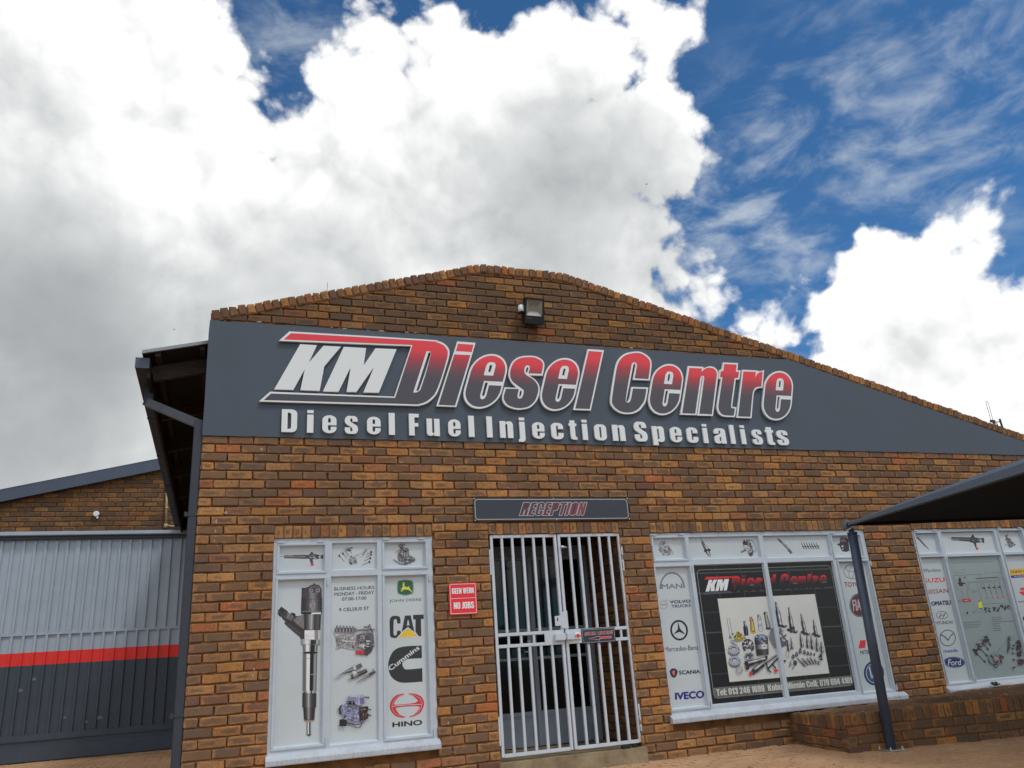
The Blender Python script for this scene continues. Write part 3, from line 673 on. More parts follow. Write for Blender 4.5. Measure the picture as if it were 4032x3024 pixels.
while y < -.01:
    x = -3.0 + (0 if r % 2 else .105)
    while x < 12.0:
        yb = min(y+.1, -.004)
        pv.append((x + RP.uniform(-.002, .002), y + RP.uniform(-.002, .002))); x += .21
    y += .105; r += 1
y = .02
while y < 7.6:
    x = -6.4 + (0 if r % 2 else .105)
    while x < -.26:
        pv.append((x, y)); x += .21
    y += .105; r += 1
# the ones in view, nearest first
def seen(x, y):
    d = Vector((x+.1, y+.05, 0)) - CAM
    a = [sum(RC[i][j]*d[j] for j in range(3)) for i in range(3)]
    if a[2] <= 0: return None
    u, v = CX + FPX*a[0]/a[2], CY + FPX*a[1]/a[2]
    return (u, v, a[2]) if -20 < u < 4060 and v < 3050 else None
def hidden(x, y): return y > -.02 and x > -.12
inv = sorted([p for p in pv if seen(*p)], key=lambda p: seen(*p)[2]*(1 if p[1] < .5 else .55))
parts_, rest_ = inv[:300], inv[300:] + [p for p in pv if not seen(*p)]
protos = []
for i in range(8):
    g = G(); paver(g, 0, 0, .2, .1, 0); o = g.build('paver', MT['paver']); protos.append(o)
for i, (x, y) in enumerate(parts_):
    if i < 8: o = protos[i]
    else: o = protos[RP.randrange(8)].copy(); COL.objects.link(o)
    o.location = (x, y, 0); o.parent = pave
g = G()
for (x, y) in rest_:
    if y <= 0: paver(g, x, y, .2, min(.1, -.003-y) if y > -.11 else .1, RP.uniform(.001, .999))
o = g.build('pavers', MT['paver'], pave); o['kind'] = 'stuff'
g = G()
for (x, y) in rest_:
    if y > 0: paver(g, x, y, .2, .1, RP.uniform(.001, .999))
o = g.build('pavers', MT['paver_far'], pave); o['kind'] = 'stuff'

g = G()
for i in range(260):
    x, y = RP.uniform(-1.5, 9.5), RP.uniform(-2.4, -.05); s_ = RP.choice((.004, .006, .009, .014)); q = [(x + RP.uniform(-s_, s_), y + RP.uniform(-s_, s_), RP.uniform(0, s_*.8)) for _ in range(4)]; b0 = len(g.v); g.v += q
    for f in ((0,1,2),(0,2,3),(0,3,1),(1,3,2)): g.f.append(tuple(b0+k for k in f)); g.tone.append(RP.uniform(.001,.999)); g.uv.append(None); g.col.append(None)
o = g.build('grit', MT['paver_far'], pave); o['kind'] = 'stuff'

# ------------------------------------------------------------------ the brick building
bld = empty('brick_building', 'brown face-brick workshop front with stepped gable, charcoal painted band and three sign-covered windows', 'building')
XR = 12.0
W1 = (.680, 2.186, .405, 2.245); DOOR = (2.772, 4.252, .13, 2.250); W2 = (4.628, 7.560, .405, 2.240); W3 = (8.300, 10.225, .405, 2.235)
LZ = .122
OPEN = [W1, W2, W3, DOOR]
SL = -.266
def top_at(x):       # top of the coping
    if x < 2.84: return 4.516 + .2905*x
    if x < 3.88: return 5.341
    return 5.341 + SL*(x-3.88)
CB = .121
def under(x): return top_at(x) - CB
def blocked(z0, z1):
    r = []
    for (a, b, c, d) in OPEN:
        lo = c - (.09 if c > .2 else .2); hi = d + LZ
        if z1 > lo and z0 < hi: r.append((a, b))
    return r
clipsG = [(-.2905, 1, 4.516-CB), (-SL, 1, 5.341-SL*3.88-CB), (0, 1, 5.341-CB)]
I4 = Matrix.Identity(4)
low = wall_courses(0, XR, 3.222, -.06, blocked, clipsG)
low = [p for p in low if max(a[1] for a in p) > .0]
low = [[(x, max(z, -.01)) for x, z in p] for p in low]
up_ = wall_courses(0, XR, 5.4, 4.408, None, clipsG)
main = low + up_
lay(bld, low, I4, MT['brick'], limit=285)
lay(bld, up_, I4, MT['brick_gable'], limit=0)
# the wall behind the bricks with its openings
g = G()
def cells(xs, zs, solid, y0, y1, g):
    for i in range(len(xs)-1):
        for j in range(len(zs)-1):
            if solid((xs[i]+xs[i+1])/2, (zs[j]+zs[j+1])/2): 
                a, b, c, d = xs[i], xs[i+1], zs[j], zs[j+1]
                g.quad([(a,y0,c),(b,y0,c),(b,y0,d),(a,y0,d)])
                for (dx, dz, q) in ((-1,0,[(a,y0,c),(a,y0,d),(a,y1,d),(a,y1,c)]), (1,0,[(b,y0,c),(b,y1,c),(b,y1,d),(b,y0,d)]), (0,-1,[(a,y0,c),(a,y1,c),(b,y1,c),(b,y0,c)]), (0,1,[(a,y0,d),(b,y0,d),(b,y1,d),(a,y1,d)])):
                    ii, jj = i+dx, j+dz
                    out_ = not (0 <= ii < len(xs)-1 and 0 <= jj < len(zs)-1)
                    if out_ or not solid((xs[ii]+xs[ii+1])/2, (zs[jj]+zs[jj+1])/2): g.quad(q)
xs = sorted({0.002, XR, *[v for o_ in OPEN for v in o_[:2]]}); zs = sorted({-.3, 3.0, *[v for o_ in OPEN for v in o_[2:]]})
def solid(x, z): return not any(a < x < b and c < z < d for a, b, c, d in OPEN)
cells(xs, zs, solid, .021, .22, g)
xs2 = [0.002, 2.84, 3.88, XR]
for a, b in zip(xs2, xs2[1:]):
    ta, tb = max(3.0, under(a+1e-6)), max(3.0, under(b-1e-6))
    q = [(a, 3.0), (b, 3.0), (b, tb), (a, ta)]
    g.quad([(x, .021, z) for x, z in q]); g.quad([(x, .22, z) for x, z in q[::-1]])
    g.quad([(a, .021, ta), (b, .021, tb), (b, .22, tb), (a, .22, ta)])
g.quad([(0.002,.021,3),(0.002,.021,4.40),(0.002,.22,4.40),(0.002,.22,3)])
g.build('wall', MT['mortar'], bld)
# struck bed joints: each slopes back under the brick above
def bed_joints(parent, x0, x1, zlo, zhi, blocked_, topf, M4, z_ref=3.15, bed=.0135):
    g = G(); k = math.floor((zlo-z_ref)/CP)
    while z_ref + k*CP < zhi:
        zb = z_ref + k*CP - bed - .004; zt = z_ref + k*CP + .004
        if zb > zlo and zt < zhi:
            segs = [(x0, x1)]
            for p, q in sorted(blocked_(zb, zt)) if blocked_ else []:
                segs = [t for c, d in segs for t in ((c, min(d, p)), (max(c, q), d)) if t[1]-t[0] > .01]
            for c, d in segs:
                n = max(1, int((d-c)/.06)); last = None
                for i in range(n+1):
                    x = c + (d-c)*i/n
                    if topf and zt > topf(x) - .01: last = None; continue
                    cur = (x, RB.uniform(.001, .008), RB.uniform(.0175, .0205))
                    if last:
                        g.quad([tuple(M4 @ Vector(v)) for v in ((last[0], last[1], zb), (cur[0], cur[1], zb), (cur[0], cur[2], zt), (last[0], last[2], zt))])
                    last = cur
        k += 1
    o = g.build('bed_joints', MT['mortar'], parent); o['kind'] = 'stuff'; return o
bed_joints(bld, .004, XR, -.05, 3.23, blocked, under, I4)
bed_joints(bld, .004, XR, 4.40, 5.3, None, under, I4)
# side and inner shell so the building is closed from other sides
g = G(); g.box(0.012, .2, .225, 7.75, -.3, 4.02); g.box(XR-.2, XR-.002, .225, 7.75, -.3, 2.9); g.box(.2, XR-.2, 7.55, 7.74, -.3, 2.9)
g.build('side_wall', MT['mortar'], bld)
side = wall_courses(.0, 7.7, 4.0, .0, None, first_full=1)
Mside = Matrix.Translation((0.002, 7.7, 0)) @ Matrix.Rotation(math.radians(-90), 4, 'Z')
g = G()
for p in side: brick_geo(g, p, Mside, RB.uniform(.001, .999), 0, depth=.012)
o = g.build('bricks', MT['brick'], bld); o['kind'] = 'stuff'
# rowlock lintels
polys = []
for (a, b, c, d) in OPEN:
    n = round((b-a)/.0845); p_ = (b-a)/n
    for i in range(n):
        x = a + i*p_; t = RB.uniform(-.004, .004)
        polys.append([(x+.005+t, d+.002+RB.uniform(-.004, .004)), (x+p_-.005+t, d+.002+RB.uniform(-.004, .004)), (x+p_-.005, d+LZ-.008), (x+.005, d+LZ-.008)])
g = G()
for p in polys: brick_geo(g, p, I4, RB.uniform(.001, .999), .002, depth=.1)
o = g.build('lintel_bricks', MT['brick'], bld); o['kind'] = 'stuff'
g = G()
for (a, b, c, d) in OPEN: g.box(a-.0, b, .006, .2, d+.004, d+LZ-.004)
g.build('lintel', MT['mortar'], bld)
# coping: bricks on edge along the verge
def coping(a, b, n):
    dx, dz = b[0]-a[0], b[1]-a[1]; L_ = math.hypot(dx, dz); ang_ = math.atan2(dz, dx)
    for i in range(n):
        g = G(); w = L_/n
        brick_geo(g, [(.006, -.110+RB.uniform(-.004,.004)), (w-.008, -.110+RB.uniform(-.004,.004)), (w-.007, RB.uniform(-.010, .005)), (.006, RB.uniform(-.010, .007))], I4, 0, .0, depth=.23, soft=.013, rough=.008)
        o = g.build('coping_brick', MT['brick_cope'], bld)
        o.location = (a[0]+dx*i/n, -.012+RB.uniform(-.004, .004), a[1]+dz*i/n); o.rotation_euler = (0, -ang_ + RB.uniform(-.02, .02), 0)
def seg(a, b): coping((a, top_at(a+1e-5)), (b, top_at(b-1e-5)), round(math.hypot(b-a, top_at(b)-top_at(a))/.0855))
seg(0.0, 2.84); seg(2.845, 3.875); seg(3.885, 10.9)
# mortar bed under the coping
g = G()
for a, b in ((0.004, 2.84), (2.84, 3.88), (3.88, XR)):
    ta, tb = top_at(a+1e-6), top_at(b-1e-6)
    p = [(a, under(a+1e-6)-.004), (b, under(b-1e-6)-.004), (b, tb-.030), (a, ta-.030)]
    g.hexa([(p[0][0], .0, p[0][1]), (p[1][0], .0, p[1][1]), (p[1][0], .21, p[1][1]), (p[0][0], .21, p[0][1]), (p[3][0], .0, p[3][1]), (p[2][0], .0, p[2][1]), (p[2][0], .21, p[2][1]), (p[3][0], .21, p[3][1])])
g.build('coping_mortar', MT['mortar_low'], bld)
# painted band
R2 = random.Random(8); pts = []
def edge(a, b, n, amp):
    for i in range(n):
        t = i/n; pts.append((a[0]+(b[0]-a[0])*t + (R2.uniform(-amp, amp) if a[0] == b[0] else 0), a[1]+(b[1]-a[1])*t + (R2.uniform(-amp, amp) if a[0] != b[0] else 0)))
xe = 3.88 + (5.341-CB-.004-3.222)/-SL; xt = 3.88 + (5.341-CB-.004-4.408)/-SL
edge((-.003, 3.222), (xe, 3.222), 150, .0022); edge((xe, 3.222), (xt, 4.408), 90, .003); edge((xt, 4.408), (-.003, 4.408), 110, .006); edge((-.003, 4.408), (-.003, 3.222), 14, .003)
g = G(); vs, tr = fill([pts])
for t in tr: g.quad([(vs[i].x, -.011, vs[i].y) for i in t])
for i in range(len(pts)):
    a, b = pts[i], pts[(i+1) % len(pts)]; g.quad([(a[0], -.011, a[1]), (b[0], -.011, b[1]), (b[0], .012, b[1]), (a[0], .012, a[1])])
g.build('painted_band', MT['band'], bld)
# threshold
g = G(); g.box(2.745, 4.282, -.055, 1.2, -.05, .136)
g.build('doorstep', MT['cement'], bld, bevel=.008)
# dried splashes and paint specks on the bricks by the corner and along the band
g = G(); R3 = random.Random(4)
def blot(px, py, r, sx=1, sz=1):
    x, z = F(px, py); n = 15
    q = [(x + r*sx*R3.uniform(.35, 1.15)*math.cos(2*math.pi*i/n), -.0075, z + r*sz*R3.uniform(.35, 1.15)*math.sin(2*math.pi*i/n)) for i in range(n)]
    b0 = len(g.v); g.v += q + [(x, -.0082, z)]
    for i in range(n): g.f.append((b0+i, b0+(i+1) % n, b0+n)); g.tone.append(0); g.uv.append(None); g.col.append(None)
for a in ((855,2004,.018,.7,1.3),(889,2020,.018,1,1),(852,2052,.016,.8,1.6),(848,2090,.012,.7,2),(845,2128,.010,.6,1.8),(1030,1771,.016,.8,1.3),(1000,2635,.010,.6,1.6),(995,2661,.012,.8,1.5),(785,2053,.007,1,1),(1764,2846,.014,.7,1.4),(1782,2961,.008,1,.6)): blot(*a)
for i in range(46): blot(R3.choice((R3.uniform(850, 1100), R3.uniform(2250, 3050), R3.uniform(1000, 3000))), 0, 0) if False else None
for i in range(22):
    x = R3.choice((R3.uniform(.1, 2.2), R3.uniform(4.2, 6.7))); z = 4.408 + R3.uniform(.004, .02); n = 7; r = R3.uniform(.004, .016)
    q = [(x + r*2.2*R3.uniform(.5, 1.2)*math.cos(2*math.pi*i_/n), -.008, z + r*.6*R3.uniform(.5, 1.2)*math.sin(2*math.pi*i_/n)) for i_ in range(n)]
    b0 = len(g.v); g.v += q + [(x, -.0105, z)]
    for i_ in range(n): g.f.append((b0+i_, b0+(i_+1) % n, b0+n)); g.tone.append(0); g.uv.append(None); g.col.append(None)
o = g.build('paint_specks', MT['splash'], bld); o['kind'] = 'stuff'

# roof and the eaves on the left
def rz(x, y): return 4.215 + .245*x - .056*(y-.2)
g = G()
n = 22; xs = [-.60 + i*(3.44/ n) for i in range(n+1)]
for side_ in (0, 1):
    for j in range(46):
        y0 = .115 + j*.166; y1 = y0+.12; y2 = y0 + .166
        for (a, b, h) in ((y0, y1, 0), (y1+.008, y2-.008, .03)):
            if side_ == 0: P = [(-.60, a, rz(-.6, a)+h), (2.84, a, rz(2.84, a)+h), (2.84, b, rz(2.84, b)+h), (-.60, b, rz(-.6, b)+h)]
            else: P = [(2.84, a, rz(2.84, a)+h), (XR, a, rz(2.84, a)-.245*(XR-2.84)+h), (XR, b, rz(2.84, b)-.245*(XR-2.84)+h), (2.84, b, rz(2.84, b)+h)]
            g.quad(P); g.quad([(p[0], p[1], p[2]-.006) for p in P[::-1]])
        for (a, ha, b, hb) in ((y1, 0, y1+.008, .03), (y2-.008, .03, y2, 0)):
            if side_ == 0: g.quad([(-.60, a, rz(-.6, a)+ha), (2.84, a, rz(2.84, a)+ha), (2.84, b, rz(2.84, b)+hb), (-.60, b, rz(-.6, b)+hb)])
            else: g.quad([(2.84, a, rz(2.84, a)+ha), (XR, a, rz(2.84, a)-.245*(XR-2.84)+ha), (XR, b, rz(2.84, b)-.245*(XR-2.84)+hb), (2.84, b, rz(2.84, b)+hb)])
roof = g.build('roof', MT['roof'], bld)
g = G(); g.quad([(-.59,.13,rz(-.59,.13)-.008),(0.0,.13,rz(0,.13)-.008),(0.0,7.6,rz(0,7.6)-.008),(-.59,7.6,rz(-.59,7.6)-.008)]); g.quad([(-.59,.13,rz(-.59,.13)-.014),(-.59,7.6,rz(-.59,7.6)-.014),(0,7.6,rz(0,7.6)-.014),(0,.13,rz(0,.13)-.014)]); g.build('eaves_shade_sheet', MT['shade_black'], roof)  # dark sheet that holds the eaves' shade in its colour
g = G(); g.beam((-.595, .105, rz(-.595, .1)-.002), (-.006, .105, rz(-.006, .1)-.002), .022, .032); g.build('verge_flashing', MT['roof'], roof)
for j, y in enumerate((.36, 1.5, 2.65, 3.8, 4.95, 6.1, 7.2)):
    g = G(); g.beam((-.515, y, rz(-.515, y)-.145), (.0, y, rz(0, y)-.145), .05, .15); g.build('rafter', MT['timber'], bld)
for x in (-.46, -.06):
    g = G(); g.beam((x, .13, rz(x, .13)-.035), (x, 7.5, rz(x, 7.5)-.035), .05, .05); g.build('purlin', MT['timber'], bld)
g = G(); g.beam((-.535, .2, rz(-.535, .2)-.15), (-.535, 7.5, rz(-.535, 7.5)-.15), .025, .19); g.build('fascia_board', MT['shade_black'], bld)
g = G()      # box gutter
def gz(y): return 3.935 - .0565*(y-.2)
for (xa, xb, za, zb) in ((-.655, -.649, .0, .105), (-.655, -.552, -.004, .002), (-.558, -.552, .0, .105)):
    g.hexa([(xa,.17,gz(.17)+za),(xb,.17,gz(.17)+za),(xb,7.1,gz(7.1)+za),(xa,7.1,gz(7.1)+za),(xa,.17,gz(.17)+zb),(xb,.17,gz(.17)+zb),(xb,7.1,gz(7.1)+zb),(xa,7.1,gz(7.1)+zb)])
gut = g.build('gutter', MT['gutter'], bld)
g = G(); g.box(-.657, -.530, .163, .17, gz(.17)-.006, gz(.17)+.100); g.build('gutter_end_cap', MT['trim'], gut)
for y in (1.6, 3.0, 4.4, 5.8):
    g = G(); g.box(-.660, -.545, y, y+.018, gz(y)-.008, gz(y)+.11); g.build('gutter_joint', MT['gutter'], gut)
g = G()      # downpipe: drop, slant, drop along the corner, shoe
g.beam((-.555, .62, 3.93), (-.555, .62, 3.70), .088, .075, up=(0,1,0))
g.beam((-.575, .635, 3.735), (-.035, .055, 3.345), .085, .075, up=(0,1,.2))
g.beam((-.042, .050, 3.385), (-.042, .050, .22), .078, .065, up=(0,1,0))
g.beam((-.030, .046, .27), (-.115, -.030, .08), .076, .064, up=(0,1,.3))
dp = g.build('downpipe', MT['gutter'], bld, bevel=.006)
for z in (2.48, 1.28-.5):
    g = G(); g.box(-.098, .018, .012, .020, z-.014, z+.014); g.box(-.104, -.094, .014, .09, z-.014, z+.014); g.box(-.11, -.09, -.004, .012, z-.02, z+.02); g.build('pipe_bracket', MT['gutter'], dp)

# ------------------------------------------------------------------ windows
YG = .052
def window(o_, panes, sashes, sill_x, name='window'):
    a, b, c, d = o_
    w = empty(name); w.parent = bld
    xs = sorted({a, b, *[v for p in panes for v in p[:2]]}); zs = sorted({c, d, *[v for p in panes for v in p[2:]]})
    g = G(); cells(xs, zs, lambda x, z: not any(p[0] < x < p[1] and p[2] < z < p[3] for p in panes), .020, .07, g)
    g.build('frame', MT['window_paint'], w)
    g = G()      # putty slopes to the glass
    for (x0, x1, z0, z1) in panes:
        t = .011; y0, y1 = .026, YG+.001
        O = [(x0, z0), (x1, z0), (x1, z1), (x0, z1)]; I = [(x0+t, z0+t), (x1-t, z0+t), (x1-t, z1-t), (x0+t, z1-t)]
        for i in range(4):
            k = (i+1) % 4; g.quad([(O[i][0], y0, O[i][1]), (O[k][0], y0, O[k][1]), (I[k][0], y1, I[k][1]), (I[i][0], y1, I[i][1])])
    g.build('glazing_bead', MT['window_paint'], w)
    for (x0, x1, z0, z1) in panes:
        g = G(); g.box(x0+.002, x1-.002, YG+.003, YG+.008, z0+.002, z1-.002); g.build('pane', MT['glass'], w)
    for (x0, x1, z0, z1, hinge) in sashes:   # opening sashes stand proud of the frame
        g = G(); t = .022
        for q in ((x0-t, x1+t, z1, z1+t), (x0-t, x1+t, z0-t, z0), (x0-t, x0, z0, z1), (x1, x1+t, z0, z1)):
            g.box(q[0], q[1], .010, .0195, q[2], q[3])
        s = g.build('sash', MT['window_paint'], w, bevel=.003)
        spots = [(x, z1+t+.010, .03, .006) for x in (x0+.015, x1-.04)] if hinge == 'top' else [(x1+t+.009, z, .007, .03) for z in (z0+.02, z1-.03)]
        for (hx, hz, hw, hh) in spots:
            g = G(); g.box(hx-hw, hx+hw, .0, .012, hz-hh, hz+hh); g.build('hinge', MT['window_paint'], s)
    # painted brick-on-edge sill
    R_ = random.Random(int(a*100)); g = G(); L_ = sill_x[1]-sill_x[0]; n = int(L_/.0065); rows = []
    for i in range(n+1):
        x = sill_x[0] + L_*i/n; u = (x*26.5) % 1; f = .0042*math.sin(math.pi*u)**.5 + R_.uniform(0, .0008) + (.004 if (x*2.13) % 1 < .5 else 0)
        rows.append([(x, .018, .314), (x, -.044-f, .314), (x, -.047-f, .322), (x, -.047-f, .356+R_.uniform(-.001,.001)), (x, -.041-f, .366), (x, .022, c+.002)])
    for p, q in zip(rows, rows[1:]):
        for k in range(5): g.quad([p[k], q[k], q[k+1], p[k+1]])
    g.quad(rows[0]); g.quad(rows[-1][::-1])
    g.build('sill', MT['sill_paint'], w)
    g = G(); g.box(a, b, .02, .2, .31, c-.001); g.build('sill_bed', MT['mortar'], w)
    return w
w1p = [(.732,1.146,1.941,2.180),(1.212,1.642,1.941,2.198),(1.711,2.118,1.953,2.192),(.728,1.144,.450,1.868),(1.206,1.645,.430,1.886),(1.710,2.119,.440,1.874)]
w2p = [(4.660,5.058,1.954,2.187),(5.110,6.038,1.945,2.192),(6.094,7.029,1.934,2.192),(7.066,7.488,1.927,2.176),(4.648,5.072,.447,1.875),(5.128,6.048,.445,1.886),(6.098,7.024,.445,1.886),(7.095,7.526,.424,1.868)]
w3p = [(8.352,8.707,1.936,2.187),(8.782,9.684,1.922,2.200),(9.754,10.166,1.925,2.198),(8.352,8.732,.430,1.890),(8.772,9.691,.425,1.888),(9.760,10.180,.425,1.888)]
win1 = window(W1, w1p, [(*w1p[0], 'top'), (*w1p[2], 'top'), (*w1p[3], 'side'), (*w1p[5], 'side')], (.668, 2.200)); win1['label'] = 'narrow window with business hours and truck maker emblems'
win2 = window(W2, w2p, [(*w2p[0], 'top'), (*w2p[3], 'top'), (*w2p[4], 'side'), (*w2p[7], 'side')], (4.60, 7.645)); win2['label'] = 'wide window with black centre poster of injector parts'
win3 = window(W3, w3p, [(*w3p[0], 'top'), (*w3p[2], 'top'), (*w3p[3], 'side'), (*w3p[5], 'side')], (8.27, 10.26)); win3['label'] = 'window with injection system diagram between logo strips'

# ------------------------------------------------------------------ doorway: recess, inner doors
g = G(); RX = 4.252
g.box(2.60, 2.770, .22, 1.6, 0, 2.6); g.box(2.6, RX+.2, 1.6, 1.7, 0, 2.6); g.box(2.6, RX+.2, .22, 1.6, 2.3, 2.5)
g.build('lobby', MT['shade_black'], bld)  # near-black lining, the shade of the recess is in its colour
g = G(); g.box(RX+.008, RX+.2, .22, 1.6, 0, 2.6); g.build('lobby_wall', MT['mortar_low'], bld)
side = wall_courses(0, .9, 2.25, .13, None)
Mr = Matrix.Translation((RX-.004, .92, 0)) @ Matrix.Rotation(math.radians(-90), 4, 'Z')
g = G()
for p in side: brick_geo(g, p, Mr, RB.uniform(.001, .999), 0, depth=.02)
o = g.build('bricks', MT['brick_low'], bld); o['kind'] = 'stuff'
dr = empty('door'); dr.parent = bld; dr['label'] = 'grey steel entrance door behind the bar gate'
DY = .90
g = G()
for q in ((2.775,2.83,.137,2.25),(4.195,4.248,.137,2.25),(2.83,4.195,2.14,2.25)): g.box(q[0], q[1], DY, DY+.06, q[2], q[3])
g.build('frame', MT['door_paint'], dr, bevel=.004)
for (x0, x1) in ((2.835, 3.500), (3.505, 4.19)):
    lf = G()
    for q in ((x0, x0+.05, .145, 2.135), (x1-.05, x1, .145, 2.135)): lf.box(q[0], q[1], DY+.008, DY+.048, q[2], q[3])
    for z in (.145, .445, 1.015, 1.315, 2.09):
        lf.box(x0+.05, x1-.05, DY+.008, DY+.048, z, z+(.045 if z not in (1.015, 1.315) else .03))
    leaf = lf.build('door_leaf', MT['door_paint'], dr, bevel=.003)
    g = G(); g.box(x0+.05, x1-.05, DY+.018, DY+.035, .19, .445); g.build('kick_panel', MT['door_paint'], leaf)
    g = G(); g.box(x0+.05, x1-.05, DY+.024, DY+.03, .49, 1.015); g.box(x0+.05, x1-.05, DY+.024, DY+.03, 1.345, 2.09); g.box(x0+.05, x1-.05, DY+.024, DY+.03, 1.045, 1.315); g.build('pane', MT['glass'], leaf)
g = G(); g.box(3.44, 3.475, DY-.012, DY+.008, 1.06, 1.22); g.tube([(3.457, DY-.05, 1.10), (3.457, DY-.012, 1.10)], .008); g.tube([(3.457, DY-.05, 1.10), (3.37, DY-.05, 1.10)], .009); g.build('door_handle', MT['steel'], dr)

# ------------------------------------------------------------------ security gate
gate = empty('security_gate', 'pale grey steel bar gate with two leaves closed across the recessed entrance', 'gate', (3.53, .03, .17))
def gpart(g, name, mat=None, bevel=0):
    for i, v in enumerate(g.v): g.v[i] = (v[0]-3.53, v[1]-.03, v[2]-.17)
    o = g.build(name, mat or MT['grey_paint'], gate, bevel=bevel); return o
T = .026
for (x0, x1, bars) in ((2.790, 3.520, (2.918,3.031,3.146,3.265,3.382)), (3.534, 4.262, (3.670,3.781,3.898,4.017,4.131))):
    for (a, b) in ((x0, x0+.03), (x1-.03, x1)):
        g = G(); g.box(a, b, .012, .042, .176, 2.245); gpart(g, 'stile', bevel=.003)
    for z in (.172, 1.146, 1.254, 2.216):
        g = G(); g.box(x0+.03, x1-.03, .0125, .0415, z, z+.032); gpart(g, 'rail', bevel=.003)
    for bx in bars:
        g = G(); g.box(bx-T/2, bx+T/2, .014, .040, .204, 1.146); gpart(g, 'bar', bevel=.003)
        g = G(); g.box(bx-T/2, bx+T/2, .014, .040, 1.286, 2.216); gpart(g, 'bar', bevel=.003)
    for bx in (bars[0]+.012, bars[1]+.03, bars[2]+.05) if x0 < 3 else (bars[4]+.03,):
        g = G(); g.box(bx-.012, bx+.012, .016, .038, 1.178, 1.254); gpart(g, 'spacer', bevel=.002)
g = G(); g.box(3.305, 3.505, .0085, .0115, 1.148, 1.286); g.box(3.540, 3.705, .0085, .0115, 1.148, 1.286); gpart(g, 'lock_plate')
g = G(); g.box(3.405, 3.520, -.03, .008, 1.183, 1.252); g.box(3.534, 3.618, -.025, .008, 1.183, 1.250); g.box(3.515, 3.54, -.012, .002, 1.2, 1.235); gpart(g, 'lock_box', bevel=.006)
g = G(); vs, tr = fill([[(3.43,1.325),(3.492,1.328),(3.50,1.30),(3.572,1.292),(3.570,1.470),(3.50,1.455),(3.49,1.425),(3.43,1.42)], [(3.452,1.375),(3.452,1.402),(3.462,1.406),(3.466,1.40),(3.466,1.375),(3.458,1.368)][::-1]])
for t in tr: g.quad([(vs[i].x, .006, vs[i].y) for i in t]); g.quad([(vs[i].x, .011, vs[i].y) for i in t])
gpart(g, 'latch_plate')
for (x, z) in ((2.775, 1.98), (2.775, .41), (4.266, 1.98), (4.266, .41)):
    g = G(); g.tube([(x, .02, z-.05), (x, .02, z+.05)], .011); g.box(x-.010 if x > 3 else x-.004, x+.004 if x > 3 else x+.010, .0, .018, z-.13, z+.12); gpart(g, 'hinge')
g = G(); g.tube([(3.56, .0, 2.11), (3.625, .0, 2.105)], .008); g.tube([(3.575, .0, 2.095), (3.575, .0, 2.125)], .013); gpart(g, 'padlock_eye', MT['steel'])
g = G(); g.box(4.03, 4.11, -.03, .02, .137, .165); g.box(4.15, 4.20, -.01, .02, .137, .165); gpart(g, 'rubber_stop', MT['black'])
bell = empty('bell_push', 'white square bell push with a red button on the gate lock plate', 'doorbell', (3.658, .008, 1.218))
g = G(); g.box(-.033, .033, -.022, 0, -.033, .033); g.build('bell_housing', MT['white'], bell, bevel=.008)
g = G(); g.box(-.016, .016, -.030, -.0225, -.014, .018); g.build('button', MT['red_btn'], bell, bevel=.002)
g = G(); g.box(-.029, -.022, -.026, -.0225, -.008, .004); g.box(.022, .029, -.026, -.0225, -.008, .004); g.build('screw_slot', MT['black'], bell)

# ------------------------------------------------------------------ cut-out lettering on the band
sign = empty('shop_sign', 'raised cut-out lettering in white, red and charcoal mounted on the charcoal band', 'sign', (0.49, -.011, 3.26))
SO = Vector((0.49, -.011, 3.26))
def plate(name, groups, y0, y1, mat, parent, uvbox=None, off=SO):
    """cut-out board: front at y1, sides back to y0; groups of wall-plane outlines with holes"""
    g = G()
    for contours in groups:
        vs, tr = fill(contours)
        def uv(x, z): return ((x-uvbox[0])/(uvbox[1]-uvbox[0]), (z-uvbox[2])/(uvbox[3]-uvbox[2])) if uvbox else (.5, .5)
        for t in tr:
            q = [vs[i] for i in t]
            a = (q[1].x-q[0].x)*(q[2].y-q[0].y) - (q[2].x-q[0].x)*(q[1].y-q[0].y)
            if a < 0: q = q[::-1]
            g.quad([(v.x-off.x, y1-off.y, v.y-off.z) for v in q], uv=[uv(v.x, v.y) for v in q])
            g.quad([(v.x-off.x, y0-off.y, v.y-off.z) for v in q[::-1]], uv=[uv(v.x, v.y) for v in q])
        for c in contours:
            for i in range(len(c)):
                p, q = c[i], c[(i+1) % len(c)]
                g.quad([(p[0]-off.x, y1-off.y, p[1]-off.z), (q[0]-off.x, y1-off.y, q[1]-off.z), (q[0]-off.x, y0-off.y, q[1]-off.z), (p[0]-off.x, y0-off.y, p[1]-off.z)], uv=[uv(*p), uv(*q), uv(*q), uv(*p)])
    return g.build(name, mat, parent)
YB, YF, YS = -.020, -.046, -.0475
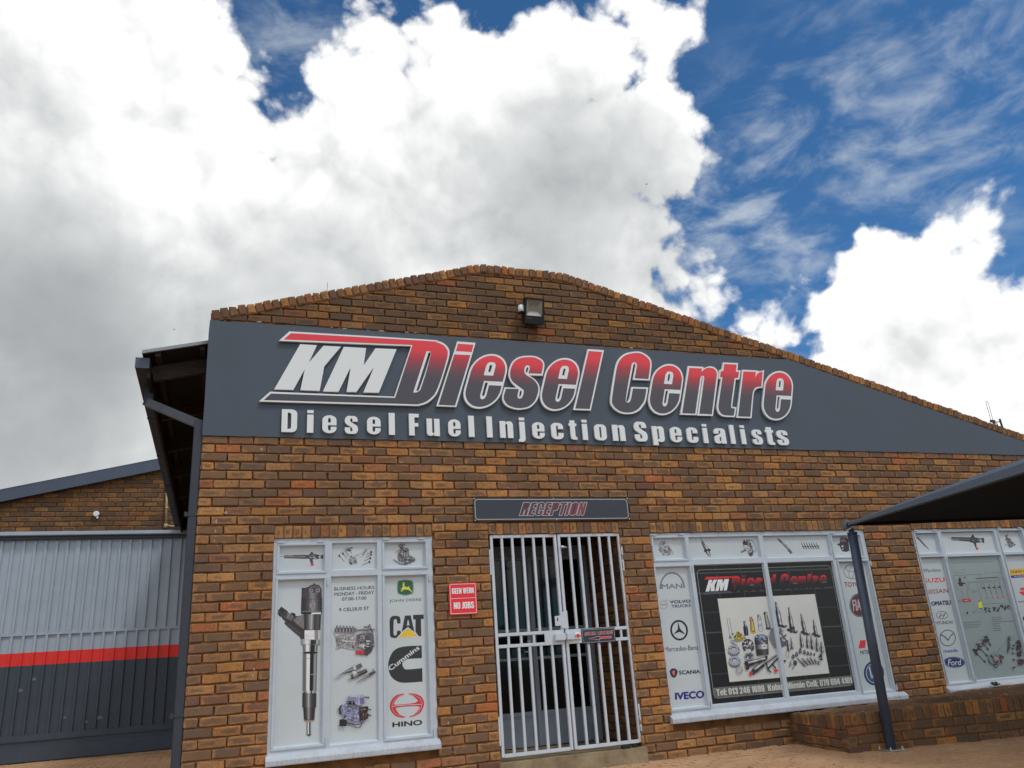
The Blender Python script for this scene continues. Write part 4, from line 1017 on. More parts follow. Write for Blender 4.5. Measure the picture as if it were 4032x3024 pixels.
def sm(pts, flags=None, n=3):
    """round a traced curve: Catmull-Rom through points, keeping corners sharper than 50 degrees"""
    res = []; m = len(pts)
    def ang(i):
        a, b, c = pts[i-1], pts[i], pts[(i+1) % m]
        u = (b[0]-a[0], b[1]-a[1]); v = (c[0]-b[0], c[1]-b[1])
        return abs(math.degrees(math.atan2(u[0]*v[1]-u[1]*v[0], u[0]*v[0]+u[1]*v[1])))
    sh = [ang(i) > 38 for i in range(m)]
    for i in range(m):
        p1, p2 = pts[i], pts[(i+1) % m]
        p0 = pts[i-1] if not sh[i] else p1; p3 = pts[(i+2) % m] if not sh[(i+1) % m] else p2
        res.append(p1)
        if sh[i] and sh[(i+1) % m]: continue
        if ang(i) < 4 and ang((i+1) % m) < 4: continue
        for k in range(1, n):
            t = k/n
            res.append(tuple(.5*((2*p1[j]) + (-p0[j]+p2[j])*t + (2*p0[j]-5*p1[j]+4*p2[j]-p3[j])*t*t + (-p0[j]+3*p1[j]-3*p2[j]+p3[j])*t**3) for j in (0, 1)))
    return res
def traced(o_, sc, pts, smooth=True):
    q = sm(pts) if smooth else pts
    return [F(o_[0]+x*sc, o_[1]+y*sc, YF) for x, y in q]
CA, CAs = (1000, 1280), 700/2212; CBo, CBs = (1600, 1320), 800/2212; CCo, CCs = (2350, 1350), 850/2212
def letter(plates, faces, name='letter'):
    o = plate(name, plates, YB, YF, MT['letter_white'], sign)
    if faces:
        xs = [p[0] for g_ in faces for c in g_ for p in c]; zs = [p[1] for g_ in faces for c in g_ for p in c]
        f = plate('letter_face', faces, YF+.0002, YS, MT['gradient'], o, (min(xs), max(xs), min(zs), max(zs)))
    return o
tA = lambda p, s=True: traced(CA, CAs, p, s); tB = lambda p, s=True: traced(CBo, CBs, p, s); tC = lambda p, s=True: traced(CCo, CCs, p, s)
# K, M
letter([[tA([(575,237),(783,250),(682,468),(865,257),(1082,268),(875,513),(818,817),(577,808),(632,550),(490,805),(252,798)], False)]], None)
letter([[tA([(1118,270),(1396,286),(1365,500),(1512,288),(1775,300),(1555,840),(1362,837),(1493,522),(1275,832),(1152,830),(1203,525),(1052,829),(858,824)], False)]], None)
# D with its two speed bars
def AB(x, y): return ((1000+x*CAs-1600)/CBs, (1280+y*CAs-1320)/CBs)
dpl = [AB(440,78)] + [(200,45),(330,60),(395,80),(440,115),(465,155),(470,205),(450,290),(395,470),(340,620),(290,690),(220,742),(120,768),(0,765)] + [AB(62,950), AB(200,828), AB(1745,890), AB(1955,262), AB(310,195)]
dho = [(243,186),(264,186),(262,215),(200,420),(138,592),(122,606),(108,602)]
dfa = [AB(460,101)] + [(200,60),(320,75),(385,98),(425,130),(448,170),(450,215),(430,300),(378,470),(322,615),(275,675),(208,725),(118,750),(0,748)] + [AB(122,932), AB(212,852), AB(1756,906), AB(1972,247), AB(372,178)]
dfh = [(220,172),(262,176),(268,196),(258,245),(205,440),(150,600),(112,622),(74,624)]
letter([[tB(dpl), tB(dho)]], [[tB(dfa), tB(dfh)]])
# i
letter([[tB([(555,67),(755,82),(545,780),(327,772)], False)]], [[tB([(562,92),(730,103),(712,182),(540,172)], False)], [tB([(522,208),(697,216),(530,765),(350,758)], False)]])
# s
letter([[tB([(1485,440),(1335,436),(1400,480),(1438,530),(1452,580),(1445,650),(1415,720),(1350,785),(1260,808),(1180,805),(1090,770),(1050,715),(1045,655),(1070,567),(1205,572),(1150,520),(1122,470),(1112,420),(1125,350),(1160,280),(1230,235),(1330,222),(1420,232),(1485,270),(1505,325)]),
         tB([(1318,346),(1331,350),(1316,410),(1301,402),(1303,370)], False), tB([(1240,602),(1258,606),(1253,645),(1237,676),(1229,670),(1232,630)], False)]],
       [[tB([(1470,419),(1330,414),(1346,350),(1336,328),(1315,325),(1292,345),(1283,390),(1302,430),(1380,480),(1422,530),(1436,580),(1428,640),(1400,710),(1340,770),(1260,792),(1180,788),(1105,758),(1066,705),(1062,655),(1085,582),(1208,585),(1224,590),(1210,650),(1212,680),(1230,693),(1255,685),(1275,640),(1280,600),(1255,578),(1170,515),(1138,470),(1129,420),(1140,355),(1175,290),(1235,250),(1330,238),(1410,246),(1470,280),(1488,325)])]])
# l
letter([[tB([(1975,150),(2152,162),(2008,820),(1818,812)], False)]], [[tB([(1985,172),(2130,182),(1995,803),(1840,797)], False)]])
# C n t r
letter([[tC([(543,385),(370,378),(384,300),(397,225),(389,211),(378,215),(362,290),(340,400),(320,500),(302,590),(308,602),(322,597),(336,558),(355,452),(528,457),(505,590),(480,640),(440,690),(380,722),(310,730),(240,718),(180,680),(145,632),(138,580),(150,480),(175,320),(200,210),(240,145),(300,105),(395,88),(460,95),(520,130),(555,175),(562,235)])]],
       [[tC([(528,370),(388,362),(402,290),(412,222),(400,202),(380,197),(358,212),(345,280),(318,430),(297,570),(298,603),(315,614),(340,603),(352,565),(370,468),(508,472),(488,585),(460,632),(425,675),(375,705),(312,714),(245,702),(192,668),(160,625),(155,580),(168,480),(192,325),(215,220),(252,158),(305,122),(395,103),(455,110),(508,142),(540,182),(546,232)])]])
letter([[tC([(935,237),(1095,246),(1090,262),(1150,240),(1200,248),(1235,280),(1245,325),(1240,380),(1190,748),(1030,744),(1080,400),(1091,353),(1083,351),(1071,400),(1022,741),(855,735)])]],
       [[tC([(948,256),(1078,263),(1072,298),(1110,264),(1150,255),(1195,263),(1222,290),(1230,328),(1222,385),(1178,732),(1050,726),(1097,390),(1100,348),(1085,333),(1066,346),(1055,395),(1008,726),(875,720)])]])
letter([[tC([(1293,200),(1448,207),(1440,280),(1475,283),(1460,375),(1425,375),(1388,640),(1395,655),(1432,660),(1415,760),(1300,755),(1250,725),(1230,670),(1235,600),(1272,370),(1248,368),(1258,275),(1282,272)])]],
       [[tC([(1305,217),(1432,222),(1424,296),(1458,298),(1446,358),(1412,360),(1376,630),(1384,668),(1415,675),(1402,745),(1305,740),(1264,712),(1247,668),(1252,600),(1288,352),(1262,350),(1270,290),(1296,288)])]])
letter([[tC([(1490,275),(1640,283),(1662,292),(1715,278),(1698,462),(1650,465),(1618,490),(1606,540),(1585,772),(1432,767)])]],
       [[tC([(1502,293),(1630,298),(1622,352),(1655,308),(1700,295),(1684,448),(1640,452),(1608,480),(1593,540),(1572,757),(1448,752)])]])
# the four e
def eform(x0, x1, z0, z1, sl):
    def m_(c): return [(x0 + (x1-x0)*u + sl*(z1-z0)*v, z0 + (z1-z0)*v) for u, v in c]
    outer = m_(rr(0,0,1,1,(.5,.34),(.5,.34),(.5,.34),(.5,.34),9))
    s1 = m_(rr(.50,.665,.565,.80,.03,.03,0,0,3)); s2 = m_(rr(.50,.225,.57,.47,0,0,.03,.03,3))
    k0, k1, b = .047, .953, .033
    f = [(k1,.50)] + [q for q in rr(k0,b,k1,1-b,(.453,.31),(.453,.31),(.453,.31),(.453,.31),9)]
    arc = rr(k0,b,k1,1-b,(.453,.31),(.453,.31),(.453,.31),(.453,.31),9)
    n = 10; br, tr_, tl, bl_ = arc[:n], arc[n:2*n], arc[2*n:3*n], arc[3*n:]
    face = [(k1,.50)] + tr_ + tl + bl_ + br + [(k1,.425),(.615,.425),(.615,.23),(.59,.185),(.535,.165),(.48,.185),(.455,.23),(.455,.50)]
    hole = rr(.405,.60,.66,.85,.09,.09,0,0,4)
    return [[outer, s1, s2]], [[m_(face), m_(hole)]]
for (o_, sc, top, left, right, bot) in ((CBo, CBs, (930,203), (612,650), (1108,350), (800,800)), (CBo, CBs, (1740,247), (1447,680), (1893,400), (1640,825)),
                                        (CCo, CCs, (745,215), (522,600), (892,350), (690,742)), (CCo, CCs, (1870,287), (1692,650), (2015,420), (1845,795))):
    P_ = [F(o_[0]+x*sc, o_[1]+y*sc, YF) for x, y in (top, left, right, bot)]
    z0, z1 = P_[3][1], P_[0][1]; sl = .315
    xl = P_[1][0] - sl*(P_[1][1]-z0); xr = P_[2][0] - sl*(P_[2][1]-z0)
    pl, fa = eform(xl, xr, z0, z1, sl)
    letter(pl, fa)
# second line
sub = []
for ch, a, b in zip('DieselFuelInje', (58,268,390,573,754,933,1096,1240,1415,1580,1727,1835,1995,2098), (186,317,507,681,866,980,1176,1346,1516,1628,1776,1943,2045,2198)):
    ym = 142 + (a+b)/2/2212*42; sub.append((ch, F(1080+a*1070/2212, 1590+ym*1070/2212, -.04)[0], F(1080+b*1070/2212, 1590+ym*1070/2212, -.04)[0]))
for ch, a, b in zip('ctionSpecialists', (147,296,405,505,655,838,985,1133,1270,1398,1497,1628,1712,1812,1925,2017), (248,360,450,605,760,943,1083,1228,1362,1452,1592,1672,1765,1895,1993,2110)):
    ym = 178 + (a+b)/2/2212*52; sub.append((ch, F(2100+a*1050/2212, 1600+ym*1050/2212, -.04)[0], F(2100+b*1050/2212, 1600+ym*1050/2212, -.04)[0]))
B0, H0 = 3.268, .232
for ch, x0, x1 in sub:
    w, gl = GLY[ch]
    x0 += .002; sx_ = (x1-x0)/w if ch not in 'ilIj' else .235
    if ch == 'j': x1 = x0 + .06
    if ch in 'ilI': c_ = (x0+x1)/2; x0 = c_ - .13*.235
    plate('letter', [[[(x0 + u*sx_, B0 + v*H0) for u, v in c] for c in g_] for g_ in gl], -.016, -.038, MT['letter_white'], sign)

# ------------------------------------------------------------------ small signs
def flat_sign(name, label, x0, x1, z0, z1, mat, y0=-.012, t=.004, cat='sign'):
    e = empty(name, label, cat, ((x0+x1)/2, y0, z0))
    g = G(); g.box(x0-e.location.x, x1-e.location.x, -t, 0, 0, z1-z0)
    g.build('board', mat, e, bevel=.0012); return e
def art_on(e, art, name='print'):
    o = art.build(name, None); o.parent = e; o.matrix_parent_inverse = Matrix.Translation(-Vector(e.location)); return o
navy = Mat('sign board navy', .4, alb(40,44,54)).m; redb = Mat('sign board red', .4, alb(204,34,44)).m
rec = flat_sign('reception_sign', 'long charcoal board reading RECEPTION above the entrance gate', 2.624, 4.393, 2.387, 2.627, navy)
a = Art(-.0175).crop(1860, 1950, 620/2212)
def rring(art, x0, x1, z0, z1, r, w, col):
    o_ = rr(x0, z0, x1, z1, r, r, r, r, 5); i_ = rr(x0+w, z0+w, x1-w, z1-w, r-w, r-w, r-w, r-w, 5); art.k += 1
    for j in range(len(o_)):
        k = (j+1) % len(o_); art.tri([o_[j], o_[k], i_[k]], col); art.tri([o_[j], i_[k], i_[j]], col)
rring(a, 2.637, 4.380, 2.400, 2.612, .035, .006, Cg(165))
gl, w_ = impact('RECEPTION', .10)
xa, xb, za, zb = 3.150, 3.875, 2.440, 2.580
a0 = F(1860+657*.2803, 1950+290*.2803, -.0175); a1 = F(1860+1610*.2803, 1950+97*.2803, -.0175)
za, zb = a0[1]+.003, a1[1]-.003; sh = .055; xa, xb = a0[0]+.004, a1[0]-sh+.0
def put(c): return [(xa + (xb-xa)*u/w_ + sh*v, za + (zb-za)*v) for u, v in c]
def offset(c, d):
    n = len(c); A_ = sum(c[i][0]*c[(i+1) % n][1]-c[(i+1) % n][0]*c[i][1] for i in range(n)); s_ = 1 if A_ > 0 else -1; r = []
    for i in range(n):
        p, q, t = c[i-1], c[i], c[(i+1) % n]
        u = Vector((q[0]-p[0], q[1]-p[1])); v = Vector((t[0]-q[0], t[1]-q[1]))
        if u.length < 1e-7 or v.length < 1e-7: r.append(q); continue
        u.normalize(); v.normalize(); nu = Vector((u.y, -u.x)); nv = Vector((v.y, -v.x)); m_ = nu + nv
        if m_.length < .3: m_ = nu
        m_.normalize(); k = min(1/max(m_.dot(nu), .45), 2.0); r.append((q[0]+m_.x*d*k*s_, q[1]+m_.y*d*k*s_))
    return r
for g_ in gl: a.world([offset(put(c), .0040 if j == 0 else .0) for j, c in enumerate(g_)], Cg(185))
for i_, g_ in enumerate(gl): a.world([put(c) for c in g_], alb(70+i_*5, 42+i_, 54+i_))
art_on(rec, a)
for (x, z) in ((2.634,2.617),(3.51,2.619),(4.384,2.617),(2.634,2.395),(3.53,2.396),(4.384,2.395)):
    g = G(); g.tube([(x-rec.location.x, -.0045, z-rec.location.z), (x-rec.location.x, -.010, z-rec.location.z)], .006, 8); g.build('screw', MT['steel'], rec)
nj = flat_sign('no_jobs_sign', 'small red board reading GEEN WERK and NO JOBS beside the gate', 2.333, 2.614, 1.480, 1.780, redb)
a = Art(-.0175)
rring(a, 2.342, 2.605, 1.489, 1.771, .0085, .005, Cg(190)); a.world([[(2.347,1.632),(2.600,1.632),(2.600,1.636),(2.347,1.636)]], Cg(190))
for t, x0, x1, z0, z1 in (('GEEN WERK', 2.362, 2.588, 1.678, 1.732), ('NO JOBS', 2.375, 2.580, 1.535, 1.598)):
    gl, w_ = impact(t, .06)
    for g_ in gl: a.world([[(x0+(x1-x0)*u/w_, z0+(z1-z0)*v) for u, v in c] for c in g_], Cg(205))
art_on(nj, a)
rb = flat_sign('ring_bell_sign', 'small charcoal plate with RING BELL lettering and a red arrow on the gate', 3.706, 4.084, 1.139, 1.282, navy, y0=.0075)
a = Art(.003); a.lay = .00005
rring(a, 3.714, 4.076, 1.147, 1.274, .018, .0035, Cg(150))
gl, w_ = impact('RING BELL / LUI KLOKKIE', .05)
for i_, g_ in enumerate(gl):
    q = [[(3.735+.318*u/w_+.010*v, 1.216+.034*v) for u, v in c] for c in g_]
    a.world(q, Cg(160)); 
    a.world([offset(c, -.0014) for c in q[:1]], alb(150, 46+i_, 56))
a.world([[(3.775,1.183),(3.905,1.206),(3.905,1.197),(4.035,1.197),(4.035,1.176),(3.905,1.176),(3.905,1.163)]], Cg(165))
a.world([[(3.90,1.194),(4.031,1.194),(4.031,1.179),(3.90,1.179)]], alb(190,40,50)); a.world([[(3.79,1.183),(3.901,1.201),(3.901,1.168)]], alb(70,45,55))
art_on(rb, a)

# ------------------------------------------------------------------ floodlight and photocell
fl = empty('floodlight', 'black LED floodlight with a square reflector mounted on the gable bricks', 'floodlight', (3.42, 0, 4.72))
mtl = Matrix.Translation((0, 0, .0))
TL = Matrix.Rotation(math.radians(16), 4, 'X')
def tilt(g, dy=-.13):
    for i, v in enumerate(g.v): g.v[i] = tuple((Matrix.Translation((0, dy, .02)) @ TL) @ Vector(v))
g = G(); g.box(-.118, .118, .034, .06, -.15, .15); g.box(-.118, -.100, 0, .034, -.15, .15); g.box(.100, .118, 0, .034, -.15, .15); g.box(-.100, .100, 0, .034, .130, .15); g.box(-.100, .100, 0, .034, -.15, -.058); tilt(g); body = g.build('housing', MT['black'], fl, bevel=.002)
g = G()
for q in ((-.118,.118,.128,.15),(-.118,.118,-.15,-.055),(-.118,-.095,-.055,.128),(.095,.118,-.055,.128)): g.box(q[0], q[1], -.012, -.0005, q[2], q[3])
tilt(g); g.build('bezel', MT['black'], fl, bevel=.003)
g = G(); O = [(-.095,-.055),(.095,-.055),(.095,.128),(-.095,.128)]; I_ = [(-.045,.005),(.045,.005),(.045,.062),(-.045,.062)]
for i in range(4): k = (i+1) % 4; g.quad([(O[i][0],-.004,O[i][1]),(O[k][0],-.004,O[k][1]),(I_[k][0],.03,I_[k][1]),(I_[i][0],.03,I_[i][1])])
g.quad([(x, .03, z) for x, z in I_]); 
tilt(g, -.130); g.build('reflector', MT['lamp'], fl)
def tl_art(t, x0, x1, z0, z1, col):
    gl, w_ = impact(t, .06); gg = G()
    for g_ in gl:
        vs, tr = fill([[(x0+(x1-x0)*u/w_, z0+(z1-z0)*v) for u, v in c] for c in g_])
        for q in tr: gg.quad([(vs[i].x, -.0128, vs[i].y) for i in q], col=col)
    tilt(gg); return gg
gg = tl_art('ACDC', -.088, -.028, -.093, -.075, Cg(70)); gg.build('marking', MT['print'], fl)
g = G(); g.box(-.10, -.08, .05, .075, -.03, .03); g.box(.08, .10, .05, .075, -.03, .03); g.box(-.10, .10, .07, .1295, -.035, .035)
for i, v in enumerate(g.v): g.v[i] = (v[0], v[1]-.13, v[2])
g.build('bracket', MT['black'], fl)
pc = empty('photocell', 'small white photocell behind the left of the floodlight', 'sensor', (3.275, 0, 4.76))
g = G(); g.tube([(0, 0, 0), (0, -.10, 0)], .012, 10); g.build('arm', MT['black'], pc)
g = G(); g.tube([(0, -.10, -.028), (0, -.10, .0), (0, -.10, .045), (0, -.10, .055)], [.034, .034, .034, .02], 16); g.build('cap', MT['cell'], pc)
g = G(); g.tube([(0, -.10, -.045), (0, -.10, -.0285)], .03, 16); g.build('collar', MT['black'], pc)

# ------------------------------------------------------------------ roof aerials
an = empty('roof_aerial', 'looped wire aerial on a dark bracket standing on the right verge', 'aerial', (10.30, .1, 3.70))
g = G(); P_ = []
for i in range(9): t = math.radians(180 - i*22.5); P_.append((-.010 + .022*math.cos(t), 0, .305 + .022*math.sin(t)))
g.tube([(-.028, 0, .045)] + P_ + [(.010, 0, .045)], .0035, 6); g.build('wire_loop', MT['black'], an)
g = G(); g.box(-.038, .035, -.015, .015, .02, .052); g.box(.0, .03, -.012, .012, -.12, .02); g.build('clamp', MT['black'], an)
g = G(); g.beam((.03, 0, .02), (.15, 0, .035), .014, .012); g.beam((.145, 0, .075), (.16, 0, -.16), .02, .02, up=(0,1,0)); g.beam((.06, 0, .012), (.12, 0, -.12), .008, .008); g.build('bracket_arm', MT['black'], an)
ro = G(); ro.tube([(1.145, .1, 4.80), (1.145, .1, 4.99)], .0022, 5); o = ro.build('roof_rod', MT['black']); tag(o, 'thin dark rod standing up behind the left slope of the gable', 'rod')

# ------------------------------------------------------------------ printed vinyl on the panes
YP = YG - .0002
VW = alb(166,174,177)
INK, GREY = (38,38,44), (96,98,104)
def vinyl(panes, colr=None):
    a = Art(YP)
    for (x0, x1, z0, z1) in panes: a.k = 0; a.world([[(x0+.001,z0+.001),(x1-.001,z0+.001),(x1-.001,z1-.001),(x0+.001,z1-.001)]], colr or VW)
    return a
def vp(art, win, name='print'):
    o = art.build(name, win); return o
CH = [70, 150, 205, 170, 110, 60, 40, 66, 110]         # chrome barrel tones
DK = [52, 70, 98, 120, 92, 66, 50, 40, 34]

# ---- window one, big injector
a = vinyl([w1p[3]]); a.crop(1060, 2260, 240/569)
c = lambda *v: alb(*v)
a.poly([(75,350),(112,304),(170,345),(180,365),(205,368),(215,360),(245,372),(246,392),(270,392),(300,385),(330,380),(332,612),(296,614),(285,590),(180,500),(140,460),(150,445),(128,425),(112,402),(98,398),(80,376)], c(48,44,46))
a.poly([(75,352),(112,306),(168,348),(130,408),(100,396),(82,376)], c(40,38,40)); a.line([(90,345),(120,385)], 9, c(66,62,64)); a.line([(150,345),(115,400)], 5, c(84,80,82)); a.line([(172,360),(138,410)], 6, c(96,92,92))
a.poly([(172,362),(205,372),(232,400),(205,440),(160,410)], c(92,86,88)); a.line([(190,372),(160,418)], 5, c(130,124,124))
a.poly([(205,366),(216,359),(246,374),(247,394),(228,396)], c(30,30,34))
a.poly([(222,432),(270,392),(330,382),(330,520),(300,500),(260,470)], c(104,98,100)); a.bits([(230,430),(320,390),(325,500),(270,470)], 26, (88,112,124,96), 7, 3)
a.poly([(150,448),(180,452),(292,540),(330,560),(331,612),(297,614),(286,590),(176,497),(140,460)], c(54,50,52)); a.line([(180,470),(290,560)], 9, c(74,70,72))
# solenoid head
a.cyl((395,130), (395,372), 182, 196, [44,60,82,100,112,104,84,62,48,40]); a.poly([(304,235),(312,165),(338,128),(368,118),(372,230)], c(62,56,58)); a.poly([(470,120),(488,140),(490,225),(440,220)], c(58,54,58))
a.cyl((396,222), (394,366), 192, 196, [44,58,80,104,120,96,70,54,44,38]); a.line([(300,350),(490,346)], 5, c(120,112,112)); a.line([(300,240),(492,232)], 4, c(40,38,42))
a.poly([(362,135),(375,110),(410,98),(412,88),(428,88),(430,98),(465,103),(484,130),(470,170),(420,182),(378,174)], c(70,68,74)); a.ell(394,156,17,14, c(150,150,156), 5); a.ell(452,154,19,14, c(150,150,156), 5); a.ell(423,158,10,9, c(40,38,44)); a.ell(424,150,50,34, c(128,128,134), 4)
a.poly([(378,270),(430,268),(430,318),(378,320)], c(128,118,122)); a.bits([(382,274),(426,272),(426,314),(382,316)], 10, (150,104,96), 7, 5)
a.poly([(300,360),(490,356),(484,376),(330,382),(305,372)], c(30,28,30)); a.poly([(394,362),(486,358),(482,374),(394,376)], c(196,198,200))
a.cyl((405,376), (402,522), 158, 150, [46,70,66,48,92,150,124,84,56,40]); a.line([(330,522),(476,520)], 6, c(36,34,36))
a.poly([(330,526),(462,523),(458,612),(330,612)], c(196,198,202)); a.poly([(422,524),(458,522),(456,620),(424,622)], c(126,116,120)); a.bits([(336,560),(418,556),(416,606),(336,608)], 14, (206,186,176), 9, 7)
a.cyl((386,612), (384,662), 180, 176, [120,150,60,30,32,168,196,186,150,120]); a.line([(298,616),(476,612)], 3, c(140,134,134)); a.line([(298,660),(474,655)], 4, c(90,86,88))
a.cyl((384,660), (382,726), 138, 134, [96,124,28,24,26,150,206,200,118,92]); a.ell(383,736,74,9, c(22,20,22))
a.cyl((381,745), (376,1092), 134, 128, [92,132,112,24,22,24,196,208,190,104,86,96]); a.line([(386,938),(444,934)], 5, c(150,142,144)); a.line([(318,790),(380,788)], 3, c(100,96,98))
a.cyl((376,1090), (376,1116), 110, 122, [110,156,60,180,190,130,100]); a.poly([(320,1095),(348,1112),(330,1118)], c(60,58,60))
a.cyl((375,1112), (374,1246), 130, 128, [44,46,52,60,92,150,110,66,50,40]); a.cyl((374,1246), (373,1360), 112, 96, [50,40,44,58,88,132,100,62,44,36]); a.line([(326,1370),(420,1366)], 9, c(150,110,88)); a.line([(326,1364),(420,1360)], 4, c(28,26,28))
a.cyl((371,1380), (371,1500), 44, 42, [150,60,50,190,150,90]); a.poly([(350,1498),(392,1496),(390,1504),(378,1508),(372,1516),(364,1508),(352,1506)], c(44,42,44))
vp(a, win1)
# ---- window one, hours
a = vinyl([w1p[4]]); a.crop(1290, 2260, 210/1025)
INKc = c(50,52,56)
a.text('BUSINESS HOURS', [(127,322),(895,288),(893,226),(127,258)], INKc, bold=0.012)
a.text('MONDAY - FRIDAY', [(131,424),(888,386),(890,322),(131,360)], INKc, bold=0.012)
a.text('07:00-17:00', [(278,516),(744,492),(744,430),(278,452)], INKc, bold=0.012)
a.text('9 CELSIUS ST', [(220,722),(798,690),(798,626),(220,658)], INKc, bold=0.012)
# inline pump
pb = [(112,1118),(230,1120),(490,1132),(560,1160),(700,1120),(880,1150),(895,1300),(905,1400),(860,1470),(760,1570),(700,1560),(545,1550),(530,1480),(250,1430),(180,1470),(150,1440),(165,1380),(150,1250),(120,1160)]
a.poly(pb, c(132,130,132)); a.bits([(160,1260),(540,1310),(530,1450),(260,1420),(180,1450)], 60, (70,160,96,182,120), 20, 11)
a.poly([(112,1118),(555,1140),(545,1290),(440,1300),(280,1280),(250,1240),(150,1240)], c(146,148,146)); a.bits([(130,1130),(540,1150),(530,1290),(300,1270),(160,1230)], 40, (120,170,140,104), 26, 12)
a.line([(112,1122),(540,1146)], 10, c(178,180,176)); a.line([(270,1285),(540,1310)], 16, c(182,184,184))
a.poly([(560,1180),(690,1130),(720,1290),(600,1330),(550,1300)], c(98,98,102)); a.bits([(560,1190),(700,1140),(880,1200),(890,1400),(800,1500),(560,1400)], 80, (56,80,110,140,40,170), 24, 13)
a.poly([(705,1180),(850,1170),(880,1270),(720,1280)], c(70,72,78)); a.line([(740,1288),(850,1295)], 22, c(180,182,182)); a.poly([(780,1150),(880,1160),(885,1300),(830,1300)], c(84,84,90))
a.poly([(596,1350),(710,1345),(700,1420),(600,1400)], c(168,170,166)); a.ell(628,1375,24,24, c(70,70,74), 6)
a.poly([(700,1450),(860,1380),(850,1480),(750,1568),(705,1550)], c(58,58,62)); a.ell(795,1475,38,46, c(40,40,44), 10); a.ell(845,1330,40,60, c(62,62,68), 12)
a.poly([(545,1470),(690,1470),(706,1552),(600,1540),(545,1550),(535,1510)], c(170,52,62)); a.poly([(600,1526),(650,1512),(706,1552),(640,1556)], c(150,46,56))
a.poly([(135,1110),(135,1060),(160,1040),(550,1040),(556,1100),(500,1138),(150,1118)], c(104,104,110)); 
for i in range(6):
    x = 178 + i*62; a.cyl((x, 985+i*4), (x+4, 1040+i*3), 26, 40, [60,150,100,50]); a.cyl((x-6, 1040), (x-4, 1110), 50, 56, [40,96,160,80,36]); a.line([(x-20,1050),(x+26,1052)], 6, c(44,44,52))
a.cyl((560,1060), (690,1046), 60, 64, [150,190,130,90]); a.cyl((690,1050), (760,1040), 84, 90, [120,90,150,70]); a.poly([(765,1080),(770,1010),(800,960),(822,968),(826,1040),(900,1062),(905,1090),(860,1100),(860,1150),(770,1140)], c(96,98,112)); a.bits([(765,1080),(780,1000),(830,1010),(900,1070),(860,1110),(780,1130)], 26, (60,130,160,84), 16, 15)
# three injectors
a.crop(1290, 2580, 210/1089)
a.poly([(110,490),(240,395),(300,430)], c(140,148,152)); a.poly([(560,572),(640,520),(670,530)], c(132,140,144)); a.poly([(150,640),(420,560),(500,510),(470,545)], c(150,158,162))
def inj(p, q, w, segs):
    n = len(segs)
    for i, (k, ton) in enumerate(segs):
        t0 = i/n; t1 = (i+1)/n; a.cyl((p[0]+(q[0]-p[0])*t0, p[1]+(q[1]-p[1])*t0), (p[0]+(q[0]-p[0])*t1, p[1]+(q[1]-p[1])*t1), w*k, w*k, ton)
inj((245,400), (690,200), 78, [(.22,DK),(.5,[60,150,96,50]),(.62,[56,140,110,60,44]),(.9,[60,150,120,80,44]),(1,[56,130,120,60]),(1,[110,186,170,90]),(.95,[50,90,46,100,40]),(1,[40,96,44,84,36])])
a.poly([(515,240),(522,175),(548,168),(576,178),(572,250),(580,290),(540,300)], c(164,164,160))
for i in range(6): a.line([(590+i*16,206-i*4),(606+i*16,252-i*6)], 4, c(120,112,116))
inj((430,470), (800,310), 96, [(.5,[170,160,60]),(.9,[50,80,56,40]),(1,[130,140,120,90]),(1,[150,120,110,70]),(.95,[60,96,70,44]),(.85,[44,80,60,36]),(.85,[40,96,52,34]),(.8,[40,90,48,34])])
a.poly([(412,462),(440,448),(458,462),(452,492),(420,490)], c(168,160,70)); a.poly([(490,340),(530,315),(585,345),(575,395),(520,390)], c(178,178,172))
for i in range(6): a.line([(660+i*22,322-i*8),(676+i*22,372-i*10)], 5, c(104,84,88))
inj((600,550), (960,330), 56, [(.2,[110,80]),(.5,[80,150,96]),(.7,[90,150,120,70]),(.9,[80,140,110,60]),(1,[48,84,60,40]),(1,[44,76,56,36])]); a.poly([(900,340),(910,280),(932,272),(944,300),(972,330),(965,355),(930,345)], c(120,118,116)); a.poly([(940,322),(972,330),(970,360),(945,372)], c(46,44,48))
# rotary pump
a.poly([(235,1200),(225,1100),(240,1040),(290,1010),(312,1012),(270,1060),(262,1130),(285,1205),(262,1208)], c(40,40,46)); a.poly([(200,1080),(225,1068),(228,1140),(205,1130)], c(120,124,134))
a.poly([(270,1110),(300,1050),(360,980),(400,960),(420,1040),(640,1040),(650,1330),(600,1355),(520,1380),(430,1370),(330,1280),(285,1200)], c(120,122,152)); a.bits([(290,1080),(400,1000),(630,1060),(640,1320),(480,1360),(330,1270)], 80, ((150,152,178),(96,98,130),(134,136,164),(80,82,110)), 26, 21)
a.line([(300,1180),(520,1240),(640,1260)], 12, c(158,160,186)); a.ell(500,1310,34,34, c(62,60,76)); a.ell(500,1310,20,20, c(110,110,134)); a.ell(350,1255,24,26, c(60,60,80))
a.poly([(395,850),(450,820),(720,800),(735,830),(745,990),(620,1030),(560,1000),(430,960),(396,930)], c(140,142,166)); a.poly([(400,850),(580,840),(580,960),(430,950),(400,930)], c(112,114,142)); a.poly([(455,822),(620,812),(620,850),(450,850)], c(160,164,178)); a.line([(640,815),(650,1000)], 14, c(170,172,190)); a.line([(600,845),(600,980)], 10, c(92,94,120)); a.poly([(640,870),(740,860),(745,985),(655,1000)], c(96,96,132))
a.poly([(395,935),(530,935),(560,985),(545,1010),(395,1000)], c(30,30,38)); a.poly([(395,1005),(540,1005),(530,1050),(400,1040)], c(92,92,86)); a.ell(412,962,8,12, c(160,160,170)); a.ell(494,966,10,14, c(160,160,170)); a.line([(560,1005),(630,1045)], 18, c(60,58,56))
